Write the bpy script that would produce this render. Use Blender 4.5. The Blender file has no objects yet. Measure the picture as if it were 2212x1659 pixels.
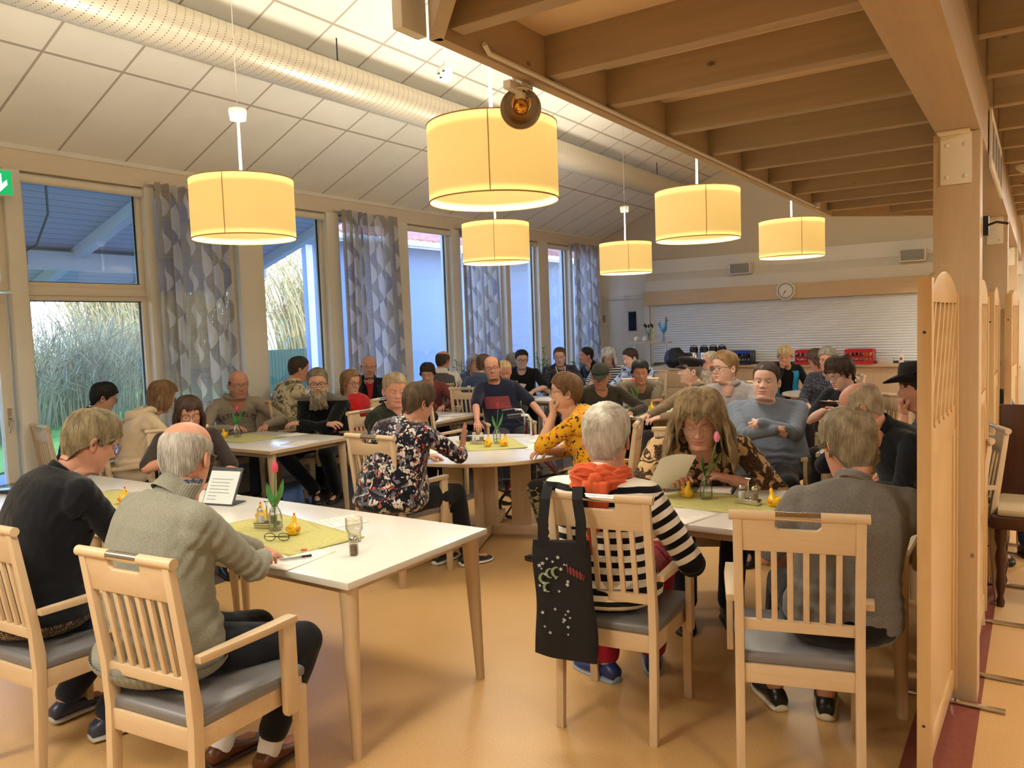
import bpy, bmesh, math, random
import numpy as np
from mathutils import Vector, Matrix
scn = bpy.context.scene
COL = scn.collection
# ---------------------------------------------------------------- camera, sky, exposure
CX, CY, FPX = 1106.0, 829.5, 1707.0
_ey = np.array([2242-CX, -(670-CY), -FPX]); _ey /= np.linalg.norm(_ey)
_ex = -np.array([-1465-CX, -(800-CY), -FPX]); _ex -= _ey*_ex.dot(_ey); _ex /= np.linalg.norm(_ex)
RC = np.array([_ex, _ey, np.cross(_ex, _ey)])
CAM = np.array([0., 0., 1.66])
def ray(x, y): return RC @ np.array([x-CX, -(y-CY), -FPX])
def at_z(x, y, z):
    v = ray(x, y); return CAM + v*(z-CAM[2])/v[2]
def at_y(x, y, Y):
    v = ray(x, y); return CAM + v*Y/v[1]
def depth_of(p): return -(RC.T @ (np.array(p)-CAM))[2]
cd = bpy.data.cameras.new('camera'); cam = bpy.data.objects.new('camera', cd); COL.objects.link(cam)
m = Matrix.Identity(4)
for i in range(3):
    for j in range(3): m[i][j] = RC[i, j]
    m[i][3] = CAM[i]
cam.matrix_world = m
cd.sensor_width = 36.0; cd.lens = FPX/2212*36; cd.clip_start = 0.02; cd.clip_end = 400
scn.camera = cam
w = bpy.data.worlds.new('world'); scn.world = w; w.use_nodes = True
nt = w.node_tree; nt.nodes.clear()
wo = nt.nodes.new('ShaderNodeOutputWorld'); bg = nt.nodes.new('ShaderNodeBackground')
tc = nt.nodes.new('ShaderNodeTexCoord'); sx = nt.nodes.new('ShaderNodeSeparateXYZ'); rp = nt.nodes.new('ShaderNodeValToRGB')
nt.links.new(tc.outputs['Generated'], sx.inputs[0]); nt.links.new(sx.outputs['Z'], rp.inputs[0])
e = rp.color_ramp.elements; e[0].position = 0.0; e[0].color = (0.85, 0.83, 0.80, 1); e[1].position = 0.5; e[1].color = (0.34, 0.56, 1.0, 1)
x = rp.color_ramp.elements.new(0.12); x.color = (0.48, 0.68, 1.0, 1)
nt.links.new(rp.outputs[0], bg.inputs[0]); bg.inputs[1].default_value = 8.5
nt.links.new(bg.outputs[0], wo.inputs[0])
vs = scn.view_settings; vs.view_transform = 'Standard'; vs.look = 'None'; vs.gamma = 1.0; vs.use_curve_mapping = False
vs.exposure = 0.0
SUN = bpy.data.lights.new('evening_sun', 'SUN'); SUN.energy = 2.2; SUN.angle = 0.01; SUN.color = (1.0, 0.80, 0.55)
sun = bpy.data.objects.new('evening_sun', SUN); COL.objects.link(sun)
sun.rotation_euler = (math.radians(77), 0, math.radians(70))
def lamp_light(loc, energy, color=(1.0, 0.80, 0.56), r=0.06):
    l = bpy.data.lights.new('bulb_light', 'POINT'); l.energy = energy; l.color = color; l.shadow_soft_size = r
    o = bpy.data.objects.new('bulb_light', l); o.location = loc; COL.objects.link(o); return o
def lamp_disc(loc, energy, down=True, color=(1.0, 0.94, 0.80), size=0.5):
    l = bpy.data.lights.new('lamp_light', 'AREA'); l.shape = 'DISK'; l.size = size; l.energy = energy; l.color = color
    o = bpy.data.objects.new('lamp_light', l); o.location = loc; o.rotation_euler = (0 if down else math.pi, 0, 0); COL.objects.link(o); return o
def area_light(loc, sx_, sy_, energy, color, rot=(0, 0, 0), name='ceiling_fixture_light'):
    l = bpy.data.lights.new(name, 'AREA'); l.shape = 'RECTANGLE'; l.size = sx_; l.size_y = sy_; l.energy = energy; l.color = color
    o = bpy.data.objects.new(name, l); o.location = loc; o.rotation_euler = rot; COL.objects.link(o); return o
LAMPS = [(-3.97, 3.12, 'white drum pendant lamp with white ceiling cup nearest the emergency exit sign'),
         (-2.11, 3.07, 'large bright drum pendant lamp hanging right behind the chrome clip spotlight'),
         (-4.04, 5.88, 'drum pendant lamp in front of the curtain with only its lower rod showing'),
         (-2.05, 5.56, 'drum pendant lamp hanging over the room between the duct end and the joists'),
         (-3.98, 8.43, 'smallest drum pendant lamp, with a white cup, near the far white door'),
         (-1.98, 7.90, 'drum pendant lamp closest to the wall clock below the deck corner'),
         (-4.0, 0.2, None), (-2.05, 0.5, None), (-4.0, -2.2, None), (1.6, 1.0, None), (1.6, 4.5, None), (1.6, 8.0, None), (-2.0, -2.2, None)]  # entries without a label: unseen pendants, added as fill light
LAMP_W = 16.0
# ---------------------------------------------------------------- materials
def srgb(r, g, b):
    f = lambda c: ((c/255)/12.92 if c/255 <= 0.04045 else (((c/255)+0.055)/1.055)**2.4)
    return (f(r), f(g), f(b), 1)
MATS = {}
class NT:
    def __init__(s, name, rough=0.6, metal=0.0, spec=None, sheen=None):
        s.m = bpy.data.materials.new(name); s.m.use_nodes = True; s.t = s.m.node_tree
        s.b = s.t.nodes['Principled BSDF']; s.b.inputs['Roughness'].default_value = rough; s.b.inputs['Metallic'].default_value = metal
        if spec is not None: s.b.inputs['Specular IOR Level'].default_value = spec
        if sheen: s.b.inputs['Sheen Weight'].default_value = sheen
        s._tc = None
    def n(s, typ, **k):
        x = s.t.nodes.new('ShaderNode'+typ)
        for a, b in k.items(): setattr(x, a, b)
        return x
    def l(s, a, b): s.t.links.new(a, b)
    def co(s, scale=(1, 1, 1), kind='Object', rot=(0, 0, 0)):
        if s._tc is None: s._tc = s.n('TexCoord')
        mp = s.n('Mapping'); mp.inputs['Scale'].default_value = scale; mp.inputs['Rotation'].default_value = rot
        s.l(s._tc.outputs[kind], mp.inputs[0]); return mp.outputs[0]
    def noise(s, vec, scale=5, detail=3, rough=0.5, dist=0.0):
        x = s.n('TexNoise'); x.inputs['Scale'].default_value = scale; x.inputs['Detail'].default_value = detail
        x.inputs['Roughness'].default_value = rough; x.inputs['Distortion'].default_value = dist; s.l(vec, x.inputs['Vector']); return x.outputs['Fac']
    def ramp(s, fac, stops, interp='LINEAR'):
        x = s.n('ValToRGB'); x.color_ramp.interpolation = interp; e = x.color_ramp.elements
        while len(e) < len(stops): e.new(0.5)
        for q, (p, c) in zip(e, stops): q.position = p; q.color = c
        s.l(fac, x.inputs[0]); return x.outputs[0]
    def mix(s, fac, a, b, blend='MIX'):
        x = s.n('MixRGB', blend_type=blend)
        for i, v in ((0, fac), (1, a), (2, b)):
            if isinstance(v, (int, float)): x.inputs[i].default_value = v
            elif isinstance(v, tuple): x.inputs[i].default_value = v
            else: s.l(v, x.inputs[i])
        return x.outputs[0]
    def math(s, op, a, b=0.0):
        x = s.n('Math', operation=op)
        for i, v in ((0, a), (1, b)):
            if isinstance(v, (int, float)): x.inputs[i].default_value = v
            else: s.l(v, x.inputs[i])
        return x.outputs[0]
    def col(s, c):
        if isinstance(c, tuple): s.b.inputs['Base Color'].default_value = c
        else: s.l(c, s.b.inputs['Base Color'])
        return s
    def bump(s, fac, strength=0.2, dist=0.01):
        x = s.n('Bump'); x.inputs['Strength'].default_value = strength; x.inputs['Distance'].default_value = dist
        s.l(fac, x.inputs['Height']); s.l(x.outputs[0], s.b.inputs['Normal']); return s
def sc(c, k): return (min(1, c[0]*k), min(1, c[1]*k), min(1, c[2]*k), 1)
def plain(name, c, rough=0.6, metal=0.0, var=0.06, scale=6, bump=0.0, bscale=200, spec=None, sheen=None):
    key = ('p', name)
    if key in MATS: return MATS[key]
    q = NT(name, rough, metal, spec, sheen); v = q.co()
    f = q.noise(v, scale, 3)
    q.col(q.ramp(f, [(0.3, sc(c, 1-var)), (0.7, sc(c, 1+var))]))
    if bump: q.bump(q.noise(v, bscale, 2), bump, 0.002)
    MATS[key] = q.m; return q.m
def wood(name, c, dark=0.82, axis='Z', rough=0.42, knots=False, scale=1.0, light=1.08):
    q = NT(name, rough, spec=0.4)
    s = {'X': (0.9, 14, 14), 'Y': (14, 0.9, 14), 'Z': (14, 14, 0.9)}[axis]; s = tuple(a*scale for a in s)
    v = q.co(s); g = q.noise(v, 2.2, 5, 0.6, 0.6); g2 = q.noise(q.co(tuple(a*4 for a in s)), 3.0, 3, 0.6)
    base = q.ramp(g, [(0.25, sc(c, dark)), (0.5, c), (0.75, sc(c, light))])
    base = q.mix(0.25, base, q.ramp(g2, [(0.3, sc(c, dark*0.95)), (0.7, sc(c, light))]))
    if knots:
        ks = {'X': (1.6, 3.0, 3.0), 'Y': (3.0, 1.6, 3.0), 'Z': (3.4, 3.4, 2.4)}[axis]
        vo = q.n('TexVoronoi'); vo.inputs['Scale'].default_value = 1.5; q.l(q.co(ks), vo.inputs['Vector'])
        kf = q.ramp(vo.outputs['Distance'], [(0.025, (1, 1, 1, 1)), (0.06, (0, 0, 0, 1))])
        base = q.mix(kf, base, sc(c, 0.32))
    q.col(base); q.bump(g2, 0.06, 0.002); return q.m
def glass_mat(name, tint=(1, 1, 1, 1), refl=0.06):
    m = bpy.data.materials.new(name); m.use_nodes = True; t = m.node_tree; t.nodes.clear()
    o = t.nodes.new('ShaderNodeOutputMaterial'); mx = t.nodes.new('ShaderNodeMixShader'); tr = t.nodes.new('ShaderNodeBsdfTransparent'); gl = t.nodes.new('ShaderNodeBsdfGlossy')
    lw = t.nodes.new('ShaderNodeLayerWeight'); lw.inputs[0].default_value = 0.18
    tr.inputs[0].default_value = tint; gl.inputs['Roughness'].default_value = 0.02
    ad = t.nodes.new('ShaderNodeMath'); ad.operation = 'ADD'; ad.inputs[1].default_value = refl
    t.links.new(lw.outputs['Fresnel'], ad.inputs[0])
    cl = t.nodes.new('ShaderNodeMath'); cl.operation = 'MINIMUM'; cl.inputs[1].default_value = 0.6
    t.links.new(ad.outputs[0], cl.inputs[0]); t.links.new(cl.outputs[0], mx.inputs[0])
    t.links.new(tr.outputs[0], mx.inputs[1]); t.links.new(gl.outputs[0], mx.inputs[2]); t.links.new(mx.outputs[0], o.inputs[0]); return m
# ---------------------------------------------------------------- mesh helpers
class MB:
    def __init__(s): s.v = []; s.f = []; s.mi = []
    def add(s, vs, fs, mi=0, M=None):
        b = len(s.v)
        if M is not None: vs = [tuple(M @ Vector(p)) for p in vs]
        s.v.extend([tuple(p) for p in vs]); s.f.extend([tuple(i+b for i in f) for f in fs]); s.mi.extend([mi]*len(fs)); return s
    def box(s, x0, x1, y0, y1, z0, z1, mi=0, M=None):
        vs = [(x, y, z) for x in (x0, x1) for y in (y0, y1) for z in (z0, z1)]
        return s.add(vs, [(0, 1, 3, 2), (4, 6, 7, 5), (0, 4, 5, 1), (2, 3, 7, 6), (0, 2, 6, 4), (1, 5, 7, 3)], mi, M)
    def cbox(s, c, d, mi=0, M=None):
        return s.box(c[0]-d[0]/2, c[0]+d[0]/2, c[1]-d[1]/2, c[1]+d[1]/2, c[2]-d[2]/2, c[2]+d[2]/2, mi, M)
    def prism(s, poly, axis, a, b, mi=0, M=None):
        def mk(p, t): return {'X': (t, p[0], p[1]), 'Y': (p[0], t, p[1]), 'Z': (p[0], p[1], t)}[axis]
        n = len(poly); vs = [mk(p, a) for p in poly]+[mk(p, b) for p in poly]
        fs = [tuple(range(n))[::-1], tuple(range(n, 2*n))]+[(i, (i+1) % n, n+(i+1) % n, n+i) for i in range(n)]
        return s.add(vs, fs, mi, M)
    def loft(s, rings, mi=0, caps=True, M=None, closed=True):
        n = len(rings[0]); vs = [p for r in rings for p in r]; fs = []
        for k in range(len(rings)-1):
            for i in range(n if closed else n-1):
                j = (i+1) % n; fs.append((k*n+i, k*n+j, (k+1)*n+j, (k+1)*n+i))
        if caps: fs.append(tuple(range(n))[::-1]); fs.append(tuple((len(rings)-1)*n+i for i in range(n)))
        return s.add(vs, fs, mi, M)
    def tube(s, pts, r, n=8, mi=0, M=None, caps=True):
        pts = [Vector(p) for p in pts]; rs = r if isinstance(r, (list, tuple)) else [r]*len(pts); rings = []; up = None
        for i, p in enumerate(pts):
            d = (pts[min(i+1, len(pts)-1)]-pts[max(i-1, 0)])
            d = d.normalized() if d.length > 1e-9 else Vector((0, 0, 1))
            if up is None: up = d.orthogonal().normalized()
            up = (up-d*up.dot(d)); up = up.normalized() if up.length > 1e-6 else d.orthogonal().normalized()
            sd = d.cross(up)
            rings.append([tuple(p+(up*math.cos(2*math.pi*k/n)+sd*math.sin(2*math.pi*k/n))*rs[i]) for k in range(n)])
        return s.loft(rings, mi, caps, M)
    def lathe(s, prof, n=24, c=(0, 0, 0), mi=0, M=None, caps=False):
        return s.loft([[(c[0]+r*math.cos(2*math.pi*k/n), c[1]+r*math.sin(2*math.pi*k/n), c[2]+z) for k in range(n)] for r, z in prof], mi, caps, M)
    def sphere(s, c, r, n=12, mi=0, M=None):
        rx, ry, rz = r if isinstance(r, (tuple, list)) else (r, r, r); h = n//2+1
        return s.loft([[(c[0]+rx*math.sin(math.pi*(k+.02)/(h+.04))*math.cos(2*math.pi*i/n), c[1]+ry*math.sin(math.pi*(k+.02)/(h+.04))*math.sin(2*math.pi*i/n), c[2]-rz*math.cos(math.pi*(k+.02)/(h+.04))) for i in range(n)] for k in range(h+1)], mi, True, M)
    def build(s, name, mats, parent=None, smooth=False, bevel=0.0, loc=None, rotz=None):
        me = bpy.data.meshes.new(name); me.from_pydata(s.v, [], s.f)
        mats = mats if isinstance(mats, (list, tuple)) else [mats]
        for q in mats: me.materials.append(q)
        if len(mats) > 1: me.polygons.foreach_set('material_index', s.mi)
        bm = bmesh.new(); bm.from_mesh(me)
        bmesh.ops.recalc_face_normals(bm, faces=bm.faces)
        if bevel:
            ed = [e for e in bm.edges if len(e.link_faces) == 2 and e.calc_face_angle(0) > 0.6]
            bmesh.ops.bevel(bm, geom=ed, offset=bevel, segments=2, affect='EDGES', profile=0.6, clamp_overlap=True)
        bm.to_mesh(me); bm.free()
        if smooth or bevel:
            me.polygons.foreach_set('use_smooth', [True]*len(me.polygons)); me.set_sharp_from_angle(angle=math.radians(38))
        me.update(); o = bpy.data.objects.new(name, me); COL.objects.link(o)
        if parent: o.parent = parent
        if loc: o.location = loc
        if rotz is not None: o.rotation_euler = (0, 0, rotz)
        return o
def tag(o, label=None, cat=None, group=None, kind=None):
    if label: o['label'] = label
    if cat: o['category'] = cat
    if group: o['group'] = group
    if kind: o['kind'] = kind
    return o
def empty(name, loc, rz=0, label=None, cat=None, group=None):
    o = bpy.data.objects.new(name, None); o.empty_display_size = 0.1; COL.objects.link(o); o.location = loc; o.rotation_euler = (0, 0, rz)
    return tag(o, label, cat, group)
def struct(name, mb, mat, **k): return tag(mb.build(name, mat, **k), kind='structure')
def clone(root, loc, rz=0, label=None, group=None, parent=None):
    r = root.copy(); COL.objects.link(r); r.parent = parent
    if parent is None: r.location = loc; r.rotation_euler = (0, 0, rz)
    if label: r['label'] = label
    if group: r['group'] = group
    for ch in list(root.children): clone(ch, None, parent=r)
    return r
RZ = lambda a: Matrix.Rotation(a, 4, 'Z')
def T(x, y, z): return Matrix.Translation((x, y, z))
M_ = {}
def mats_init():
    M_['beech'] = wood('beech_wood', srgb(202, 176, 142), 0.88, 'Z'); M_['beechX'] = wood('beech_wood_cross', srgb(202, 176, 142), 0.88, 'X'); M_['beechY'] = wood('beech_wood_long', srgb(200, 174, 140), 0.88, 'Y')
    M_['pine'] = wood('pine_joist_wood', srgb(172, 152, 126), 0.84, 'X', 0.55, True, 0.5); M_['pineY'] = wood('pine_beam_wood', srgb(180, 158, 130), 0.86, 'Y', 0.5, True, 0.5)
    M_['pineZ'] = wood('pine_post_wood', srgb(200, 174, 138), 0.88, 'Z', 0.5, True, 0.5)
    M_['panel'] = wood('lacquered_pine_panel', srgb(204, 168, 118), 0.9, 'Z', 0.3)
    M_['birch'] = wood('birch_plywood', srgb(214, 186, 148), 0.9, 'X', 0.5)
    M_['birchZ'] = wood('birch_front_panel', srgb(205, 178, 145), 0.9, 'Z', 0.5)
    M_['white'] = plain('white_paint', srgb(226, 222, 212), 0.45, var=0.015)
    M_['wall'] = plain('wall_paint', srgb(226, 218, 200), 0.8, var=0.015, bump=0.05)
    M_['header'] = plain('wall_header_paint', srgb(222, 210, 192), 0.7, var=0.015)
    M_['lam'] = plain('white_laminate', srgb(222, 218, 210), 0.22, var=0.01, spec=0.5)
    M_['cushion'] = plain('grey_vinyl', srgb(112, 110, 112), 0.38, var=0.05, bump=0.06, bscale=400)
    M_['chrome'] = plain('chrome', srgb(215, 212, 208), 0.16, 1.0, var=0.01)
    M_['black'] = plain('black_plastic', srgb(26, 26, 28), 0.4, var=0.1)
    M_['paper'] = plain('white_paper', srgb(236, 230, 222), 0.8, var=0.01)
    M_['ink'] = plain('grey_print', srgb(120, 116, 112), 0.8)
    M_['linen'] = plain('green_linen', srgb(186, 180, 112), 0.9, var=0.1, scale=60, bump=0.2, bscale=500)
    M_['glass'] = glass_mat('clear_glass', (0.97, 0.98, 0.98, 1), 0.05)
    M_['pane'] = glass_mat('window_glass', (0.93, 0.96, 1.0, 1), 0.03)
    M_['green'] = plain('tulip_leaf', srgb(62, 128, 52), 0.5, var=0.2, scale=30)
    M_['red'] = plain('bright_red', srgb(196, 30, 36), 0.45)
    M_['grille'] = plain('speaker_grille', srgb(150, 148, 142), 0.6)
    M_['blackglass'] = plain('dark_glossy', srgb(20, 20, 24), 0.15)
mats_init()
# ---------------------------------------------------------------- room shell
XW, YF = -7.13, 14.1
def zc(x): return 3.33+0.425*(x-XW)
q = NT('linoleum_floor', 0.34, spec=0.45); v = q.co()
f1 = q.noise(v, 1.3, 3); f2 = q.noise(v, 160, 2, 0.7); f3 = q.noise(v, 40, 3)
b0 = q.ramp(f1, [(0.3, srgb(200, 160, 106)), (0.7, srgb(210, 170, 116))])
b0 = q.mix(q.ramp(f2, [(0.45, (0, 0, 0, 1)), (0.75, (1, 1, 1, 1))]), b0, srgb(180, 138, 84))
b0 = q.mix(q.ramp(f3, [(0.62, (0, 0, 0, 1)), (0.72, (0.5, 0.5, 0.5, 1))]), b0, srgb(190, 152, 100))
q.col(b0); q.bump(f2, 0.05, 0.001); FLOOR = q.m
struct('floor', MB().box(-4.62, 4.5, -4.5, 14.3, -0.1, 0), FLOOR)
q = NT('grey_plank_floor', 0.5); v = q.co()
br = q.n('TexBrick'); q.l(v, br.inputs['Vector']); br.inputs['Scale'].default_value = 1.0; br.inputs['Brick Width'].default_value = 1.2; br.inputs['Row Height'].default_value = 0.13
br.inputs['Mortar Size'].default_value = 0.004; br.inputs['Color1'].default_value = srgb(92, 80, 72); br.inputs['Color2'].default_value = srgb(78, 70, 64); br.inputs['Mortar'].default_value = srgb(50, 46, 42)
q.col(br.outputs['Color']); PLK = q.m
struct('floor', MB().box(-7.4, -4.62, -4.5, 14.3, -0.1, 0), PLK)
struct('trim_1', MB().box(-0.41, -0.185, -4.5, 14.1, 0, 0.002), plain('dark_red_floor_strip', srgb(128, 66, 52), 0.4, var=0.15, scale=40))
# ceiling: sloped tiles with grid
q = NT('ceiling_tiles', 0.9)
tcn = q.n('TexCoord'); sp = q.n('SeparateXYZ'); q.l(tcn.outputs['Object'], sp.inputs[0])
fx = q.math('FRACT', q.math('DIVIDE', q.math('SUBTRACT', sp.outputs['X'], -6.06+1.105*20), 1.105)); fy = q.math('FRACT', q.math('DIVIDE', q.math('SUBTRACT', sp.outputs['Y'], 3.06-0.6105*40), 0.6105))
gx = q.math('LESS_THAN', fx, 0.020); gy = q.math('LESS_THAN', fy, 0.034); g = q.math('MAXIMUM', gx, gy)
nz = q.noise(q.co(), 3, 3)
q.col(q.mix(g, q.ramp(nz, [(0.3, srgb(232, 228, 214)), (0.7, srgb(238, 234, 220))]), srgb(176, 164, 146)))
gb = q.math('SUBTRACT', 1.0, g); q.bump(gb, 0.6, 0.01); CEIL = q.m
mb = MB(); mb.prism([(XW-0.3, zc(XW-0.3)), (0.6, zc(0.6)), (4.6, zc(0.6)-1.7), (4.6, zc(0.6)-1.6), (0.6, zc(0.6)+0.1), (XW-0.3, zc(XW-0.3)+0.1)], 'Y', -4.6, 14.3)
struct('ceiling', mb, CEIL)
# far wall with darker upper band
FARW = plain('far_wall_paint', srgb(240, 236, 226), 0.8, var=0.01)
FARU = plain('far_wall_beige', srgb(222, 210, 188), 0.8, var=0.01)
struct('wall_far', MB().prism([(XW-0.2, 0), (4.5, 0), (4.5, 5), (0.6, 6.6), (XW-0.2, zc(XW-0.2))], 'Y', 14.1, 14.3), FARU)
struct('trim_2', MB().box(XW, -0.2, 14.04, 14.1, 2.2, 2.84), FARW)
struct('trim_3', MB().box(XW, -6.22, 14.05, 14.1, 0, 2.2), FARW)
struct('wall_right', MB().box(4.5, 4.7, -4.6, 14.3, 0, 5), M_['wall'])
struct('wall_back', MB().prism([(XW-0.2, 0), (4.5, 0), (4.5, 5), (0.6, 6.6), (XW-0.2, zc(XW-0.2))], 'Y', -4.7, -4.5), M_['wall'])
# window wall: header, sill panels, posts
mb = MB(); mb.box(XW-0.22, XW, -4.5, 14.1, 3.13, 3.37); struct('wall_left', mb, M_['header'], bevel=0.004)
struct('trim_4', MB().box(XW, XW+0.025, -4.5, 14.1, 3.30, 3.345), M_['white'])
mb = MB(); mb.box(XW-0.22, XW, 3.33, 14.1, 0, 0.3); mb.box(XW-0.22, XW, -4.5, 2.15, 0, 3.13); mb.box(XW-0.22, XW, 13.72, 14.1, 0.3, 3.13)
struct('wall_left', mb, M_['wall'])
FR = plain('window_frame_paint', srgb(220, 212, 196), 0.4, var=0.01)
posts = [(3.22, 3.35), (4.46, 4.56), (5.50, 5.82), (6.78, 6.98), (8.02, 8.25), (9.22, 9.42), (10.60, 10.72), (11.62, 11.94), (12.70, 12.80), (13.66, 13.74)]
mb = MB()
for a, b in posts: mb.box(XW-0.2, XW+0.02, a, b, 0.3 if a > 3.3 else 0, 3.13)
struct('trim_5', mb, M_['white'], bevel=0.006)
struct('baseboard_left', MB().box(XW, XW+0.015, 3.35, 14.1, 0, 0.08), M_['white'])
wins = [(3.35, 4.46, True), (4.56, 5.50, False), (5.82, 6.78, False), (6.98, 8.02, False), (8.25, 9.22, False), (9.42, 10.60, False), (10.72, 11.62, False), (11.94, 12.70, False), (12.80, 13.66, False)]
BL = plain('roller_blind_fabric', srgb(226, 220, 206), 0.6, var=0.01)
RUB = plain('black_rubber', srgb(24, 26, 30), 0.5)
for n, (a, b, tr) in enumerate(wins):
    r = tag(empty('window_%d' % (n+1), (XW, (a+b)/2, 0.3)), kind='structure')
    def fr(mb, y0, y1, z0, z1, t=0.045):
        for A in ((y0, y1, z0, z0+t), (y0, y1, z1-t, z1), (y0, y0+t, z0+t, z1-t), (y1-t, y1, z0+t, z1-t)): mb.box(-0.14, -0.06, A[0]-(a+b)/2, A[1]-(a+b)/2, A[2]-0.3, A[3]-0.3)
    mb = MB(); ru = MB()
    secs = [(0.3, 2.09), (2.16, 3.13)] if tr else [(0.3, 3.13)]
    for z0, z1 in secs:
        fr(mb, a, b, z0, z1); y0, y1 = a+0.045-(a+b)/2, b-0.045-(a+b)/2; Z0, Z1 = z0+0.045-0.3, z1-0.045-0.3
        for A in ((y0, y1, Z0, Z0+0.008), (y0, y1, Z1-0.008, Z1), (y0, y0+0.008, Z0, Z1), (y1-0.008, y1, Z0, Z1)): ru.box(-0.115, -0.095, *A)
    if tr: mb.box(-0.14, -0.05, a-(a+b)/2, b-(a+b)/2, 2.09-0.3, 2.16-0.3)
    mb.build('window_frame', FR, r, bevel=0.004); ru.build('glazing_seal', RUB, r)
    g = MB(); g.box(-0.108, -0.102, a-(a+b)/2+0.04, b-(a+b)/2-0.04, 0.04, 2.79); g.build('glass_pane', M_['pane'], r)
    bl = MB(); k = 12
    bl.prism([(0.0+0.028*math.cos(t)-0.03, 3.075-0.3+0.04*math.sin(t)) for t in [2*math.pi*i/k for i in range(k)]], 'Y', a-(a+b)/2+0.005, b-(a+b)/2-0.005)
    bl.build('roller_blind', BL, r, smooth=True)
# exit door with glazing
d = tag(empty('door_1', (XW, 2.7, 0)), kind='structure')
mb = MB()
for A in ((-0.5, 0.5, 0.0, 0.08), (-0.5, 0.5, 2.02, 2.10), (-0.5, -0.4, 0.08, 2.02), (0.41, 0.5, 0.08, 2.02), (-0.4, 0.41, 0.28, 0.4)): mb.box(-0.12, -0.05, *A)
mb.build('door_leaf', FR, d, bevel=0.004)
MB().box(-0.09, -0.084, -0.4, 0.41, 0.08, 2.02).build('glass_pane', M_['pane'], d)
mb = MB(); mb.box(-0.05, -0.04, 0.44, 0.47, 0.98, 1.14); mb.tube([(-0.045, 0.455, 1.06), (0.0, 0.455, 1.06), (0.01, 0.45, 1.05), (0.01, 0.42, 0.94)], 0.011, 8); mb.build('door_handle', M_['chrome'], d, smooth=True)
mb = MB()
for A in ((-0.52, 0.52, 2.12, 2.19), (-0.52, 0.52, 3.06, 3.13), (-0.52, -0.46, 2.19, 3.06), (0.46, 0.52, 2.19, 3.06)): mb.box(-0.12, -0.02, *A)
mb.build('transom_frame', FR, d, bevel=0.004); MB().box(-0.09, -0.084, -0.46, 0.46, 2.19, 3.06).build('transom_pane', M_['pane'], d)
# emergency exit sign
s = empty('emergency_exit_sign', (XW+0.09, 3.16, 2.86), 0, 'illuminated green emergency exit sign with white downward arrow above the glazed door', 'sign')
MB().box(-0.02, 0.012, -0.24, 0.10, 0.02, 0.245).build('housing', M_['white'], s, bevel=0.004)
q = NT('exit_sign_green', 0.4); q.col(srgb(0, 160, 95)); q.b.inputs['Emission Color'].default_value = srgb(0, 190, 110); q.b.inputs['Emission Strength'].default_value = 0.75
MB().box(0.012, 0.016, -0.225, 0.085, 0.035, 0.23).build('green_panel', q.m, s)
q = NT('exit_sign_white', 0.4); q.b.inputs['Emission Color'].default_value = (0.85, 1, 0.95, 1); q.b.inputs['Emission Strength'].default_value = 1.0
MB().prism([(-0.016, 0.2), (0.016, 0.2), (0.016, 0.12), (0.055, 0.155), (0.058, 0.115), (0, 0.055), (-0.058, 0.115), (-0.055, 0.155), (-0.016, 0.12)], 'X', 0.016, 0.019, M=T(0, -0.01, 0)).build('arrow', q.m, s)
MB().box(-0.085, -0.02, -0.12, -0.02, 0.1, 0.2).build('wall_bracket', M_['white'], s)
# curtains
q = NT('leaf_pattern_curtain', 0.9)
uv = q.n('UVMap'); sp = q.n('SeparateXYZ'); q.l(uv.outputs[0], sp.inputs[0])
U = sp.outputs['X']; V = sp.outputs['Y']
def leafcurtain():
    per, ph = 0.22, 0.36
    col = q.math('FLOOR', q.math('DIVIDE', U, per)); odd = q.math('MODULO', q.math('ABSOLUTE', col), 2.0)
    uu = q.math('SUBTRACT', q.math('FRACT', q.math('DIVIDE', U, per)), 0.5)
    vv = q.math('FRACT', q.math('ADD', q.math('DIVIDE', V, ph), q.math('MULTIPLY', odd, 0.5)))
    sn = q.math('SINE', q.math('MULTIPLY', vv, math.pi)); sn = q.math('POWER', sn, 1.3)
    sh = q.math('MULTIPLY', q.math('SINE', q.math('MULTIPLY', vv, 2*math.pi)), 0.10)
    d_ = q.math('ABSOLUTE', q.math('ADD', uu, sh)); leaf = q.math('LESS_THAN', d_, q.math('MULTIPLY', sn, 0.30))
    wv = q.n('TexNoise'); wv.inputs['Scale'].default_value = 1.0; mp = q.n('Mapping'); mp.inputs['Scale'].default_value = (4, 150, 1); q.l(uv.outputs[0], mp.inputs[0]); q.l(mp.outputs[0], wv.inputs['Vector'])
    colr = q.math('FRACT', q.math('MULTIPLY', q.math('ADD', col, q.math('FLOOR', q.math('DIVIDE', V, ph*1.0))), 0.381))
    bgc = q.ramp(colr, [(0.0, srgb(186, 178, 160)), (0.33, srgb(178, 174, 170)), (0.66, srgb(160, 156, 170)), (0.9, srgb(194, 184, 166))], 'CONSTANT')
    bgc = q.mix(0.35, bgc, q.ramp(wv.outputs['Fac'], [(0.35, srgb(158, 154, 158)), (0.65, srgb(214, 208, 200))]))
    return q.mix(leaf, bgc, srgb(232, 228, 224))
cc = leafcurtain(); q.col(cc)
tr = q.n('BsdfTranslucent'); q.l(cc, tr.inputs[0]); mx = q.n('MixShader'); mx.inputs[0].default_value = 0.36
tp = q.n('BsdfTransparent'); mx2 = q.n('MixShader'); mx2.inputs[0].default_value = 0.10
out = [n for n in q.t.nodes if n.type == 'OUTPUT_MATERIAL'][0]
q.l(q.b.outputs[0], mx.inputs[1]); q.l(tr.outputs[0], mx.inputs[2]); q.l(mx.outputs[0], mx2.inputs[1]); q.l(tp.outputs[0], mx2.inputs[2]); q.l(mx2.outputs[0], out.inputs[0]); CURT = q.m
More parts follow.
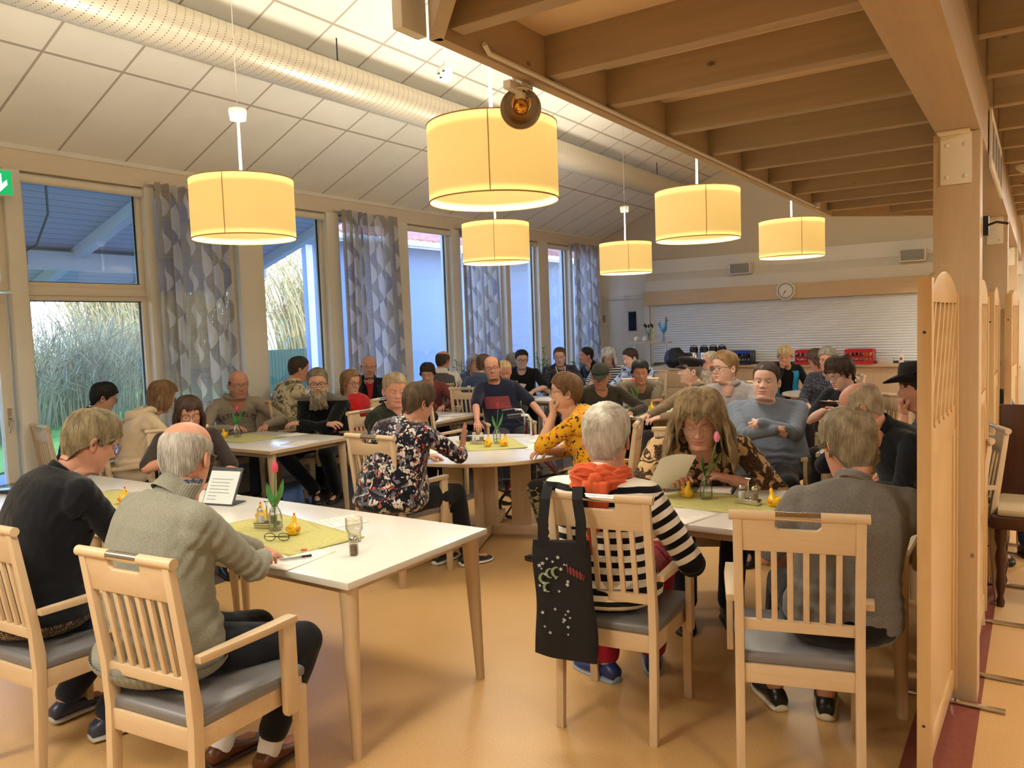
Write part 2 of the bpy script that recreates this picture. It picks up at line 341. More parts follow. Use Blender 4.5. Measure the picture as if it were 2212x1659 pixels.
def curtain(y0, y1, label, seed):
    rnd = random.Random(seed); nu, nv = 140, 24; W = y1-y0; vs = []; uvs = []
    ph = [rnd.uniform(0, 6) for _ in range(4)]; nf = W/0.105
    for j in range(nv+1):
        t = j/nv; z = 3.17-t*2.95
        for i in range(nu+1):
            u = i/nu; amp = 0.035+0.012*math.sin(3*u*nf/3+ph[0])+0.012*t
            ph_ = 2*math.pi*u*nf+0.5*math.sin(u*7+ph[1])+0.35*t*math.sin(u*5+ph[2])
            xx = XW+0.115+amp*math.sin(ph_)+0.015*math.sin(u*9+t*2+ph[3])
            yy = y0+W*u*(1+0.03*t*math.sin(u*3))+0.012*math.cos(ph_)+0.04*t*(u-0.5)*2+0.03*t
            zz = z-(0.012*abs(math.sin(ph_/2)) if j == 0 else 0)
            vs.append((xx, yy, zz)); uvs.append((u*W*1.55, t*2.95))
    fs = [(j*(nu+1)+i, j*(nu+1)+i+1, (j+1)*(nu+1)+i+1, (j+1)*(nu+1)+i) for j in range(nv) for i in range(nu)]
    me = bpy.data.meshes.new('curtain'); me.from_pydata(vs, [], fs); me.materials.append(CURT)
    ul = me.uv_layers.new(name='UVMap'); idx = np.empty(len(me.loops), dtype=np.int32); me.loops.foreach_get('vertex_index', idx)
    ul.data.foreach_set('uv', np.array(uvs, dtype=np.float32)[idx].ravel()); me.polygons.foreach_set('use_smooth', [True]*len(me.polygons))
    o = bpy.data.objects.new('curtain', me); COL.objects.link(o); tag(o, label, 'curtain', 'leaf patterned curtains along the window wall')
    mb = MB(); mb.box(XW+0.02, XW+0.06, y0-0.02, y1+0.02, 3.155, 3.175); h = mb.build('curtain_track', M_['white'], o)
curtain(4.50, 5.32, 'grey curtain with pale leaves hanging nearest the exit door, behind the first pendant lamp', 1)
curtain(6.93, 7.90, 'grey leaf patterned curtain above the bald man in a black vest', 2)
curtain(9.35, 10.20, 'grey leaf patterned curtain partly hidden by a drum lamp, above the denim jacket', 3)
curtain(12.68, 13.62, 'grey leaf patterned curtain in the far corner beside the white door', 4)
# far door
d = tag(empty('door_2', (-6.72, 14.03, 0)), kind='structure')
mb = MB()
for A in ((-0.54, -0.48, 0, 2.22), (0.44, 0.50, 0, 2.22), (-0.48, 0.44, 2.14, 2.22)): mb.box(A[0], A[1], -0.03, 0.02, A[2], A[3])
mb.build('door_frame', M_['white'], d, bevel=0.003)
mb = MB(); mb.box(-0.475, 0.435, -0.02, 0.0, 0, 0.0+2.135); mb.build('door_leaf', plain('door_paint', srgb(224, 220, 208), 0.3, var=0.01), d, bevel=0.003)
mb = MB(); mb.box(0.12, 0.32, -0.027, -0.02, 1.52, 1.92); mb.build('window_frame', M_['chrome'], d)
mb = MB(); mb.box(0.14, 0.30, -0.032, -0.027, 1.54, 1.90); mb.build('dark_pane', M_['blackglass'], d)
mb = MB(); mb.box(-0.46, -0.36, -0.03, -0.02, 1.72, 1.86); mb.cbox((-0.41, -0.04, 1.79), (0.06, 0.03, 0.05)); mb.build('door_closer_plate', M_['grille'], d)
# servery: white ledge, birch band, shutter, counter
mb = MB(); mb.prism([(-6.18, 2.26), (-6.18, 2.45), (-0.3, 2.45), (-0.3, 2.26)], 'Y', 13.9, 14.04); mb.prism([(14.04, 2.45), (13.9, 2.45), (14.04, 2.60)], 'X', -6.18, -0.3)
struct('trim_6', mb, plain('ledge_paint', srgb(228, 222, 208), 0.6, var=0.01))
o = MB().box(-6.2, -0.3, 13.86, 13.9, 2.0, 2.26).build('servery_fascia', M_['birch']); tag(o, 'long birch board running above the white roller shutter, carrying the clock', 'fascia board')
q = NT('roller_shutter_slats', 0.4); q.col(srgb(236, 238, 240)); SH = q.m
mb = MB(); z = 0.92
while z < 2.0:
    mb.prism([(13.955, z), (13.940, z+0.012), (13.935, z+0.022), (13.940, z+0.034), (13.955, z+0.043), (13.965, z+0.043), (13.965, z)], 'X', -6.05, -0.3); z += 0.0435
o = mb.build('roller_shutter', SH, smooth=False); tag(o, 'white slatted roller shutter closed behind the serving counter', 'shutter')
MB().box(-6.09, -6.05, 13.92, 13.97, 0.9, 2.0).build('guide_rail', M_['white'], o)
struct('trim_7', MB().box(-6.2, -6.1, 13.9, 14.05, 0, 2.0), M_['white'])
c = empty('serving_counter', (-2.8, 13.9, 0), 0, 'long wooden serving counter with birch front below the roller shutter', 'counter')
MB().box(-2.95, 2.6, -0.32, 0.0, 0.855, 0.90).build('counter_top', M_['beechX'], c, bevel=0.004)
MB().box(-2.9, 2.6, -0.25, -0.2, 0.0, 0.855).build('front_panel', M_['birchZ'], c)
# clock
p = at_y(1698, 628, 13.84); c = empty('wall_clock', (p[0], 13.845, p[2]), 0, 'white octagonal wall clock mounted on the birch board above the shutter', 'clock')
def octo(r): return [(r*math.cos(math.pi/8+k*math.pi/4), r*math.sin(math.pi/8+k*math.pi/4)) for k in range(8)]
mb = MB(); mb.prism(octo(0.165), 'Y', -0.03, 0.014); mb.build('clock_case', M_['white'], c, bevel=0.004)
mb = MB(); mb.prism([(0.118*math.cos(a), 0.118*math.sin(a)) for a in [2*math.pi*k/32 for k in range(32)]], 'Y', -0.036, -0.03); mb.build('dial', plain('clock_dial', srgb(238, 236, 226), 0.4, var=0.0), c)
mb = MB(); mb.tube([(0.122*math.cos(a), -0.036, 0.122*math.sin(a)) for a in [2*math.pi*k/32 for k in range(33)]], 0.006, 6); mb.build('bezel', plain('grey_bezel', srgb(120, 120, 110), 0.3, 0.5), c, smooth=True)
mb = MB()
for k in range(12):
    a = math.radians(90-30*k); mb.cbox((0, 0, 0), (0.006, 0.002, 0.018), M=T(0.1*math.cos(a), -0.037, 0.1*math.sin(a)) @ Matrix.Rotation(-(a-math.pi/2), 4, 'Y'))
mb.build('hour_marks', M_['black'], c)
for nm, ang, L, wd in (('hour_hand', 90-30*7.1+0, 0.055, 0.010), ('minute_hand', 90-6*35, 0.085, 0.007)):
    a = math.radians(ang); mb = MB(); mb.box(-wd/2, wd/2, -0.041, -0.039, -0.01, L, M=Matrix.Rotation(-(a-math.pi/2), 4, 'Y')); mb.build(nm, M_['black'], c)
# wall speakers
for x, y, lab in ((1600, 580, 'grey box loudspeaker on the far wall left of the clock'), (1972, 551, 'grey box loudspeaker on the far wall, the one close to the wooden post')):
    p = at_y(x, y, 13.88); s = empty('wall_loudspeaker', (p[0], 13.9, p[2]), 0, lab, 'loudspeaker', 'loudspeakers on the far wall')
    MB().box(-0.19, 0.19, -0.09, 0.09, -0.10, 0.10).build('cabinet', M_['white'], s, bevel=0.012)
    MB().box(-0.165, 0.165, -0.098, -0.088, -0.08, 0.08).build('grille', M_['grille'], s, bevel=0.004); MB().box(-0.03, 0.03, 0.09, 0.15, -0.04, 0.04).build('bracket', M_['white'], s)
# duct
q = NT('perforated_duct_metal', 0.38, 0.35); v = q.co()
tcn = q.n('TexCoord'); sp = q.n('SeparateXYZ'); q.l(tcn.outputs['Object'], sp.inputs[0])
ang = q.math('ARCTAN2', sp.outputs['X'], sp.outputs['Z']); aa = q.math('MULTIPLY', ang, 5.2); yy = q.math('MULTIPLY', sp.outputs['Y'], 15.0)
fa = q.math('SUBTRACT', q.math('FRACT', q.math('MULTIPLY', aa, 1.6)), 0.5); fb = q.math('SUBTRACT', q.math('FRACT', q.math('ADD', yy, q.math('MULTIPLY', aa, 0.2))), 0.5)
dd = q.math('ADD', q.math('MULTIPLY', q.math('MULTIPLY', fa, fa), 0.55), q.math('MULTIPLY', q.math('MULTIPLY', fb, fb), 2.0))
hole = q.math('LESS_THAN', dd, 0.014)
seam = q.math('FRACT', q.math('ADD', q.math('MULTIPLY', sp.outputs['Y'], 8.0), q.math('MULTIPLY', ang, 0.16))); sm = q.math('LESS_THAN', seam, 0.06)
q.col(q.mix(hole, srgb(206, 196, 176), srgb(70, 58, 44))); q.bump(sm, 0.7, 0.006); DUCT = q.m
mb = MB(); mb.prism([(0.166*math.cos(a), 0.166*math.sin(a)) for a in [2*math.pi*k/48 for k in range(48)]], 'Y', -6, 7.9); 
du = mb.build('ventilation_duct', DUCT, smooth=True, loc=(-5.08, 6.2, 3.845)); tag(du, 'long round perforated ventilation duct hanging under the sloped ceiling', 'duct')
for yy_ in (5.05, 11.95, 1.6, 8.5):
    MB().tube([(0.02, yy_-6.2, 0.16), (0.02, yy_-6.2, 0.405)], 0.006, 6).build('hanger_rod', M_['black'], du)
# ---------------------------------------------------------------- timber deck, beam, posts, lattice panels
ZB = 2.57
poly_in = [(-1.6, 2.0), (-1.6, 7.65), (-0.37, 8.85)]
mb = MB()
def board(p, qq, t, z0, z1):
    d_ = Vector((qq[0]-p[0], qq[1]-p[1], 0)); n_ = Vector((d_.y, -d_.x, 0)).normalized()*t
    return [(p[0], p[1]), (qq[0], qq[1]), (qq[0]+n_.x, qq[1]+n_.y), (p[0]+n_.x, p[1]+n_.y)]
d = empty('timber_canopy', (-1.0, 5, 2.57), 0, 'low pine joist canopy with chamfered corners above the right-hand tables', 'canopy')
D = T(1.0, -5, -2.57)
mb = MB(); mb.prism(board((-1.6, 2.0), (-1.6, 7.65), 0.045, 0, 0), 'Z', ZB, 2.95, M=D); mb.build('fascia', M_['pineY'], d, bevel=0.003)
mb = MB(); mb.prism(board((-1.6, 7.65), (-0.37, 8.88), 0.045, 0, 0), 'Z', ZB, 2.95, M=D); mb.build('fascia', M_['pineY'], d, bevel=0.003)
mb = MB(); mb.prism(board((-0.37, 0.77), (-1.6, 2.0), 0.045, 0, 0), 'Z', ZB, 2.95, M=D); mb.build('fascia', M_['pineY'], d, bevel=0.003)
ys = [1.45, 2.03, 2.63, 3.14, 3.79, 4.41, 5.01, 5.60, 6.25, 6.85, 7.45, 8.05, 8.6]
for yj in ys:
    x0 = -1.56 if 2.05 < yj < 7.62 else (-1.56+(2.05-yj) if yj <= 2.05 else -1.56+(yj-7.62))
    mb = MB(); mb.box(x0, -0.37, yj, yj+0.07, ZB+0.03, 2.84, M=D); mb.build('joist', M_['pine'], d, bevel=0.006)
mb = MB(); mb.prism([(-1.58, 2.0), (-1.58, 7.65), (-0.37, 8.86), (-0.37, 0.8)], 'Z', 2.75, 2.78, M=D); mb.build('ceiling_board', plain('canopy_board', srgb(224, 200, 166), 0.7, var=0.02), d)
mb = MB(); mb.tube([(-1.53, 2.2, 2.60), (-1.545, 2.25, 2.585), (-1.548, 3.5, 2.583), (-1.548, 6.9, 2.583)], 0.009, 6, M=D); mb.build('cable', M_['white'], d, smooth=True)
mb = MB(); mb.box(-1.56, -1.53, 6.95, 7.05, 2.58, 2.64, M=D); mb.build('junction_box', M_['white'], d)
mb = MB(); mb.box(-0.36, -0.20, -4.5, 14.05, 2.40, 2.90, mi=0); b = mb.build('main_beam', M_['pineY'], bevel=0.006); tag(b, 'massive pine beam running away over the row of posts', 'beam')
for k in range(24):
    yj = -3.9+k*0.62
    mb = MB(); mb.box(-0.2, 1.9, yj, yj+0.07, 2.70, 2.93); j = mb.build('ceiling_joist', M_['pine'], bevel=0.006)
    tag(j, 'pine ceiling joist on the aisle side of the main beam', 'joist', 'joists over the aisle')
tag(MB().box(-0.19, 2.0, -4.4, 14.0, 2.93, 2.97).build('ceiling_2', plain('aisle_ceiling', srgb(222, 200, 168), 0.8, var=0.01)), kind='structure')
q = NT('creased_plastic_film', 0.12); tp = q.n('BsdfTransparent'); gl = q.n('BsdfGlossy'); gl.inputs['Roughness'].default_value = 0.12; mx = q.n('MixShader'); mx.inputs[0].default_value = 0.22
bp = q.n('Bump'); bp.inputs['Strength'].default_value = 0.6; q.l(q.noise(q.co((2, 4, 18)), 4, 3), bp.inputs['Height']); q.l(bp.outputs[0], gl.inputs['Normal'])
out = [n for n in q.t.nodes if n.type == 'OUTPUT_MATERIAL'][0]; q.l(tp.outputs[0], mx.inputs[1]); q.l(gl.outputs[0], mx.inputs[2]); q.l(mx.outputs[0], out.inputs[0]); FILM = q.m
o = MB().box(-0.196, -0.192, -2, 9.0, 2.62, 2.86).build('plastic_film', FILM); tag(o, 'clear creased plastic film stapled along the aisle side of the main beam', 'plastic film')
# posts
pl = ['pine post nearest the camera with a white steel bracket, behind the first lattice screen', 'pine post second in the row with a white bracket, beyond the nearest post', 'pine post farther down the aisle with a small white bracket']
for k, py in enumerate((3.78, 7.35, 10.9)):
    p = empty('wooden_post', (-0.285, py+0.085, 0), 0, pl[k], 'post', 'pine posts under the main beam')
    MB().box(-0.085, 0.085, -0.085, 0.085, 0.0, 2.40).build('shaft', M_['pineZ'], p, bevel=0.005)
    mb = MB(); mb.box(-0.058, 0.055, -0.091, -0.085, 2.19, 2.398); mb.box(-0.065, 0.05, -0.15, -0.085, 2.390, 2.399)
    mb.build('bracket', plain('bracket_paint', srgb(236, 226, 204), 0.5, var=0.01), p, bevel=0.001)
    mb = MB()
    for ax in (-0.035, 0.032):
        for az in (2.22, 2.35): mb.sphere((ax, -0.092, az), (0.009, 0.004, 0.009), 8)
    mb.build('bolt', plain('bracket_paint', srgb(236, 226, 204)), p, smooth=True)
mb = MB()
o = empty('wall_lamp_hook', (-0.195, 3.9, 2.02), 0, 'small dark metal latch fixed high on the side of the nearest post', 'latch'); mb.box(0, 0.02, -0.01, 0.03, -0.04, 0.04); mb.tube([(0.01, 0, 0), (0.05, -0.03, 0.01), (0.09, -0.02, 0)], 0.005, 6); mb.build('latch_body', M_['black'], o)
o = MB().box(-0.195, -0.185, 4.35, 5.6, 2.33, 2.60).build('notice_sheets', M_['paper']); tag(o, 'row of white printed notice sheets hanging on the side of the main beam', 'notices')
for i in range(4): MB().box(-0.1845, -0.184, 4.40+i*0.31, 4.62+i*0.31, 2.38, 2.55).build('print', M_['ink'], o)
# lattice panels
def lattice_panel():
    r = empty('lattice_screen', (0, 0, 0)); L = 0.80; H = 1.80; t = 0.022; pan = M_['panel']
    MB().box(-t, t, -0.02, 0.03, 0.06, H-0.02).build('stile', pan, r, bevel=0.003)
    MB().box(-t, t, L-0.03, L+0.02, 0.06, H-0.06).build('stile', pan, r, bevel=0.003)
    mb = MB(); arc = [(0.03, 1.70)]+[(0.03+0.74*k/14, 1.74+0.075*math.sin(math.pi*k/14)**0.8) for k in range(15)]+[(0.77, 1.70)]
    mb.prism(arc, 'X', -t*0.8, t*0.8); mb.build('top_rail', pan, r, bevel=0.003)
    mb = MB(); mb.box(-0.012, 0.012, 0.03, 0.77, 1.16, 1.28); mb.build('middle_rail', pan, r, bevel=0.003)
    MB().box(-0.008, 0.008, 0.06, 0.74, 0.16, 1.18).build('lower_panel', pan, r)
    mb = MB(); mb.box(-0.014, 0.014, 0.03, 0.77, 0.08, 0.17); mb.box(-0.014, 0.014, 0.03, 0.09, 0.16, 1.18); mb.box(-0.014, 0.014, 0.71, 0.77, 0.16, 1.18); mb.build('bottom_rail', pan, r, bevel=0.003)
    def clipline(p0, dr):
        ts = []
        for a, b, lo, hi in ((p0[0], dr[0], 0.03, 0.77), (p0[1], dr[1], 1.27, 1.71)): ts.append(sorted(((lo-a)/b, (hi-a)/b)))
        t0 = max(ts[0][0], ts[1][0]); t1 = min(ts[0][1], ts[1][1]); return (t0, t1) if t1-t0 > 0.05 else None
    for sgn, xx in ((1, 0.010), (-1, -0.006)):
        mb = MB()
        for k in range(-6, 14):
            p0 = (k*0.125, 1.27); dr = (0.62*sgn, 1.0); c_ = clipline(p0, dr)
            if not c_: continue
            a = (p0[0]+dr[0]*c_[0], p0[1]+dr[1]*c_[0]); b = (p0[0]+dr[0]*c_[1], p0[1]+dr[1]*c_[1]); n_ = Vector((-(b[1]-a[1]), b[0]-a[0])).normalized()*0.015
            mb.prism([(a[0]-n_.x, a[1]-n_.y), (b[0]-n_.x, b[1]-n_.y), (b[0]+n_.x, b[1]+n_.y), (a[0]+n_.x, a[1]+n_.y)], 'X', xx-0.006, xx+0.006)
        mb.build('lattice_laths', pan, r)
    for yy in (0.02, L-0.03):
        mb = MB(); mb.tube([(-0.2, yy, 0.012), (0.2, yy, 0.012)], 0.011, 8); mb.tube([(0, yy, 0.012), (0, yy, 0.08)], 0.012, 8); mb.build('foot', M_['chrome'], r, smooth=True)
    for z in (0.25, 1.6): MB().sphere((0.0, -0.021, z), (0.005, 0.003, 0.005), 8).build('screw_plug', M_['black'], r)
    return r
lp = lattice_panel()
spots = [(-0.312, 2.96, -1.3, 'wooden lattice screen nearest the camera, attached in front of the first post'), (-0.235, 4.05, 0, 'wooden screen seen edge-on just behind the nearest post'), (-0.235, 5.50, 0, 'second lattice screen down the aisle with a notched lattice top'), (-0.17, 6.5, -2, 'lattice screen farthest right, behind the rounded wooden chair'), (-0.25, 9.0, 0, 'lattice screen far down the aisle beyond the others')]
for i, (x, y, a, lab) in enumerate(spots):
    o = lp if i == 0 else clone(lp, (0, 0, 0)); o.location = (x, y, 0); o.rotation_euler = (0, 0, math.radians(a)); tag(o, lab, 'screen', 'lattice screens along the aisle')
# pendant lamps
q = NT('lamp_shade_fabric', 0.8); q.col((0.90, 0.80, 0.60, 1)); v = q.co((1, 1, 1)); wv = q.noise(q.co((60, 60, 220)), 2, 2)
tr = q.n('BsdfTranslucent'); tr.inputs[0].default_value = (0.80, 0.70, 0.42, 1); mx = q.n('MixShader'); mx.inputs[0].default_value = 0.5
out = [n for n in q.t.nodes if n.type == 'OUTPUT_MATERIAL'][0]; q.l(q.b.outputs[0], mx.inputs[1]); q.l(tr.outputs[0], mx.inputs[2]); q.l(mx.outputs[0], out.inputs[0])
q.b.inputs['Emission Color'].default_value = (1.0, 0.72, 0.24, 1); q.b.inputs['Emission Strength'].default_value = 0.50
q.bump(wv, 0.15, 0.001); SHADE = q.m
BULB = NT('opal_bulb', 0.4); BULB.b.inputs['Emission Color'].default_value = (1, 0.78, 0.42, 1); BULB.b.inputs['Emission Strength'].default_value = 6.0
def pendant():
    r = empty('pendant_lamp', (0, 0, 0)); R0 = 0.30; h = 0.345; n = 56
    mb = MB(); mb.lathe([(R0, 0), (R0, h), (R0-0.003, h), (R0-0.003, 0), (R0, 0)], n); mb.build('lamp_shade', SHADE, r, smooth=True)
    mb = MB()
    for z in (0.0, h): mb.tube([(R0*math.cos(a), R0*math.sin(a), z) for a in [2*math.pi*k/40 for k in range(41)]], 0.0035, 6, caps=False)
    mb.box(-0.002, 0.002, -R0-0.0015, -R0+0.001, 0.0, h, M=RZ(0.55)); mb.build('shade_rim', plain('shade_edge_tape', srgb(176, 136, 78), 0.7), r, smooth=True)
    mb = MB(); 
    for a in (0, 2.09, 4.19): mb.tube([(0, 0, 0.26), (R0*math.cos(a), R0*math.sin(a), h-0.005)], 0.003, 5)
    mb.build('shade_spider', M_['white'], r)
    mb = MB(); mb.sphere((0, 0, 0.17), 0.055, 16); bb = mb.build('bulb', BULB.m, r, smooth=True)
    mb = MB(); mb.tube([(0, 0, 0.22), (0, 0, 0.72)], 0.008, 8); mb.build('rod', M_['white'], r, smooth=True)
    return r
pd = pendant()
for i, (x, y, lab) in enumerate(LAMPS):
    if lab is None:
        z = 2.25
    o = pd if i == 0 else clone(pd, (0, 0, 0)); o.location = (x, y, 2.252); tag(o, lab or 'unseen drum pendant lamp added out of view for fill light', 'pendant lamp', 'drum pendant lamps' if lab else 'unseen pendant lamps added for fill light')
    top = zc(x) if x < 0.6 else 2.97; top = min(top, 5.5)
    if x > 0: top = 2.94
    hw = 0.35 if i in (0, 4) else 0.66
    L = top-2.25
    mb = MB(); mb.tube([(0, 0, 0.70), (0, 0, L)], 0.0028 if i in (0, 4) else 0.006, 6); mb.build('cord', M_['white'], o)
    if i in (0, 4): MB().lathe([(0.0, 0.70), (0.045, 0.70), (0.052, 0.75), (0.05, 0.765), (0.0, 0.77)], 20).build('ceiling_cup', M_['white'], o, smooth=True)
    lamp_disc((x, y, 2.252+0.035), LAMP_W*(2.2 if lab is None else 1.0)); lamp_disc((x, y, 2.252+0.30), LAMP_W*(2.2 if lab is None else 2.4), False)
# clip spotlight on the fascia
p = at_y(1125, 232, 2.55); s = empty('clip_spotlight', tuple(p), 0, 'chrome reflector clip spotlight with gold bulb clamped to the canopy edge', 'spotlight')
vdir = (Vector(CAM)-Vector(p)).normalized(); vdir = (vdir+Vector((-0.05, 0.0, -0.25))).normalized(); Mr = vdir.to_track_quat('Z', 'Y').to_matrix().to_4x4()
prof = [(a*1.33, b*1.33) for a, b in [(0.012, -0.055), (0.03, -0.053), (0.045, -0.035), (0.055, -0.005), (0.058, 0.015), (0.0565, 0.015), (0.053, -0.004), (0.043, -0.032), (0.028, -0.048), (0.012, -0.05)]]
mb = MB(); mb.lathe(prof, 32, M=Mr); mb.build('reflector', plain('mirror_chrome', srgb(236, 234, 232), 0.2, 1.0, var=0.0), s, smooth=True)
mb = MB(); mb.sphere((0, 0, -0.012), (0.030, 0.030, 0.032), 18, M=Mr); mb.tube([(0, 0, -0.06), (0, 0, -0.03)], 0.016, 12, M=Mr); mb.build('bulb', plain('gold_mirror', srgb(220, 165, 70), 0.12, 1.0, var=0.0), s, smooth=True)
mb = MB(); mb.tube([(0, 0, -0.055), (0, 0.0, -0.12)], 0.022, 12, M=Mr)
for k in range(9): mb.cbox((0.02, 0.02+0.005*k, -0.07-0.006*k), (0.05, 0.0025, 0.04), M=Mr)
mb.build('socket', M_['white'], s, smooth=True)
mb = MB(); mb.box(-0.016, 0.016, -0.012, 0.012, 0.03, 2.60-p[2]); mb.box(-0.016, 0.016, -0.09, 0.01, 0.05, 0.08); mb.box(-0.022, -0.012, -0.02, 0.02, 0.06, 0.13); mb.box(0.012, 0.022, -0.02, 0.02, 0.06, 0.13); mb.build('clamp', M_['white'], s, bevel=0.002)
# hanging plug
p = at_y(960, 160, 3.1); s = empty('hanging_plug_socket', tuple(p), 0, 'white triple socket hanging on a thin cord from the ceiling near the canopy corner', 'socket')
mb = MB()
mb.prism([(-0.03, -0.028), (0.01, -0.034), (0.034, -0.008), (0.03, 0.03), (0.0, 0.04), (-0.026, 0.022)], 'Y', -0.022, 0.022); mb.build('socket_body', M_['white'], s, bevel=0.004)
mb = MB()
for a, b in ((-0.016, 0.0), (0.014, 0.006), (-0.004, -0.022)): mb.cbox((a, -0.023, b), (0.012, 0.004, 0.006))
mb.build('socket_slots', M_['black'], s)
MB().tube([(0, 0, 0.035), (0.003, 0, 0.3), (0, 0, zc(p[0])-p[2])], 0.0025, 6).build('cord', M_['white'], s)
# junction device at canopy corner
p = (-1.66, 1.98, 2.72); s = empty('white_wall_device', p, 0, 'white plastic device screwed to the front corner of the canopy', 'device'); MB().box(-0.02, 0.02, -0.06, 0.06, -0.12, 0.18).build('housing', M_['white'], s, bevel=0.004); MB().box(-0.13, -0.02, -0.04, 0.04, 0.1, 0.16).build('arm', M_['white'], s, bevel=0.003)
p = at_z(2198, 372, 2.66); s = empty('ceiling_dome_lamp', (max(p[0], -0.05), p[1], 2.70), 0, 'round white dome lamp under the joists above the aisle', 'ceiling lamp'); MB().lathe([(0.0, -0.05), (0.06, -0.045), (0.09, -0.02), (0.1, 0.0), (0.0, 0.0)], 24).build('dome', M_['white'], s, smooth=True)

for i, (x, y) in enumerate(((0.9, 3.2), (0.9, 6.4), (0.9, 9.4), (0.9, 12.4), (-1.0, 12.2), (-3.2, 12.0))):  # unseen aisle domes, added to lift the fill and the far wall
    if x < 0: continue
    s = empty('ceiling_dome_lamp', (x, y, 2.70), 0, 'unseen white dome lamp added under the aisle joists for extra light', 'ceiling lamp', 'unseen dome lamps added over the aisle'); MB().lathe([(0.0, -0.05), (0.08, -0.045), (0.12, -0.02), (0.13, 0.0), (0.0, 0.0)], 24).build('dome', M_['white'], s, smooth=True)
    lamp_disc((x, y, 2.64), 18 if y < 9 else 80, size=.25)
# ---------------------------------------------------------------- outside
struct('ground_2', MB().box(-90, XW-0.25, -40, 90, -0.2, -0.12), plain('gravel_path', srgb(104, 112, 124), 0.9, var=0.25, scale=60))
q = NT('lawn_grass', 0.95); v = q.co(); q.col(q.mix(0.5, q.ramp(q.noise(v, 0.6, 4), [(0.3, srgb(84, 118, 34)), (0.7, srgb(112, 146, 54))]), q.ramp(q.noise(v, 40, 3), [(0.3, srgb(62, 96, 30)), (0.7, srgb(128, 158, 70))]))); q.bump(q.noise(v, 60, 3), 0.5, 0.03)
o = MB().prism([(-90, -40), (-10.8, -40), (-10.8, 3.2), (-13.5, 7.5), (-17.5, 12), (-34, 40), (-90, 90)], 'Z', -0.12, -0.09).build('lawn', q.m); tag(o, 'green lawn outside the windows', 'lawn', kind='stuff')
# porch roof
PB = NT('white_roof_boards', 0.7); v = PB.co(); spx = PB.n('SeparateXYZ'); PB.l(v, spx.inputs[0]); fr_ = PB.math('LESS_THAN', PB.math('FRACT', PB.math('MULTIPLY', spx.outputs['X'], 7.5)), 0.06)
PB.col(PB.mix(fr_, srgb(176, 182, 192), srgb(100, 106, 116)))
r = empty('porch_roof', (-9, 4, 2.2), 0, 'white boarded porch roof with sloping rafters outside the left windows', 'porch roof'); D = T(9, -4, -2.2)
mb = MB(); mb.prism([(XW-0.25, 3.62), (-11.2, 2.42), (-11.2, 2.46), (XW-0.25, 3.66)], 'Y', -3, 8.1, M=D); mb.build('roof_boards', PB.m, r)
for yk in (-1.6, 0.1, 1.8, 3.5, 5.2, 6.6, 7.98):
    MB().prism([(XW-0.25, 3.48), (-11.2, 2.28), (-11.2, 2.44), (XW-0.25, 3.64)], 'Y', yk, yk+0.12, M=D).build('rafter', plain('porch_paint', srgb(196, 202, 206), 0.6, var=0.02), r)
mb = MB(); mb.box(-10.0, -9.85, -3, 8.1, 2.56, 2.78, M=D); mb.build('eave_beam', plain('porch_paint', srgb(196, 202, 206)), r)
mb = MB()
for yk in (7.6, 2.2, -2.0): mb = MB(); mb.box(-9.98, -9.87, yk, yk+0.11, -0.12, 2.6, M=D); mb.build('porch_post', plain('porch_paint', srgb(196, 202, 206)), r, bevel=0.004)
mb = MB(); mb.tube([(-7.9, 3.95, 3.2), (-8.6, 4.3, 3.02), (-9.5, 4.6, 2.80), (-9.8, 4.62, 2.76), (-9.8, 4.62, 2.6)], 0.012, 6, M=D); mb.build('cable', M_['black'], r)
# neighbouring wing
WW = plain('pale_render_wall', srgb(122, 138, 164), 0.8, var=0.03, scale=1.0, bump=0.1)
TR = NT('red_roof_tiles', 0.7); v = TR.co(); TR.col(TR.ramp(TR.noise(v, 9, 3), [(0.3, srgb(150, 84, 62)), (0.7, srgb(190, 118, 92))])); TR = TR.m
b = empty('neighbour_wing', (-11, 14, 0), 0, 'pale rendered building wing with red tiled roof edge outside the middle windows', 'building'); D = T(11, -14, 0)
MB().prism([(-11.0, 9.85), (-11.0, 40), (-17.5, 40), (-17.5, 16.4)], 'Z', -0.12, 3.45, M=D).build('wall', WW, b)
mb = MB(); ny = 110
for j in range(6):
    x0 = -10.55-j*0.33; z0 = 3.52+j*0.14
    rings = []
    for i in range(ny*6+1):
        y = 9.6+0.36*j+i*0.04; w_ = 0.035*abs(math.sin(math.pi*(y-9.6)/0.22)); rings.append([(x0, y, z0+w_), (x0-0.36, y, z0+0.155+w_), (x0-0.36, y, z0+0.13+w_), (x0, y, z0-0.025+w_)])
    mb.loft(rings, M=D)
mb.build('tile_roof', TR, b)
mb = MB(); mb.tube([(-10.5, 9.6, 3.44), (-10.5, 36, 3.44)], 0.06, 10, M=D); mb.tube([(-10.5, 13.9, 3.42), (-10.7, 14.1, 3.25), (-10.93, 14.3, 3.0), (-10.93, 14.3, 0)], 0.045, 10, M=D); mb.build('gutter', M_['white'], b, smooth=True)
mb = MB(); mb.box(-10.6, -10.54, 9.6, 36, 3.36, 3.5, M=D); mb.build('eave_board', M_['white'], b)
MB().box(-11.0, -10.985, 9.95, 10.1, 0, 3.3, M=D).build('corner_board', M_['white'], b)
s = empty('outdoor_wall_lamp', (-10.9, 10.45, 2.25), 0, 'small white outdoor wall lamp on the neighbouring wing', 'lamp'); MB().sphere((0, 0, 0), 0.09, 14).build('globe', M_['white'], s, smooth=True); MB().box(-0.1, -0.02, -0.04, 0.04, -0.06, 0.06).build('wall_plate', M_['white'], s)
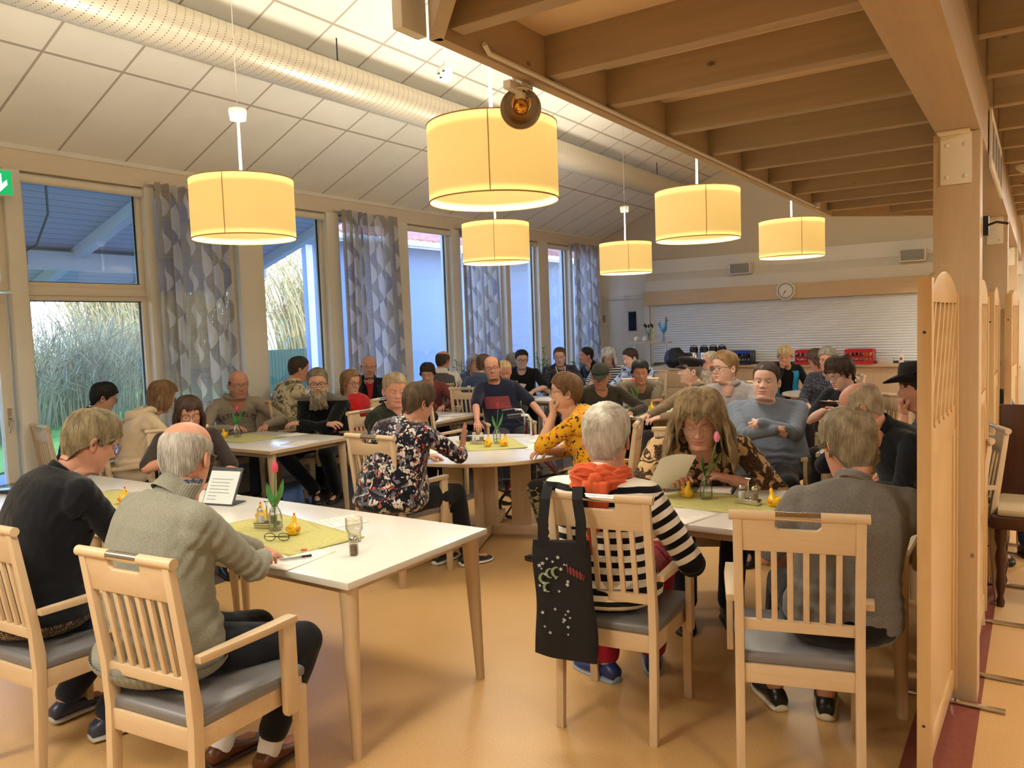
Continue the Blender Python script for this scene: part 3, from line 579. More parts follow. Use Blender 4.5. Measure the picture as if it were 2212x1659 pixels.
# twig bushes
TW = NT('bare_twigs', 0.8); v = TW.co(); TW.col(TW.ramp(TW.noise(v, 1.2, 3), [(0.35, srgb(126, 112, 84)), (0.65, srgb(172, 156, 112))])); TW = TW.m
def twig_bush(cx, cy, rx, ry, h, n, seed, label, group, mat=TW, name='bare_bush', thick=0.012, spread=0.5):
    rnd = random.Random(seed); mb = MB()
    for k in range(n):
        a = rnd.uniform(0, 6.283); rr = math.sqrt(rnd.random()); x = rx*rr*math.cos(a); y = ry*rr*math.sin(a)
        hh = h*(0.55+0.45*rnd.random())*(1-0.35*rr*rr); dx = rnd.gauss(0, spread*0.3)+x/rx*spread*0.5; dy = rnd.gauss(0, spread*0.3)+y/ry*spread*0.5
        p0 = Vector((x*0.8, y*0.8, -0.09)); p1 = p0+Vector((dx*0.35*hh, dy*0.35*hh, hh*0.55)); p2 = p0+Vector((dx*hh, dy*hh, hh))
        mb.tube([p0, p1, p2], [thick, thick*0.7, thick*0.3], 3)
        for t in range(4):
            u = rnd.uniform(0.35, 0.95); q0 = p0.lerp(p1, u/0.5) if u < 0.5 else p1.lerp(p2, (u-0.5)/0.5)
            mb.tube([q0, q0+Vector((rnd.gauss(0, 0.22), rnd.gauss(0, 0.22), rnd.uniform(0.1, 0.45)))], [thick*0.55, thick*0.25], 3)
    o = mb.build(name, mat, loc=(cx, cy, 0)); tag(o, label, 'bush' if 'bush' in name else 'tree', group); return o
bz = [(-16.3, 6.4), (-17.9, 9.0), (-20.6, 11.6), (-15.6, 3.4), (-15.6, 0.2)]
bl = ['bare twiggy bush in the middle of the left window', 'bare twiggy bush at the right side of the left window', 'bare twiggy bush behind the first curtain', 'bare twiggy bush at the left side of the left window', 'bare twiggy bush seen through the glazed door']
for i, (x, y) in enumerate(bz): twig_bush(x, y, 1.7, 1.7, 2.85, 460, 10+i, bl[i], 'bare bushes on the lawn')
for i, (x, y) in enumerate([(-30, 10), (-29, 18.5), (-25, 24.5), (-30, 0), (-40, 46)]):
    twig_bush(x, y, 3.4, 3.4, 8.5, 520, 40+i, ['tall bare tree in evening sun right behind the bushes of the left window', 'tall bare tree behind the bushes, right of the first one', 'tall bare tree in front of the board fence by the red roofed house', 'tall bare tree seen through the exit door', 'most distant bare tree behind the board fence'][i], 'bare trees beyond the lawn', name='bare_tree', thick=0.04, mat=plain('sunlit_bark', srgb(196, 172, 120), 0.8, var=0.15, scale=2))
# red roofed house and fence
h = empty('red_roof_house', (-34, 33.5, 0), 0, 'distant pale blue house with red tiled roof seen between window posts', 'house')
MB().box(-3, 3, -2.6, 2.6, -0.1, 3.0).build('wall', plain('blue_board_wall', srgb(150, 176, 200), 0.8), h); MB().prism([(-3.1, 2.8), (3.1, 2.8), (0, 4.4)], 'X', -3.3, 3.3).build('roof', TR, h)
MB().box(3.0, 3.03, -1.5, -0.3, 0.8, 2.0).build('window', M_['white'], h)
o = MB(); [o.box(-20, -19.95, 15.4+i*0.13, 15.51+i*0.13, -0.1, 1.25) for i in range(24)]; f_ = o.build('board_fence', plain('green_fence_boards', srgb(84, 108, 78), 0.8)); tag(f_, 'dark green board fence beyond the asphalt', 'fence')
for i, (px, py) in enumerate(((80, 862), (92, 872), (136, 870), (4, 868), (2, 880))):
    p = at_z(px, py+30, -0.1); fl = empty('daffodil', (p[0], p[1], -0.1), i, ['yellow daffodil nearest the left window frame outside', 'lower yellow daffodil right beside the left window frame outside', 'yellow daffodil standing alone behind the empty chair by the exit door', 'upper yellow daffodil seen through the exit door glass', 'lower yellow daffodil seen through the exit door glass'][i], 'flower', 'daffodils outside the exit door')
    MB().tube([(0, 0, 0), (0.01, 0, 0.32)], 0.006, 5).build('stem', M_['green'], fl)
    mb = MB()
    for k in range(6): mb.sphere((0.07*math.cos(k*1.047), 0.07*math.sin(k*1.047), 0.33), (0.045, 0.045, 0.012), 8)
    mb.sphere((0.0, 0.0, 0.35), (0.03, 0.03, 0.04), 8); mb.build('blossom', plain('daffodil_yellow', srgb(240, 200, 30), 0.6), fl, smooth=True)
# ---------------------------------------------------------------- chairs and tables
def make_chair():
    r = empty('dining_armchair', (0, 0, 0)); W = 0.215; be, bx, by = M_['beech'], M_['beechX'], M_['beechY']
    # origin: seat centre on the floor, facing +Y
    def side(poly, x0, x1, name='leg'):
        mb = MB(); mb.prism(poly, 'X', x0, x1); return mb.build(name, be, r, bevel=0.004)
    for s in (-1, 1):
        a, b = sorted((s*W, s*(W-0.032)))
        side([(-0.255, 0), (-0.222, 0), (-0.198, 0.28), (-0.190, 0.50), (-0.205, 0.62), (-0.262, 0.985), (-0.288, 0.985), (-0.238, 0.60), (-0.232, 0.44), (-0.240, 0.25)], a, b)
        a, b = sorted((s*(W+0.025), s*(W-0.012)))
        side([(0.205, 0), (0.232, 0), (0.245, 0.40), (0.198, 0.40)], a, b)
    seat = MB(); n = 10; rings = []
    def outline(k, g):
        return [(-0.205-g, -0.215-g, k), (0.205+g, -0.215-g, k), (0.237+g, 0.10, k), (0.237+g, 0.24+g, k), (0, 0.255+g, k), (-0.237-g, 0.24+g, k), (-0.237-g, 0.10, k)]
    seat.loft([outline(0.435, -0.012), outline(0.437, 0), outline(0.462, 0.002), outline(0.474, -0.008), outline(0.478, -0.03)])
    seat.build('seat', M_['cushion'], r, bevel=0.006)
    f = MB(); f.box(-0.20, 0.20, -0.225, -0.205, 0.365, 0.435); f.box(-0.22, 0.22, 0.215, 0.235, 0.365, 0.435)
    for s in (-1, 1): f.prism([(s*0.185, -0.22), (s*0.207, -0.22), (s*0.232, 0.23), (s*0.21, 0.23)], 'Z', 0.365, 0.435)
    f.build('seat_frame', bx, r, bevel=0.003)
    def yb(z): return -0.216-0.060*(z-0.62)/0.365*1.0
    b = MB(); b.box(-W+0.03, W-0.03, -0.012, 0.012, 0, 0.038, M=T(0, yb(0.575)-0.004, 0.56)); b.build('back_rail', bx, r, bevel=0.003)
    tilt = Matrix.Rotation(0.155, 4, 'X')
    Mt = T(0, yb(0.86), 0.86) @ tilt
    b = MB(); w2 = W-0.031; b.prism([(-w2, 0), (w2, 0), (w2, 0.125), (0.075, 0.125), (0.075, 0.092), (0.062, 0.080), (-0.062, 0.080), (-0.075, 0.092), (-0.075, 0.125), (-w2, 0.125)], 'Y', -0.010, 0.010, M=Mt)
    b.build('backrest', bx, r, bevel=0.003)
    for s in (-1, 1):
        mb = MB(); mb.tube([(s*0.073, 0, 0.128), (s*(W+0.012), 0, 0.128)], 0.0175, 14, M=Mt); mb.build('top_roll', bx, r, smooth=True)
    mb = MB(); mb.tube([(-0.074, 0, 0.128), (0.074, 0, 0.128)], 0.016, 14, M=Mt); mb.build('grab_handle', M_['chrome'], r, smooth=True)
    for k in range(6):
        x = -0.132+k*0.0528; mb = MB(); mb.prism([(yb(0.60)-0.006, 0.59), (yb(0.60)+0.008, 0.59), (yb(0.87)+0.006, 0.875), (yb(0.87)-0.008, 0.875)], 'X', x-0.010, x+0.010); mb.build('slat', be, r, bevel=0.002)
    for s in (-1, 1):
        mb = MB(); mb.prism([(s*0.215, -0.215), (s*0.245, -0.215), (s*0.268, 0.05), (s*0.272, 0.185), (s*0.225, 0.185), (s*0.222, 0.05)], 'Z', 0.655, 0.680); mb.build('armrest', by, r, bevel=0.004)
        a, b_ = sorted((s*0.240, s*0.266)); mb = MB(); mb.prism([(0.125, 0.335), (0.170, 0.335), (0.180, 0.35), (0.180, 0.655), (0.118, 0.655), (0.118, 0.35)], 'X', a, b_); mb.build('arm_support', be, r, bevel=0.004)
    return r
CHAIR0 = make_chair(); _chair_used = [False]
def chair(x, y, facing_deg, label, group='beech dining armchairs'):
    """facing_deg: 0 = +Y, 90 = +X"""
    rz = -math.radians(facing_deg)
    if not _chair_used[0]:
        _chair_used[0] = True; o = CHAIR0; o.location = (x, y, 0); o.rotation_euler = (0, 0, rz)
    else: o = clone(CHAIR0, (x, y, 0), rz)
    tag(o, label, 'chair', group); return o
WHITE_EDGE = M_['lam']
def rect_table(x0, x1, y0, y1, label, legs=None, edge='lam', rz=0, name='dining_table', ins=0.06):
    cx, cy = (x0+x1)/2, (y0+y1)/2; r = empty(name, (cx, cy, 0), rz, label, 'table', 'rectangular dining tables'); a, b = (x1-x0)/2, (y1-y0)/2
    MB().box(-a, a, -b, b, 0.692, 0.72).build('tabletop', M_['lam'], r, bevel=0.002)
    if edge == 'beech':
        mb = MB()
        for A in ((-a-0.004, a+0.004, -b-0.004, -b+0.001), (-a-0.004, a+0.004, b-0.001, b+0.004), (-a-0.004, -a+0.001, -b, b), (a-0.001, a+0.004, -b, b)): mb.box(*A, 0.692, 0.7185)
        mb.build('edge_band', M_['beechX'], r)
    fr = MB()
    for A in ((-a+0.08, a-0.08, -b+0.07, -b+0.09), (-a+0.08, a-0.08, b-0.09, b-0.07), (-a+0.08, -a+0.10, -b+0.09, b-0.09), (a-0.10, a-0.08, -b+0.09, b-0.09)): fr.box(*A, 0.645, 0.692)
    fr.build('under_frame', M_['beechX'], r)
    for sx_ in (-1, 1):
        for sy in (-1, 1):
            x, y = sx_*(a-ins), sy*(b-ins); mb = MB()
            def sec(z, k): 
                w_, d_ = (0.040*k, 0.022*k)
                return [(x+px*(1)+sx_*0.0, y+py, z) for px, py in [(0.047*k*math.cos(t)*sx_*0.9+sx_*(0.04-0.04*k), 0.036*k*math.sin(t)+sy*(0.034-0.034*k)) for t in [2*math.pi*i/12 for i in range(12)]]]
            rings = [sec(0.0, 0.5), sec(0.35, 0.75), sec(0.692, 1.0)]
            mb.loft(rings); mb.build('leg', M_['beech'], r, smooth=True)
    return r
def round_table(x, y, R_, label, beech_edge=True, rz=0.4):
    r = empty('round_dining_table', (x, y, 0), rz, label, 'table', 'round dining tables')
    mb = MB(); mb.lathe([(0, 0.72), (R_, 0.72), (R_, 0.7195), (R_-0.001, 0.694), (0, 0.694)], 72); mb.build('tabletop', M_['lam'], r, smooth=True)
    mb = MB(); mb.lathe([(R_, 0.7205), (R_+0.005, 0.717), (R_+0.006, 0.697), (R_, 0.692), (R_-0.002, 0.70)], 72); mb.build('edge_band', M_['beechX'], r, smooth=True)
    for k in range(2):
        mb = MB(); mb.box(-0.56, 0.56, -0.035, 0.035, 0.025+0.001*k, 0.095, M=RZ(k*math.pi/2)); 
        for s in (-1, 1): mb.box(s*0.53-0.03, s*0.53+0.03, -0.03, 0.03, 0, 0.03, M=RZ(k*math.pi/2))
        mb.build('foot_beam', M_['beechX'], r, bevel=0.005)
    for k in range(4):
        mb = MB(); mb.box(0.20, 0.36, -0.018, 0.018, 0.09, 0.694, M=RZ(k*math.pi/2)); mb.build('leg', M_['beech'], r, bevel=0.003)
    mb = MB(); mb.box(-0.05, 0.05, -0.05, 0.05, 0.09, 0.694, M=RZ(0.78)); mb.build('centre_column', M_['beech'], r, bevel=0.003)
    return r
TAB = {}
rect_table(-3.97, -2.165, 2.08, 2.99, 'white rectangular table in the left foreground with a yellow-green runner and papers')
rect_table(-5.79, -3.98, 2.08, 2.99, 'white table behind the woman in black, with a black laptop at its left end')
rect_table(-6.52, -5.27, 4.27, 5.19, 'white table with beech edge in front of the bearded man', edge='beech')
round_table(-3.68, 5.10, 0.775, 'round white table with two hen figures between the floral and the yellow blouse')
rect_table(-2.10, -0.42, 3.46, 4.40, 'white table in the right foreground, before the striped pullover and the grey t-shirt', ins=0.05)
rect_table(-6.15, -5.20, 6.25, 7.20, 'white table in front of the man in a navy t-shirt, covered with sheets', edge='beech')
round_table(-3.38, 7.97, 0.68, 'round white table with two hens between the green cap and the peaked sailor cap', rz=0.2)
rect_table(-6.2, -5.15, 8.65, 9.25, 'white table with papers in front of the young man in a black t-shirt', edge='beech')
round_table(-4.95, 9.50, 0.45, 'small white table in front of the white-haired woman in stripes', rz=0.1)
round_table(-2.25, 10.42, 0.48, 'round white table before the woman in a blue vest, carrying a round tray', rz=0.7)
rect_table(-1.28, -0.50, 5.72, 6.42, 'small white table with a grey cycling helmet, behind the bent white head', edge='beech')
# ---------------------------------------------------------------- people builder
def nrm(v): v = np.asarray(v, float); return v/(np.linalg.norm(v)+1e-12)
def snoise(p, seed, freq, octs=2):
    rs = np.random.RandomState(seed); out = np.zeros(len(p)); a = 1.0
    for o in range(octs):
        for _ in range(5):
            d = rs.normal(size=3); d = d/np.linalg.norm(d)*freq*rs.uniform(0.6, 1.4); out += a*np.sin(p@d+rs.uniform(0, 6.28)+1.3*np.sin(p@np.roll(d, 1)*0.6+rs.uniform(0, 6)))/5
        a *= 0.5; freq *= 2.1
    return out
Z_ = np.array([-.23, -.19, -.155, -.135, -.128, -.120, -.112, -.10, -.085, -.07, -.05, -.03, 0.0, .02, .04])
YF_ = np.array([.012, .024, .028, .034, .050, .070, .080, .086, .087, .088, .089, .090, .090, .0945, .095])
YB_ = np.array([-.036, -.050, -.056, -.056, -.057, -.058, -.060, -.064, -.070, -.077, -.084, -.091, -.098, -.100, -.101])
WW_ = np.array([.040, .056, .061, .060, .059, .056, .054, .056, .061, .066, .071, .0745, .0765, .0775, .078])
def head_dims(z):
    s = np.sqrt(np.clip(1-np.clip((z-.04)/.082, 0, 1)**2.2, 0, 1))
    return np.interp(z, Z_, YF_)*s, np.interp(z, Z_, YB_)*s, np.interp(z, Z_, WW_)*s
def head_r(th, z, jaw=1.0):
    yf, yb, w = head_dims(z); yc = (yf+yb)/2
    w = w*np.where(z < -.04, 1+(jaw-1)*np.clip((-.04-z)/.05, 0, 1), 1)
    b = np.where(np.cos(th) > 0, yf-yc, yc-yb); n = 2.25
    return (np.abs(np.sin(th)/(w+1e-9))**n+np.abs(np.cos(th)/(b+1e-9))**n)**(-1/n), yc
G = lambda x, s: np.exp(-(x/s)**2)
def head_surface(th, z, P=None, detail=True):
    P = P or {}
    r, yc = head_r(th, z, P.get('jaw', 1.0)); x = r*np.sin(th); y = yc+r*np.cos(th); fr = np.clip(np.cos(th)*2.2-0.1, 0, 1)
    if detail:
        nose = P.get('nose', 1.0); d = np.zeros_like(x)
        nz = np.interp(z, [-.048, -.040, -.033, -.024, 0.0, .018], [0, .014, .025, .021, .007, 0])*nose
        d += nz*G(x, .0095+.004*np.clip(-z*20, 0, 1)); d += .010*nose*(G(x-.013, .006)+G(x+.013, .006))*G(z+.036, .008)
        ax = np.abs(x); d -= .0105*G(ax-.031, .017)*G(z+.001, .013); d += .0045*G(ax-.028, .022)*G(z-.021, .008)
        d += .003*G(ax-.046, .016)*G(z+.030, .018); d += .006*G(x, .022)*G(z+.064, .006)+.0065*G(x, .018)*G(z+.076, .006)
        d -= .006*G(x, .024)*G(z+.070, .0028); d -= .003*G(x, .02)*G(z+.088, .006); d += .006*G(x, .018)*G(z+.104, .011)
        d -= .0022*P.get('age', 0.5)*G(ax-.026-(-.035-z)*.25, .0035)*np.clip(1-np.abs(z+.06)/.03, 0, 1)
        d -= .0015*P.get('age', 0.5)*np.clip(np.sin(z*520), 0, 1)*G(z-.055, .02)*G(x, .05)
        y = y+d*fr
        fat = P.get('fat', 0.0); cheek = .008*fat*G(z+.07, .04); x = x*(1+cheek/.07); 
        y = y+.018*fat*G(z+.125, .018)*fr
    return np.stack([x, y, z], -1)
def mesh_grid(nu, nv): return [(j*nu+i, j*nu+(i+1) % nu, (j+1)*nu+(i+1) % nu, (j+1)*nu+i) for j in range(nv-1) for i in range(nu)]
_HC = {}
def ear_mesh(s):
    vs = []; fs = []; nu, nv = 16, 7
    for j in range(nv):
        ph = math.pi*(j+.3)/(nv-.4)
        for i in range(nu):
            t = 2*math.pi*i/nu; k = math.sin(ph); yy = 0.017*k*math.cos(t); zz = 0.031*k*math.sin(t)*(1.0 if math.sin(t) > 0 else 0.92)
            rim = 0.006*math.cos(ph)+(0.0045 if k > .75 and not (t > 5.2 or t < .4) else 0)*(1 if math.cos(ph) > -.2 else 0)-0.004*(1 if (k < .5 and math.cos(ph) > 0) else 0)
            vs.append((s*(0.079+rim+0.010*(-(yy)/0.017*.6+.2)), -.012+yy-0.10*zz, -.018+zz))
    for j in range(nv-1):
        for i in range(nu): fs.append((j*nu+i, j*nu+(i+1) % nu, (j+1)*nu+(i+1) % nu, (j+1)*nu+i))
    fs.append(tuple(range(nu))); fs.append(tuple((nv-1)*nu+i for i in range(nu))[::-1]); return np.array(vs), fs
def head_mesh(q, P):
    """returns verts, faces, colour class (0 skin 1 lips 2 brow 3 stubble 4 lid)"""
    nu = int(56+48*q); u = np.linspace(0, 1, nu, endpoint=False)*2*np.pi; th = u-0.55*np.sin(u)
    zt = np.concatenate([[.1219], .04+.082*np.sin(np.linspace(1.45, 0.05, int(12+12*q)))**0.95, np.linspace(.036, -.125, int(34+34*q)), np.linspace(-.13, -.23, 10)])
    th2, z2 = np.meshgrid(th, zt); V = head_surface(th2, z2, P).reshape(-1, 3); nv = len(zt); F = mesh_grid(nu, nv)
    V = np.vstack([V, [[0, -.003, .1222]]]); ti = len(V)-1; F += [(i, ti, (i+1) % nu) for i in range(nu)]
    for s in (-1, 1):
        ev, ef = ear_mesh(s); b = len(V); ev = ev*np.array([1, 1, 1]); V = np.vstack([V, ev]); F += [tuple(i+b for i in f) for f in ef]
    lid = P.get('lid', 0.25)
    for s in (-1, 1):
        c = np.array([s*.031, .0745, .000]); b = len(V); n1, n2 = 14, 7; vs = []
        for j in range(n2):
            el = -1.1+(2.7)*j/(n2-1)
            for i in range(n1): az = -1.45+2.9*i/(n1-1); vs.append(c+.0135*np.array([math.sin(az)*1.12, math.cos(az)*math.cos(el*0.55+0.7-lid*1.15), math.sin(el*0.55+0.72-lid*1.15)]))
        V = np.vstack([V, np.array(vs)]); F += [(b+j*n1+i, b+j*n1+i+1, b+(j+1)*n1+i+1, b+(j+1)*n1+i) for j in range(n2-1) for i in range(n1-1)]
    C = np.zeros(len(V), int); x, y, z = V.T; ax = abs(x); f = y > .05
    sm_ = P.get('smile', 0)*(x**2)*9; C[f & (G(x, .023)*(np.abs(z+.070-sm_) < .0105*np.sqrt(np.clip(1-(x/.026)**2, 0, 1))) > 0.2)] = 1
    C[f & (ax > .012) & (ax < .046) & (np.abs(z-(.0235+.003*np.sin((ax-.012)*90))) < .0038)] = 2
    if P.get('stubble'): C[(z < -.045) & (y > -.005) & (z > -.125) & (C == 0)] = 3
    return V, F, C
def skull_hit(d, P, inset=0.0):
    """march rays from inside the skull out to the surface, vectorised"""
    c = np.array([0, -.004, -.005]); lo = np.zeros(len(d)); hi = np.full(len(d), .26)
    for _ in range(22):
        mid = (lo+hi)/2; p = c+d*mid[:, None]; z = p[:, 2]; zc_ = np.clip(z, -.2299, .1215)
        yf, yb, w = head_dims(zc_); yc = (yf+yb)/2; th = np.arctan2(p[:, 0], p[:, 1]-yc); r, _ = head_r(th, zc_); rr = np.hypot(p[:, 0], p[:, 1]-yc)
        ins = (rr < r) & (z < .1215) & (z > -.2299); lo = np.where(ins, mid, lo); hi = np.where(ins, hi, mid)
    return c+d*lo[:, None], d
def hairline(th, style):
    """z of the hairline for azimuth th (0 front); th array"""
    a = np.abs(th); fz = style.get('front', .072); side = style.get('side', -.012); nape = style.get('nape', -.075)
    return np.interp(a, [0, .45, .75, 1.0, 1.22, 1.38, 1.60, 1.82, 2.1, 2.6, 3.1416], [fz, fz-.002, fz-.02, .030, .012, side, .022, -.02, -.045, nape, nape])
def hair_build(q, st, seed, grav=np.array([0, 0, -1.])):
    rs = np.random.RandomState(seed); nA = int(90+110*q); nB = int(20+16*q); tilt = st.get('pole', 0.35); A = np.linspace(0, 2*np.pi, nA, endpoint=False)
    part = st.get('part', 0.0); pole = nrm([part, -math.sin(tilt), math.cos(tilt)]); e1 = nrm(np.cross([0, 1, 0] if abs(pole[1]) < .9 else [1, 0, 0], pole)); e2 = np.cross(pole, e1)
    th_full = st.get('thick', .012); B = np.linspace(0.015, 2.75, 90)
    AA, BB = np.meshgrid(A, B); D = (np.cos(BB)[..., None]*pole+np.sin(BB)[..., None]*(np.cos(AA)[..., None]*e1+np.sin(AA)[..., None]*e2)).reshape(-1, 3)
    pts, _ = skull_hit(D, {}); pts = pts.reshape(len(B), nA, 3); th = np.arctan2(pts[..., 0], pts[..., 1]+.004); hl = hairline(th, st)
    ztop = st.get('bald', None)
    below = pts[..., 2] < hl+snoise(pts.reshape(-1, 3), seed, 90).reshape(hl.shape)*.004
    first = np.argmax(below, axis=0); first[~below.any(axis=0)] = len(B)-1
    bend = B[first]; bend = (bend+np.roll(bend, 1)+np.roll(bend, -1))/3
    t = np.linspace(0, 1, nB)
    bst = np.full(nA, 0.012)
    if ztop is not None:   # bald crown: hair only below the band
        fr_ = pts[..., 2] < np.interp(np.abs(th), [0, 1.2, 2.2, 3.14], [-.2, ztop[0], ztop[1], ztop[1]])
        fi = np.argmax(fr_, axis=0); fi[~fr_.any(axis=0)] = 10**6; bare = (fi >= 10**6); bst = np.where(fi < 10**6, B[np.clip(fi, 0, len(B)-1)], bend-.01); bst = np.minimum(bst, bend-.01)
    BBt = bst[None, :]+(bend-bst)[None, :]*t[:, None]; AAt = np.broadcast_to(A, BBt.shape)
    D = (np.cos(BBt)[..., None]*pole+np.sin(BBt)[..., None]*(np.cos(AAt)[..., None]*e1+np.sin(AAt)[..., None]*e2))
    base, _ = skull_hit(D.reshape(-1, 3), {}); base = base.reshape(nB, nA, 3); c0 = np.array([0, -.004, .0]); N = base-c0; N /= np.linalg.norm(N, axis=-1, keepdims=True)
    thb = np.arctan2(base[..., 0], base[..., 1]+.004); fh = st.get('flat', 0)
    thick = th_full*(0.35+0.65*np.sin(np.clip(t[:, None]*1.1+.42, 0, np.pi*.98))) if ztop is None else th_full*np.sin(np.clip(t[:, None], .02, .98)*np.pi)**.5
    thick = thick*np.where(np.abs(thb) < .9, st.get('frontvol', 1.0), 1.0)
    if ztop is None and st.get('length', 0) == 0: thick = thick*(1-.82*np.clip((t[:, None]-.45)/.55, 0, 1)**1.3)
    # strand relief running with the meridians
    ph = rs.uniform(0, 6.28, 8); fq = [17, 29, 43, 61]; sw = st.get('swirl', 0.0); Ax = AAt+sw*BBt+0.25*np.sin(BBt*3+ph[7])
    rel = sum(np.sin(k*Ax+ph[i]+1.1*np.sin(3*BBt+ph[i+1])) for i, k in enumerate(fq))/4
    clump = np.sin(9*Ax+ph[5]+2*BBt)*.6+np.sin(5*Ax+ph[6])*.4; amp = st.get('amp', .0022)
    wav = st.get('wavy', 0)*np.sin(BBt*14+clump*3)
    R = thick+amp*rel*np.minimum(1, t[:, None]*3)+amp*1.3*clump*t[:, None]+wav*t[:, None]
    if ztop is not None: R = np.where(bare[None, :], -.008, R)
    outer = base+N*R[..., None]; rings = [outer[j] for j in range(nB)]
    L = st.get('length', 0.0); edgeN = N[-1].copy(); the = thb[-1]; a = np.abs(the)
    lenA = np.interp(a, [0, .55, .95, 1.15, 3.14], [st.get('fringe', 0.0), st.get('fringe', 0.0)*.9, L*.9, L, L]) if L > 0 else np.full(nA, st.get('fringe', 0.0))*(a < .95)
    if st.get('fringe', 0) > .02: lenA = lenA+.014*np.clip(1-a/.45, 0, 1)
    if lenA.max() > 0.003:
        n2 = int(10+8*q); eh = edgeN.copy(); eh[:, 2] = 0; eh /= (np.linalg.norm(eh, axis=1, keepdims=True)+1e-9); last = rings[-1].copy(); z0 = last[:, 2]; zt = np.minimum(z0, z0)-0
        endz = st.get('endz', None)
        for j in range(1, n2+1):
            s_ = j/n2; Ls = lenA*s_
            if endz is not None: Ls = np.where(a > .95, np.maximum(0, (z0-endz))*s_, Ls)
            fl = st.get('flare', .02)*np.sin(s_*math.pi*.75)-st.get('curl', .012)*s_**3
            fl = np.where(a < .95, .007*np.sin(s_*2.6), fl)
            rel2 = amp*1.4*sum(np.sin(k*(A+sw*2)+ph[i]+3*s_) for i, k in enumerate(fq))/3+amp*2.2*np.sin(9*A+ph[5]+2.5*s_)*s_+st.get('wavy', 0)*np.sin(s_*9+np.sin(5*A)*2)
            gk = np.where(a < .95, 0.0, 1.0)[:, None]; gd = grav[None, :]*gk+np.array([0, 0, -1.])[None, :]*(1-gk); p = last+eh*(fl+rel2)[:, None]+gd*(Ls-(0.010*np.sin(13*A+ph[1])+.006*np.sin(31*A))*s_*(lenA > .02))[:, None]; rings.append(p)
    innr = []
    for j in (len(rings)-1, max(0, len(rings)-1-int(len(rings)*.5)), 0):
        p = rings[j]; c_ = np.array([0, -.004, 0]); v = p-c_; h = v.copy(); h[:, 2] = 0; n_ = h/(np.linalg.norm(h, axis=1, keepdims=True)+1e-9)
        innr.append(p-n_*(.010 if j > nB-1 else .012)+np.array([0, 0, .002]) if j > 0 else p*0.9+c_*.1)
    rings += innr; V = np.concatenate(rings); F = mesh_grid(nA, len(rings))
    # loose tufts: thin strands laid over the shell
    nt = int(st.get('tufts', 260)*(0.3+2.6*q)); tv = []; tf = []; nout = len(rings)-3; b0 = len(V); k = -1
    for k_ in range(nt):
        i = rs.randint(nA)
        if ztop is not None and bare[i]: continue
        j0 = rs.uniform(0.0, .75)*(nout-1); span = rs.uniform(.2, .5)*(nout-1); j1 = min(nout-1+rs.uniform(0, .5), j0+span); m_ = 5; dri = rs.normal()*nA*.012+sw*nA*.04; wd = rs.uniform(.0005, .0012)
        pr = []
        for s_ in range(m_):
            u = s_/(m_-1); jj = min(nout-1, j0+(j1-j0)*u); ii = i+dri*u; ja = int(jj); jb = min(nout-1, ja+1); ia = int(ii) % nA; ib = (ia+1) % nA; fa = jj-ja; fi = ii-math.floor(ii)
            p = (rings[ja][ia]*(1-fi)+rings[ja][ib]*fi)*(1-fa)+(rings[jb][ia]*(1-fi)+rings[jb][ib]*fi)*fa; o = p-np.array([0, -.004, 0]); n_ = o/(np.linalg.norm(o)+1e-9)
            lift = .0006+.0014*math.sin(u*3.14)+(st.get('loose', .0015))*u*rs.uniform(0, 1.6); pr.append((p+n_*lift, n_))
        for s_ in range(m_):
            p, n_ = pr[s_]; d = pr[min(m_-1, s_+1)][0]-pr[max(0, s_-1)][0]; sd = np.cross(d, n_); sd /= (np.linalg.norm(sd)+1e-9); w_ = wd*(1-.8*s_/(m_-1)); tv += [p-sd*w_, p+n_*w_*.9, p+sd*w_]
        k += 1; b = b0+k*m_*3
        for s_ in range(m_-1):
            for e_ in range(2): tf.append((b+s_*3+e_, b+s_*3+e_+1, b+(s_+1)*3+e_+1, b+(s_+1)*3+e_))
    if tv: V = np.vstack([V, np.array(tv)]); F += tf
    return V, F
def hair_mat(name, c, c2=None, rough=0.5):
    key = ('hair', name)
    if key in MATS: return MATS[key]
    q = NT(name, rough, spec=0.35); v = q.co((260, 260, 30)); f = q.noise(v, 1, 3, .7); f2 = q.noise(q.co((30, 30, 12)), 1, 2)
    c2 = c2 or sc(c, 1.5); q.col(q.mix(0.5, q.ramp(f, [(0.3, sc(c, .75)), (0.7, c2)]), q.ramp(f2, [(0.35, sc(c, .7)), (0.65, c2)]))); q.bump(f, 0.3, .002); MATS[key] = q.m; return q.m
SKIN_L = srgb(202, 156, 130); SKIN_T = srgb(170, 118, 90); SKIN_P = srgb(210, 170, 152)
def skin_mats(kind, hairc):
    key = ('skin', kind, tuple(round(x, 3) for x in hairc[:3]))
    if key in MATS: return MATS[key]
    c = {'L': SKIN_L, 'T': SKIN_T, 'P': SKIN_P, 'R': srgb(198, 144, 120)}[kind]
    def mk(n, col, r=.5):
        q = NT(n, r, spec=.35); q.b.inputs['Subsurface Weight'].default_value = .08; q.b.inputs['Subsurface Radius'].default_value = (.012, .004, .002); q.b.inputs['Subsurface Scale'].default_value = 1.0
        f = q.noise(q.co(), 22, 4, .6); q.col(q.ramp(f, [(0.3, sc(col, .90)), (0.5, col), (0.72, (min(1, col[0]*1.06), col[1]*.97, col[2]*.95, 1))])); q.bump(q.noise(q.co(), 260, 2), .12, .001); return q.m
    lip = (c[0]*.86, c[1]*.60, c[2]*.62, 1); br = tuple(c[i]*.35+hairc[i]*.55 for i in range(3))+(1,); stb = tuple(c[i]*.72+hairc[i]*.2 for i in range(3))+(1,)
    MATS[key] = [mk('skin', c), mk('lip_skin', lip, .4), mk('brow_hair', br, .7), mk('stubbled_skin', stb, .7)]; return MATS[key]
_em = NT('eye_white', .15); _em.col(srgb(205, 198, 192)); EYEW = _em.m
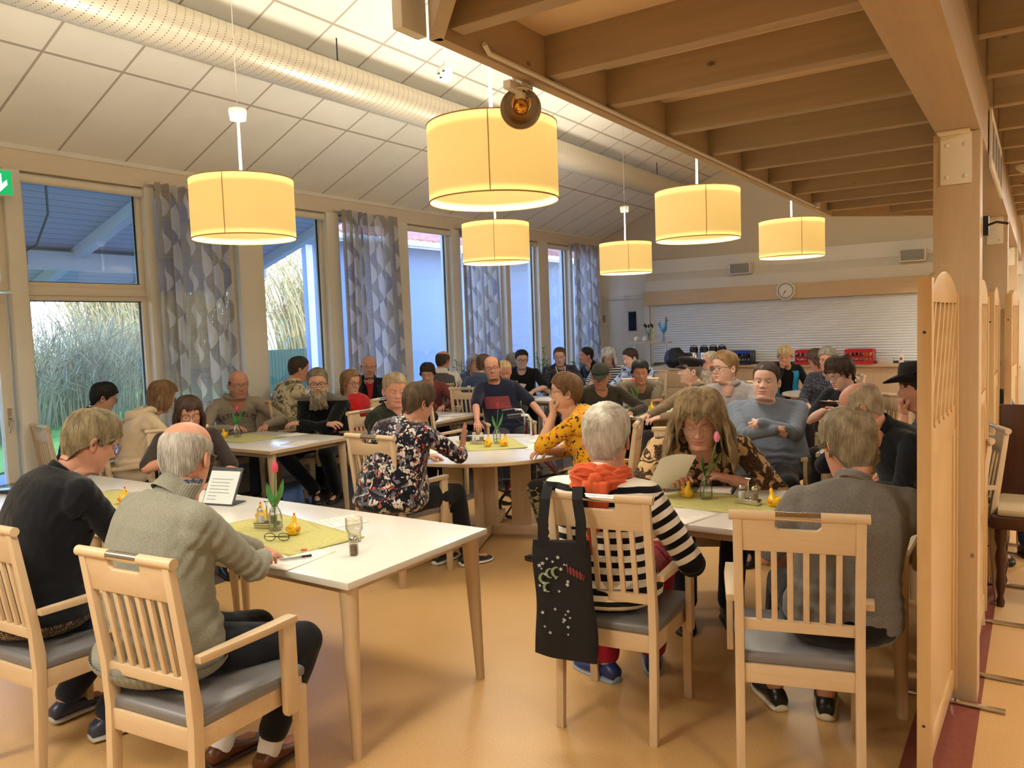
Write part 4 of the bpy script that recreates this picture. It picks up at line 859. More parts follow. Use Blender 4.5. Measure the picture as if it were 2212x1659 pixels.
def iris_mat(c):
    return plain('iris_%d_%d' % (int(c[0]*999), int(c[2]*999)), c, .1, var=.2, scale=80)
EYEP = plain('pupil', srgb(12, 10, 10), .05)
# hands ----------------------------------------------------------------
def caps(a, b, ra, rb, n=10):
    a = np.array(a, float); b = np.array(b, float); d = b-a; L = np.linalg.norm(d); d = d/(L+1e-9); up = np.array([0, 0, 1.]) if abs(d[2]) < .9 else np.array([1., 0, 0]); s = nrm(np.cross(d, up)); t = np.cross(s, d); rings = []
    for k in range(4): ph = -math.pi/2+math.pi/2*(k+.25)/4.25; rings.append((a+d*ra*math.sin(ph), ra*math.cos(ph)))
    rings += [(a, ra), (b, rb)]
    for k in range(4): ph = math.pi/2*(k+1)/4.25; rings.append((b+d*rb*math.sin(ph), rb*math.cos(ph)))
    V = [c+(s*math.cos(2*math.pi*i/n)+t*math.sin(2*math.pi*i/n))*r for c, r in rings for i in range(n)]; m_ = len(rings)
    F = mesh_grid(n, m_)+[tuple(range(n))[::-1], tuple((m_-1)*n+i for i in range(n))]; return np.array(V), F
def join(parts):
    V = []; F = []; b = 0
    for v, f in parts: V.append(v); F += [tuple(i+b for i in q) for q in f]; b += len(v)
    return np.vstack(V), F
def remesh(parts, vox, smooth=4, fac=.5):
    V, F = join(parts); me = bpy.data.meshes.new('tmp'); me.from_pydata(V.tolist(), [], F); o = bpy.data.objects.new('tmp', me); COL.objects.link(o)
    bm = bmesh.new(); bm.from_mesh(me); bmesh.ops.recalc_face_normals(bm, faces=bm.faces); bm.to_mesh(me); bm.free()
    md = o.modifiers.new('r', 'REMESH'); md.mode = 'VOXEL'; md.voxel_size = vox; md.adaptivity = 0.0
    if smooth: sm = o.modifiers.new('s', 'SMOOTH'); sm.iterations = smooth; sm.factor = fac
    dg = bpy.context.evaluated_depsgraph_get(); ev = o.evaluated_get(dg); m2 = ev.to_mesh(); n = len(m2.vertices); co = np.empty(n*3, np.float32); m2.vertices.foreach_get('co', co)
    nor = np.empty(n*3, np.float32); m2.vertices.foreach_get('normal', nor)
    fv = np.empty(len(m2.loops), np.int32); m2.loops.foreach_get('vertex_index', fv); ls = np.empty(len(m2.polygons), np.int32); m2.polygons.foreach_get('loop_start', ls); lt = np.empty(len(m2.polygons), np.int32); m2.polygons.foreach_get('loop_total', lt)
    ev.to_mesh_clear(); bpy.data.objects.remove(o); bpy.data.meshes.remove(me)
    return co.reshape(-1, 3).astype(float), nor.reshape(-1, 3).astype(float), [tuple(fv[a:a+b]) for a, b in zip(ls.tolist(), lt.tolist())]
_HAND = {}
def hand_template(pose, q):
    key = (pose, q > .5)
    if key in _HAND: return _HAND[key]
    curl = {'flat': .10, 'relax': .42, 'grip': .95, 'fist': 1.45, 'open': .04, 'write': 1.0}[pose]; sp = {'flat': .10, 'relax': .06, 'grip': .03, 'fist': .01, 'open': .17, 'write': .02}[pose]
    P = []; kn = [(-.030, .088, 0), (-.0105, .094, .002), (.010, .090, .001), (.029, .080, -.003)]; ln = [.072, .080, .074, .058]
    for k, (kx, ky, kz) in enumerate(kn):
        P.append(caps((kx*.45, .012, -.002), (kx, ky, kz), .0125, .0115)); ang = 0.0; p = np.array([kx, ky, kz]); az = (k-1.4)*sp
        for seg, fr_ in enumerate((.46, .30, .24)):
            ang += curl*(.75 if seg == 0 else 1.0)*(1+.08*(k-1)); L = ln[k]*fr_; d = np.array([math.sin(az)*math.cos(ang), math.cos(az)*math.cos(ang), -math.sin(ang)]); r0 = [.0092, .0084, .0076][seg]; p2 = p+d*L
            P.append(caps(p, p2, r0, r0-.0008)); p = p2
    P.append(caps((0, 0, 0), (0, .05, -.002), .021, .022)); P.append(caps((-.016, .02, -.006), (-.026, .05, -.010), .017, .013))
    tc_ = .35+curl*.25; t0 = np.array([-.026, .045, -.010]); d1 = nrm([-.62, .70, -.25-.5*curl*.4]); t1 = t0+d1*.036; d2 = nrm([-.62+.75*tc_, .85, -.25-.6*curl*.5]); P.append(caps(t0, t1, .0125, .0105)); P.append(caps(t1, t1+d2*.030, .0105, .0085))
    V, N, F = remesh(P, .0031 if q > .5 else .0048, 2, .4); _HAND[key] = (V, F); return _HAND[key]
def frame_from(d, nvec):
    y = nrm(d); z = nrm(np.array(nvec)-y*np.dot(nvec, y)); x = np.cross(y, z); return np.stack([x, y, z], 1)
def rot(yaw, pitch=0, roll=0):
    """yaw to the right (+X), pitch up positive"""
    cy, sy = math.cos(-yaw), math.sin(-yaw); cp, sp = math.cos(pitch), math.sin(pitch); cr, sr = math.cos(roll), math.sin(roll)
    return np.array([[cy, -sy, 0], [sy, cy, 0], [0, 0, 1]]) @ np.array([[1, 0, 0], [0, cp, -sp], [0, sp, cp]]) @ np.array([[cr, 0, sr], [0, 1, 0], [-sr, 0, cr]])
def new_mesh(name, V, F, mats, parent=None, mi=None, smooth=True):
    me = bpy.data.meshes.new(name); me.from_pydata(V.tolist() if hasattr(V, 'tolist') else V, [], F)
    for m_ in (mats if isinstance(mats, (list, tuple)) else [mats]): me.materials.append(m_)
    if mi is not None: me.polygons.foreach_set('material_index', np.asarray(mi, np.int32))
    if smooth: me.polygons.foreach_set('use_smooth', [True]*len(me.polygons))
    me.update(); o = bpy.data.objects.new(name, me); COL.objects.link(o)
    if parent: o.parent = parent
    return o
def ik(S, W, L1, L2, hint):
    S = np.array(S); W = np.array(W); d = W-S; D = np.linalg.norm(d); mx = (L1+L2)*.995
    if D > mx: W = S+d/D*mx; D = mx; d = W-S
    D = max(D, abs(L1-L2)+.03); a = (L1*L1-L2*L2+D*D)/(2*D); h = math.sqrt(max(0, L1*L1-a*a)); u = d/np.linalg.norm(d); hh = np.array(hint)-u*np.dot(hint, u); return S+u*a+nrm(hh)*h, W
def torso_rings(Hc, Nk, wf, df, inflate=0.0, belly=0.0, ctrl=None, low=0.0, bust=0.0, sw=1.0):
    Hc = np.array(Hc); Nk = np.array(Nk); ctrl = (Hc+Nk)/2+np.array([0, -.05, .03]) if ctrl is None else ctrl
    T_ = [-.16, -.06, 0, .12, .28, .45, .62, .76, .87, .94, 1.0]; WD = [.150, .182, .186, .178, .160, .162, .172, .180, .174, .130, .068]; DP = [.11, .135, .138, .128, .114, .114, .118, .112, .094, .072, .058]
    n = 28; rings = []
    for t, w_, d_ in zip(T_, WD, DP):
        tt = max(t, 0); p = (1-tt)**2*Hc+2*tt*(1-tt)*ctrl+tt*tt*Nk; tg = nrm(2*(1-tt)*(ctrl-Hc)+2*tt*(Nk-ctrl))
        if t < 0: p = Hc+np.array([0, .01, t*.5]); tg = nrm(tg*.5+np.array([0, 0, 1.])*.5); 
        xr = np.array([1., 0, 0]); xr = nrm(xr-tg*np.dot(xr, tg)); fw = np.cross(tg, xr); 
        bl = belly*math.exp(-((t-.22)/.24)**2); bu = bust*math.exp(-((t-.66)/.12)**2); wd = w_*(wf if t < .7 else (wf*.6+.4)*sw)+inflate+bl*.45; dp = d_*df+inflate; r_ = []
        for i in range(n):
            a = 2*math.pi*i/n; s_, c_ = math.sin(a), math.cos(a); k = (abs(s_)**2.3+abs(c_)**2.3)**(-1/2.3); ex = (bl+bu*(.6+.4*abs(math.sin(a*2)))) if c_ > 0 else 0
            r_.append(p+xr*wd*k*s_+fw*(dp*k*c_+ex*c_))
        rings.append(r_)
    V = np.array([q for r in rings for q in r]); F = mesh_grid(n, len(rings))+[tuple(range(n))[::-1], tuple((len(rings)-1)*n+i for i in range(n))]; return V, F
def ellip(c, r, n=16):
    mb = MB(); mb.sphere(c, r, n); return np.array(mb.v), mb.f
PEOPLE = {}
def person(pid, label, px, py, z=1.20, s=1.05, rel=0, head=None, hp=-8, roll=0, lean=.10, side=0.0, skin='L', hairc=srgb(90, 70, 50), hairc2=None, hair=None, P=None, wf=1.0, df=1.0, belly=0.0, bust=0.0,
           shirt=('plain', srgb(40, 40, 45)), sleeve=1.0, pants=srgb(34, 36, 44), shoes=srgb(30, 28, 28), arms=('lap', 'lap'), hands=('relax', 'relax'), legs=None, glasses=None, q=0.3, iris=srgb(70, 90, 110), collar='crew', chairlab=None, chair_at=None, chair_rel=0,
           extras=None, hem=None, hiprise=0.0, beard=None, sock=None, pleg=None, shw=1.0, trunk=None, abs_yaw=None, seed=None, wrinkle=.0035, barepants=False):
    """px,py: image position of the head centre; z: its height; rel: body yaw relative to the view direction (0 away, 90 to image right, 180 to camera)"""
    seed = seed or (pid*7+3); P = P or {}; hc = at_z(px, py, z); vyaw = math.degrees(math.atan2(hc[0], hc[1])); yaw = math.radians(vyaw+rel if abs_yaw is None else abs_yaw); hyaw = math.radians((vyaw+(rel if head is None else head)))-yaw
    Rw = rot(yaw); hl = np.array([0, 0, z])   # local frame origin: below the head centre, then shift so hips are at origin
    Rh = rot(hyaw, math.radians(hp), math.radians(roll)); piv = hl+Rh @ np.array([0, -.028, -.095])*s; wf = wf*1.07; Nk = piv+np.array([-side*.25, -.030, -.030])*s
    hipz = .475+.095*s+hiprise; Hc = np.array([Nk[0]-side, Nk[1]-lean-.02, hipz]); off = np.array([Hc[0], Hc[1]+.02, 0]); Nk = Nk-off; Hc = Hc-off; hl = hl-off; piv = piv-off
    org = np.array([hc[0], hc[1], 0])+Rw @ off
    ctrl = (Hc+Nk)/2+np.array([0, -.055*s-(.15*lean), .03])
    SH = {}; EL = {}; WR = {}; HD = {}
    tg = nrm(Nk-ctrl); shc = Nk-tg*.068*s; L1, L2 = .285*s, .245*s
    presets = {'lap': (lambda k: ((k*.11, .33, .66), (k*.9, -.3, -.5))), 'table': (lambda k: ((k*.13, .44, .765), (k*1.0, -.1, -.45))), 'tablewide': (lambda k: ((k*.26, .42, .765), (k*1.0, -.1, -.45))), 'chin': (lambda k: None), 'cross': (lambda k: ((-k*.08, .24, .90+.03*k), (k*1.0, .15, -.6))), 'down': (lambda k: ((k*.27, .10, .60), (k*.5, -1, -.3))),
               'phone': (lambda k: ((k*.05, .34, .92), (k*1, 0, -.8))), 'read': (lambda k: ((k*.13, .40, .86), (k*1, -.1, -.6))), 'armrest': (lambda k: ((k*.25, .24, .72), (k*.7, -1, -.2)))}
    for k, nm in ((-1, 'L'), (1, 'R')):
        sp = arms[0 if k < 0 else 1]; S = shc+np.array([k*.165*s*(wf*.6+.4)*shw, 0, -.012*s]); SH[nm] = S
        if sp == 'chin':
            W = hl+Rh @ np.array([k*.035, .085, -.150])*s; hint = (k*.5, .5, -1)
        elif sp == 'face':
            W = hl+Rh @ np.array([k*.075, .100, -.115])*s; hint = (k*.7, .4, -1)
        elif isinstance(sp, str): W, hint = presets[sp](k); W = np.array(W)
        else:
            W = np.array(sp[0], float); hint = sp[1] if len(sp) > 1 else (k*1.0, -.2, -.6)
            if len(sp) > 2 and sp[2] == 'w': W = Rw.T @ (W-org)
        E, W = ik(S, W, L1, L2, np.array(hint, float)); EL[nm] = E; WR[nm] = W; HD[nm] = sp
    # legs
    lg = legs or {}; hips = {}; KN = {}; AN = {}; TO = {}
    for k, nm in ((-1, 'L'), (1, 'R')):
        hj = Hc+np.array([k*.092*s, .02, -.035]); an = np.array(lg.get('a'+nm, (k*.12, .42, .095)), float); hint = lg.get('h'+nm, (k*.10, 1.0, .75)); E, A_ = ik(hj, an, .43*s, .42*s, hint); hips[nm] = hj; KN[nm] = E; AN[nm] = A_; TO[nm] = lg.get('t'+nm, (k*.12, 1.0, 0))
    bodyp = [torso_rings(Hc, Nk-tg*.055*s, wf*.92, df*.88, -.016, belly*.7, ctrl, sw=shw)]
    bodyp.append(caps(Nk-np.array([0, 0, .03])*s, piv+np.array([0, 0, .0])*s, .056*s, .055*s, 14))
    for nm in 'LR':
        bodyp += [caps(SH[nm], EL[nm], .046*s*(wf*.5+.5), .037*s), caps(EL[nm], EL[nm]*.62+WR[nm]*.38, .037*s, .040*s), caps(EL[nm]*.62+WR[nm]*.38, WR[nm], .040*s, .0265*s), caps(hips[nm], KN[nm], .078*s, .052*s), caps(KN[nm], KN[nm]*.65+AN[nm]*.35, .052*s, .052*s), caps(KN[nm]*.65+AN[nm]*.35, AN[nm], .052*s, .036*s)]
        tz = AN[nm].copy(); dr = nrm([TO[nm][0], TO[nm][1], 0]); hl_ = AN[nm]-np.array([0, 0, .055])*s; bodyp.append(caps(hl_, hl_+dr*.13*s, .030*s, .026*s))
    vox = .0062 if q > .8 else (.008 if q > .4 else .0105)
    V, N, F = remesh(bodyp, vox, 5); mi = [0]*len(F); parts = [(V, F)]; mis = [mi]
    hv, hf, hcx = head_mesh(q, P); hv = (Rh @ (hv*s).T).T+hl
    mis.append([max(set((hcx[i] for i in f)), key=[hcx[i] for i in f].count) for f in hf]); parts.append((hv, hf))
    for nm in 'LR':
        k = -1 if nm == 'L' else 1; hpose = hands[0 if k < 0 else 1]; tv, tf = hand_template(hpose, q); tv = tv.copy()
        if k < 0: tv[:, 0] *= -1
        fa = nrm(WR[nm]-EL[nm]); sp = HD[nm]; nv = np.array([0, 0, 1.])
        if sp in ('chin', 'face'): d = nrm(Rh @ np.array([-k*.15, .15, .9])); nv = Rh @ np.array([k*.25, 1.0, .1])
        elif sp == 'cross': d = nrm([-k*1, .15, .1]); nv = np.array([0, 1, .3])
        elif sp in ('table', 'tablewide', 'armrest'): d = nrm([fa[0]*.5, fa[1], -.12])
        elif sp in ('phone', 'read'): d = nrm([-k*.5, .7, .25]); nv = np.array([k*.9, .3, .25])
        elif isinstance(sp, tuple) and len(sp) > 3: d = nrm(sp[3]); nv = np.array(sp[4] if len(sp) > 4 else (0, 0, 1.))
        else: d = fa
        if abs(np.dot(nrm(nv), d)) > .95: nv = np.array([0, 1., 0])
        FR_ = frame_from(d, nv); tv = (FR_ @ (tv*s*.98).T).T+WR[nm]-d*.006; tf2 = [f[::-1] for f in tf] if k < 0 else tf
        parts.append((tv, tf2)); mis.append([0]*len(tf))
    V, F = join(parts); sm = skin_mats(skin, hairc); body = new_mesh('person', V, F, sm, mi=sum(mis, [])); body.location = tuple(org); body.rotation_euler = (0, 0, -yaw); tag(body, label, 'person')
    # eyes
    if q > .15 and abs(((rel if head is None else head)+180) % 360-180) > 55:
        for k in (-1, 1):
            mb = MB(); c = np.array([k*.031, .0735, .0]); n = 14; rings = []
            for j in range(9):
                ph = math.pi*(j+.02)/8.04; rings.append([tuple(c+.0122*np.array([math.sin(ph)*math.cos(2*math.pi*i/n), math.cos(ph), math.sin(ph)*math.sin(2*math.pi*i/n)])) for i in range(n)])
            for j in range(8):
                mb.loft([rings[j], rings[j+1]], 2 if j < 1 else (1 if j < 2 else 0), caps=(j == 0))
            vv = (Rh @ (np.array(mb.v)*s).T).T+hl; new_mesh('eye', vv, mb.f, [EYEW, iris_mat(iris), EYEP], body, mb.mi)
    # hair
    if hair is not None:
        hv, hf = hair_build(q, hair, seed, nrm(Rh.T @ np.array([0, 0, -1.]))); hv = (Rh @ (hv*s).T).T+hl; new_mesh('hair', hv, hf, hair_mat('hair_%d' % pid, hairc, hairc2), body)
    if beard:
        nu_, nv_ = 60, 26; th = np.linspace(-1.35, 1.35, nu_); zz = np.linspace(-.035, -.135, nv_); T2, Z2 = np.meshgrid(th, zz); B_ = head_surface(T2, Z2, P)
        cen = B_-np.array([0, -.01, -.05]); nn = cen/np.linalg.norm(cen, axis=-1, keepdims=True); mask = np.clip((-.040-Z2-.03*G(np.abs(T2)-.0, .55)*0)/.02, 0, 1)*np.clip((1.35-np.abs(T2))/.2, 0, 1)
        lipm = 1-np.clip(G(B_[..., 0], .020)*G(Z2+.071, .010)*2.2, 0, 1); up = np.where((Z2 > -.055) & (np.abs(B_[..., 0]) < .03), 1-G(B_[..., 0], .008)*.8, 1.0); ch = np.where((Z2 > -.058) & (np.abs(B_[..., 0]) > .03) & (np.abs(T2) < 1.05), 0.1, 1.0); noseclear = np.where(Z2 > -.050, .0, 1.0)
        bl_ = beard; dsp = mask*lipm*up*ch*noseclear*(.006+bl_*np.clip((-.07-Z2)/.06, 0, 1))*(1+.25*snoise(B_.reshape(-1, 3), seed, 300).reshape(T2.shape))-.002*(mask*lipm*ch*noseclear < .15)
        Bv = (B_+nn*dsp[..., None]); Bv[..., 2] -= bl_*1.2*np.clip((-.10-Z2)/.035, 0, 1)*mask; Bv = Bv.reshape(-1, 3); Bf = [(j*nu_+i, j*nu_+i+1, (j+1)*nu_+i+1, (j+1)*nu_+i) for j in range(nv_-1) for i in range(nu_-1) if (dsp[j, i] > .002 or dsp[j+1, i+1] > .002)]
        Bv = (Rh @ (Bv*s).T).T+hl; new_mesh('beard', Bv, Bf, hair_mat('beard_%d' % pid, hairc, hairc2), body)
    if glasses:
        gw = MB(); gl = MB()
        for k in (-1, 1):
            n = 26; pts = []
            for i in range(n+1):
                a = 2*math.pi*i/n; sx_, sz_ = (.0265, .0195) if glasses[1] == 'rect' else (.0235, .0225); e_ = 2.0/3.4 if glasses[1] == 'rect' else 1.0
                cx_ = math.copysign(abs(math.cos(a))**e_, math.cos(a))*sx_; cz_ = math.copysign(abs(math.sin(a))**e_, math.sin(a))*sz_; pts.append((k*.0325+cx_, .1035-.10*abs(k*.0325+cx_)**1.0*.55, -.004+cz_))
            gw.tube(pts, glasses[2], 6, caps=False); b = len(gl.v); gl.add(pts[:-1], [tuple(range(n))])
            gw.tube([(k*.058, .099, .003), (k*.074, .085, .006), (k*.083, .0, .006), (k*.083, -.018, -.005)], glasses[2]*.9, 6)
        gw.tube([(-.009, .1045, .000), (0, .106, .004), (.009, .1045, .000)], glasses[2]*.9, 6)
        vv = (Rh @ (np.array(gw.v)*s).T).T+hl; g_ = new_mesh('glasses', vv, gw.f, plain('frame_%d' % pid, glasses[0], .3), body); vv = (Rh @ (np.array(gl.v)*s).T).T+hl; new_mesh('lens', vv, gl.f, M_['glass'], g_)
    # trousers
    cp = [caps(hips[n_]+np.array([0, .0, .01]), KN[n_], .094*s*(wf*.5+.5), .066*s, 14) for n_ in 'LR']+[caps(KN[n_], AN[n_]*(pleg or .94)+KN[n_]*(1-(pleg or .94)), .066*s, .055*s, 14) for n_ in 'LR']+[ellip(Hc+np.array([0, 0, -.02]), (.190*s*wf, .150*s*df, .098*s), 20), torso_rings(Hc, Hc*.75+Nk*.25, wf*1.0, df*1.0, .004, 0, None)]
    cp = cp[:5]
    V, N, F = remesh(cp, vox*1.05, 6); V = V+N*(snoise(V*np.array([1, 1, .6]), seed, 38)*wrinkle*1.1)[:, None]; new_mesh('trousers', V, F, cloth_mat('trousers_%d' % pid, pants if isinstance(pants, tuple) and isinstance(pants[0], str) else ('plain', pants)), body)
    # shirt
    inf = .014; sp_ = [torso_rings(Hc, Nk-tg*.008, wf, df, inf, belly, ctrl, bust=bust, sw=shw)]
    if hem: sp_.append(ellip(Hc+np.array([0, -.005, -.015]), (.205*s*wf, .165*s*df+belly*.4, .095*s), 20))
    for nm in 'LR':
        S, E, W = SH[nm], EL[nm], WR[nm]; u = nrm(E-S); sr = .058*s*(wf*.5+.5); sp_.append(caps(Nk-tg*.045*s, S+np.array([0, 0, -.004]), .050*s, .056*s*(wf*.5+.5), 14)); sp_.append(caps(Nk*.6+ctrl*.4, S-tg*.05*s, .085*s, .058*s, 14))
        if sleeve <= .5: e = S+(E-S)*min(1, sleeve*2); sp_.append(caps(S, e, sr, sr*.95, 14))
        else: sp_.append(caps(S, E, sr*.93, .050*s, 14)); f_ = (sleeve-.5)*2*.96; sp_.append(caps(E, E+(W-E)*f_, .050*s, .050*s-(.050-.036)*s*f_, 14))
    V, N, F = remesh(sp_, vox, 10); d_ = snoise(V*np.array([1, 1, .75]), seed+1, 30, 3)*wrinkle
    for nm in 'LR':   # elbow and armpit folds
        for c_, rr, am in ((EL[nm], .075*s, .0055), (SH[nm]+np.array([0, 0, -.09]), .10*s, .0045)):
            dd = np.linalg.norm(V-c_, axis=1); ax_ = nrm(WR[nm]-SH[nm]); d_ += am*np.sin((V@ax_)*150+snoise(V, seed+5, 25)*2.5)*np.exp(-(dd/rr)**2)*(1 if sleeve > .5 else .4)
    bx_ = np.exp(-((V[:, 2]-(Hc[2]+.09))/.08)**2)*np.exp(-(np.abs(V[:, 0])/.25)**4); d_ += .005*bx_*np.sin(V[:, 2]*110+snoise(V, seed+9, 16)*3)
    V = V+N*d_[:, None]; kind = shirt[0]; so = new_mesh('shirt', V, F, cloth_mat('shirt_%d' % pid, shirt), body)
    if kind == 'stripes':
        at = so.data.attributes.new('sv', 'FLOAT', 'POINT'); best = np.full(len(V), 9.); val = V[:, 2].copy()
        for nm in 'LR':
            S, E, W = SH[nm], EL[nm], WR[nm]; base = S[2]
            for a, b, o_ in ((S, E, 0.0), (E, W, np.linalg.norm(E-S))):
                ab = b-a; t_ = np.clip((V-a)@ab/(ab@ab), 0, 1); dd = np.linalg.norm(V-(a+t_[:, None]*ab), axis=1)-.06*s; outside = (V[:, 0]*(1 if nm == 'R' else -1)) > (S[0]*(1 if nm == 'R' else -1))-.005
                sel = (dd < best) & outside & (dd < .03) & ((o_ > 0) | (t_ > .05)); best = np.where(sel, dd, best); val = np.where(sel, base-(o_+t_*np.linalg.norm(ab)), val)
        at.data.foreach_set('value', val.astype(np.float32))
    cm = cloth_mat('shirt_%d' % pid, shirt)
    if collar in ('crew', 'rib'):
        c_ = piv*.45+(Nk)*.55; ax_ = nrm(piv-Nk); mb = MB(); xq = nrm(np.array([1., 0, 0])-ax_*ax_[0]); FRc = np.stack([xq, np.cross(ax_, xq), ax_], 1); n = 28
        rr = [(.066, -.03), (.0655, -.004), (.063, .003), (.058, .0)] if collar == 'crew' else [(.074, -.03), (.070, 0), (.0665, .028), (.062, .028), (.060, .0)]
        rings = [[tuple(Nk+ax_*((-.001 if collar == 'crew' else .012)*s+h_)+FRc[:, 0]*r_*s*math.cos(2*math.pi*i/n)+FRc[:, 1]*(r_*s*math.sin(2*math.pi*i/n))+ax_*(-.022*s*max(0, math.sin(2*math.pi*i/n)))) for i in range(n)] for r_, h_ in rr]; mb.loft(rings, caps=False)
        new_mesh('collar', np.array(mb.v), mb.f, extras.get('collarmat', cm) if extras else cm, body)
    if collar in ('shirt', 'polo', 'open'):
        ax_ = nrm(piv-Nk); mb = MB(); n = 25; rings = []
        for r_, h_ in ((.062, .0), (.064, .030), (.070, .034), (.086, .008), (.088, -.008)):
            rr = []
            for i in range(n):
                a = math.radians(108+(324-0)*0)+0; a = math.radians(90+18+i*(324/(n-1))); op = max(0, math.sin(a)); rr.append(tuple(Nk+ax_*(.012*s+h_*s*(1-.15*op))+np.array([r_*s*math.cos(a), r_*s*math.sin(a)*.95, -.03*s*op])))
            rings.append(rr)
        mb.loft(rings, caps=False, closed=False); cmt = extras.get('collarmat', cm) if extras else cm; new_mesh('collar', np.array(mb.v), mb.f, cmt, body)
    if collar in ('hood', 'hoodflat'):
        mb = MB(); n = 26; rings = []
        for k_ in range(n): pass
        pts = [(Nk[0]+.088*s*math.sin(a), Nk[1]-.015+.085*s*math.cos(a)*(1.0)-.02, Nk[2]+.035*s-.055*s*max(0, math.cos(a))+.01*math.cos(a)) for a in [2*math.pi*i/n for i in range(n+1)]]; rad = [(.024+.022*max(0, -math.cos(2*math.pi*i/n)))*s for i in range(n+1)]
        mb.tube(pts, rad, 12, caps=False); hv_ = np.array(mb.v); hv_ = hv_+(snoise(hv_, seed, 45)*.006)[:, None]*np.array([.5, .5, 1]); bk = np.clip(-(hv_[:, 1]-Nk[1])/.1, 0, 1); hv_[:, 2] -= .055*bk*s; hv_[:, 1] -= .03*bk; new_mesh('hood', hv_, mb.f, cm, body)
    # shoes
    for nm in 'LR':
        dr = nrm([TO[nm][0], TO[nm][1], 0]); yv = dr; xv = np.array([yv[1], -yv[0], 0]); pitch = lg.get('p'+nm, 0.0); base = AN[nm]*1.0; base = base-np.array([0, 0, .092*s])
        Fm = np.stack([xv, yv*math.cos(pitch)-np.array([0, 0, 1.])*math.sin(pitch), np.array([0, 0, 1.])*math.cos(pitch)+yv*math.sin(pitch)], 1); rings = []; sole = []; n = 18
        for yy, w_, h_, zb in ((-.066, .018, .050, .012), (-.060, .030, .070, .002), (-.03, .036, .088, 0), (.0, .037, .090, 0), (.04, .039, .072, 0), (.09, .045, .055, 0), (.13, .046, .046, 0), (.165, .038, .036, .002), (.188, .022, .026, .006), (.195, .006, .018, .010)):
            rings.append([base+Fm @ (np.array([w_*math.sin(2*math.pi*i/n)*(abs(math.sin(2*math.pi*i/n))**-.15 if abs(math.sin(2*math.pi*i/n)) > .01 else 1), yy, zb+.016+(h_-.016)*(.5-.5*math.cos(2*math.pi*i/n))])*s) for i in range(n)])
            sole.append([base+Fm @ (np.array([(w_+.003)*math.sin(2*math.pi*i/n), yy*1.02, zb+.012-.012*math.cos(2*math.pi*i/n)])*s) for i in range(n)])
        Vv = np.array([p for r in rings for p in r]); Ff = mesh_grid(n, len(rings))+[tuple(range(n))[::-1], tuple((len(rings)-1)*n+i for i in range(n))]
        sh = new_mesh('shoe', Vv, Ff, plain('shoe_%d' % pid, shoes, .35), body); new_mesh('sole', np.array([p for r in sole for p in r]), Ff, plain('sole_%d' % pid, (extras or {}).get('sole', srgb(40, 38, 38)), .7), sh)
        if sock:
            kv, kf = caps(AN[nm]-np.array([0, 0, .02]), AN[nm]+nrm(KN[nm]-AN[nm])*.075*s, .043*s, .046*s, 16); new_mesh('sock', kv, kf, plain('sock_%d' % pid, sock, .9), body)
    # chair
    if chairlab:
        if chair_at: cx_, cy_, cf = chair_at
        else:
            cf = math.degrees(yaw)+chair_rel; f_ = math.radians(cf); cx_, cy_ = org[0]+math.sin(f_)*.0, org[1]+math.cos(f_)*.0
        chair(cx_, cy_, cf, chairlab)
    info = dict(body=body, org=org, Rw=Rw, hl=hl, Rh=Rh, s=s, Nk=Nk, Hc=Hc, SH=SH, EL=EL, WR=WR, piv=piv, KN=KN, AN=AN, cm=cm, yaw=yaw, tg=tg, seed=seed, q=q); PEOPLE[pid] = info; return info
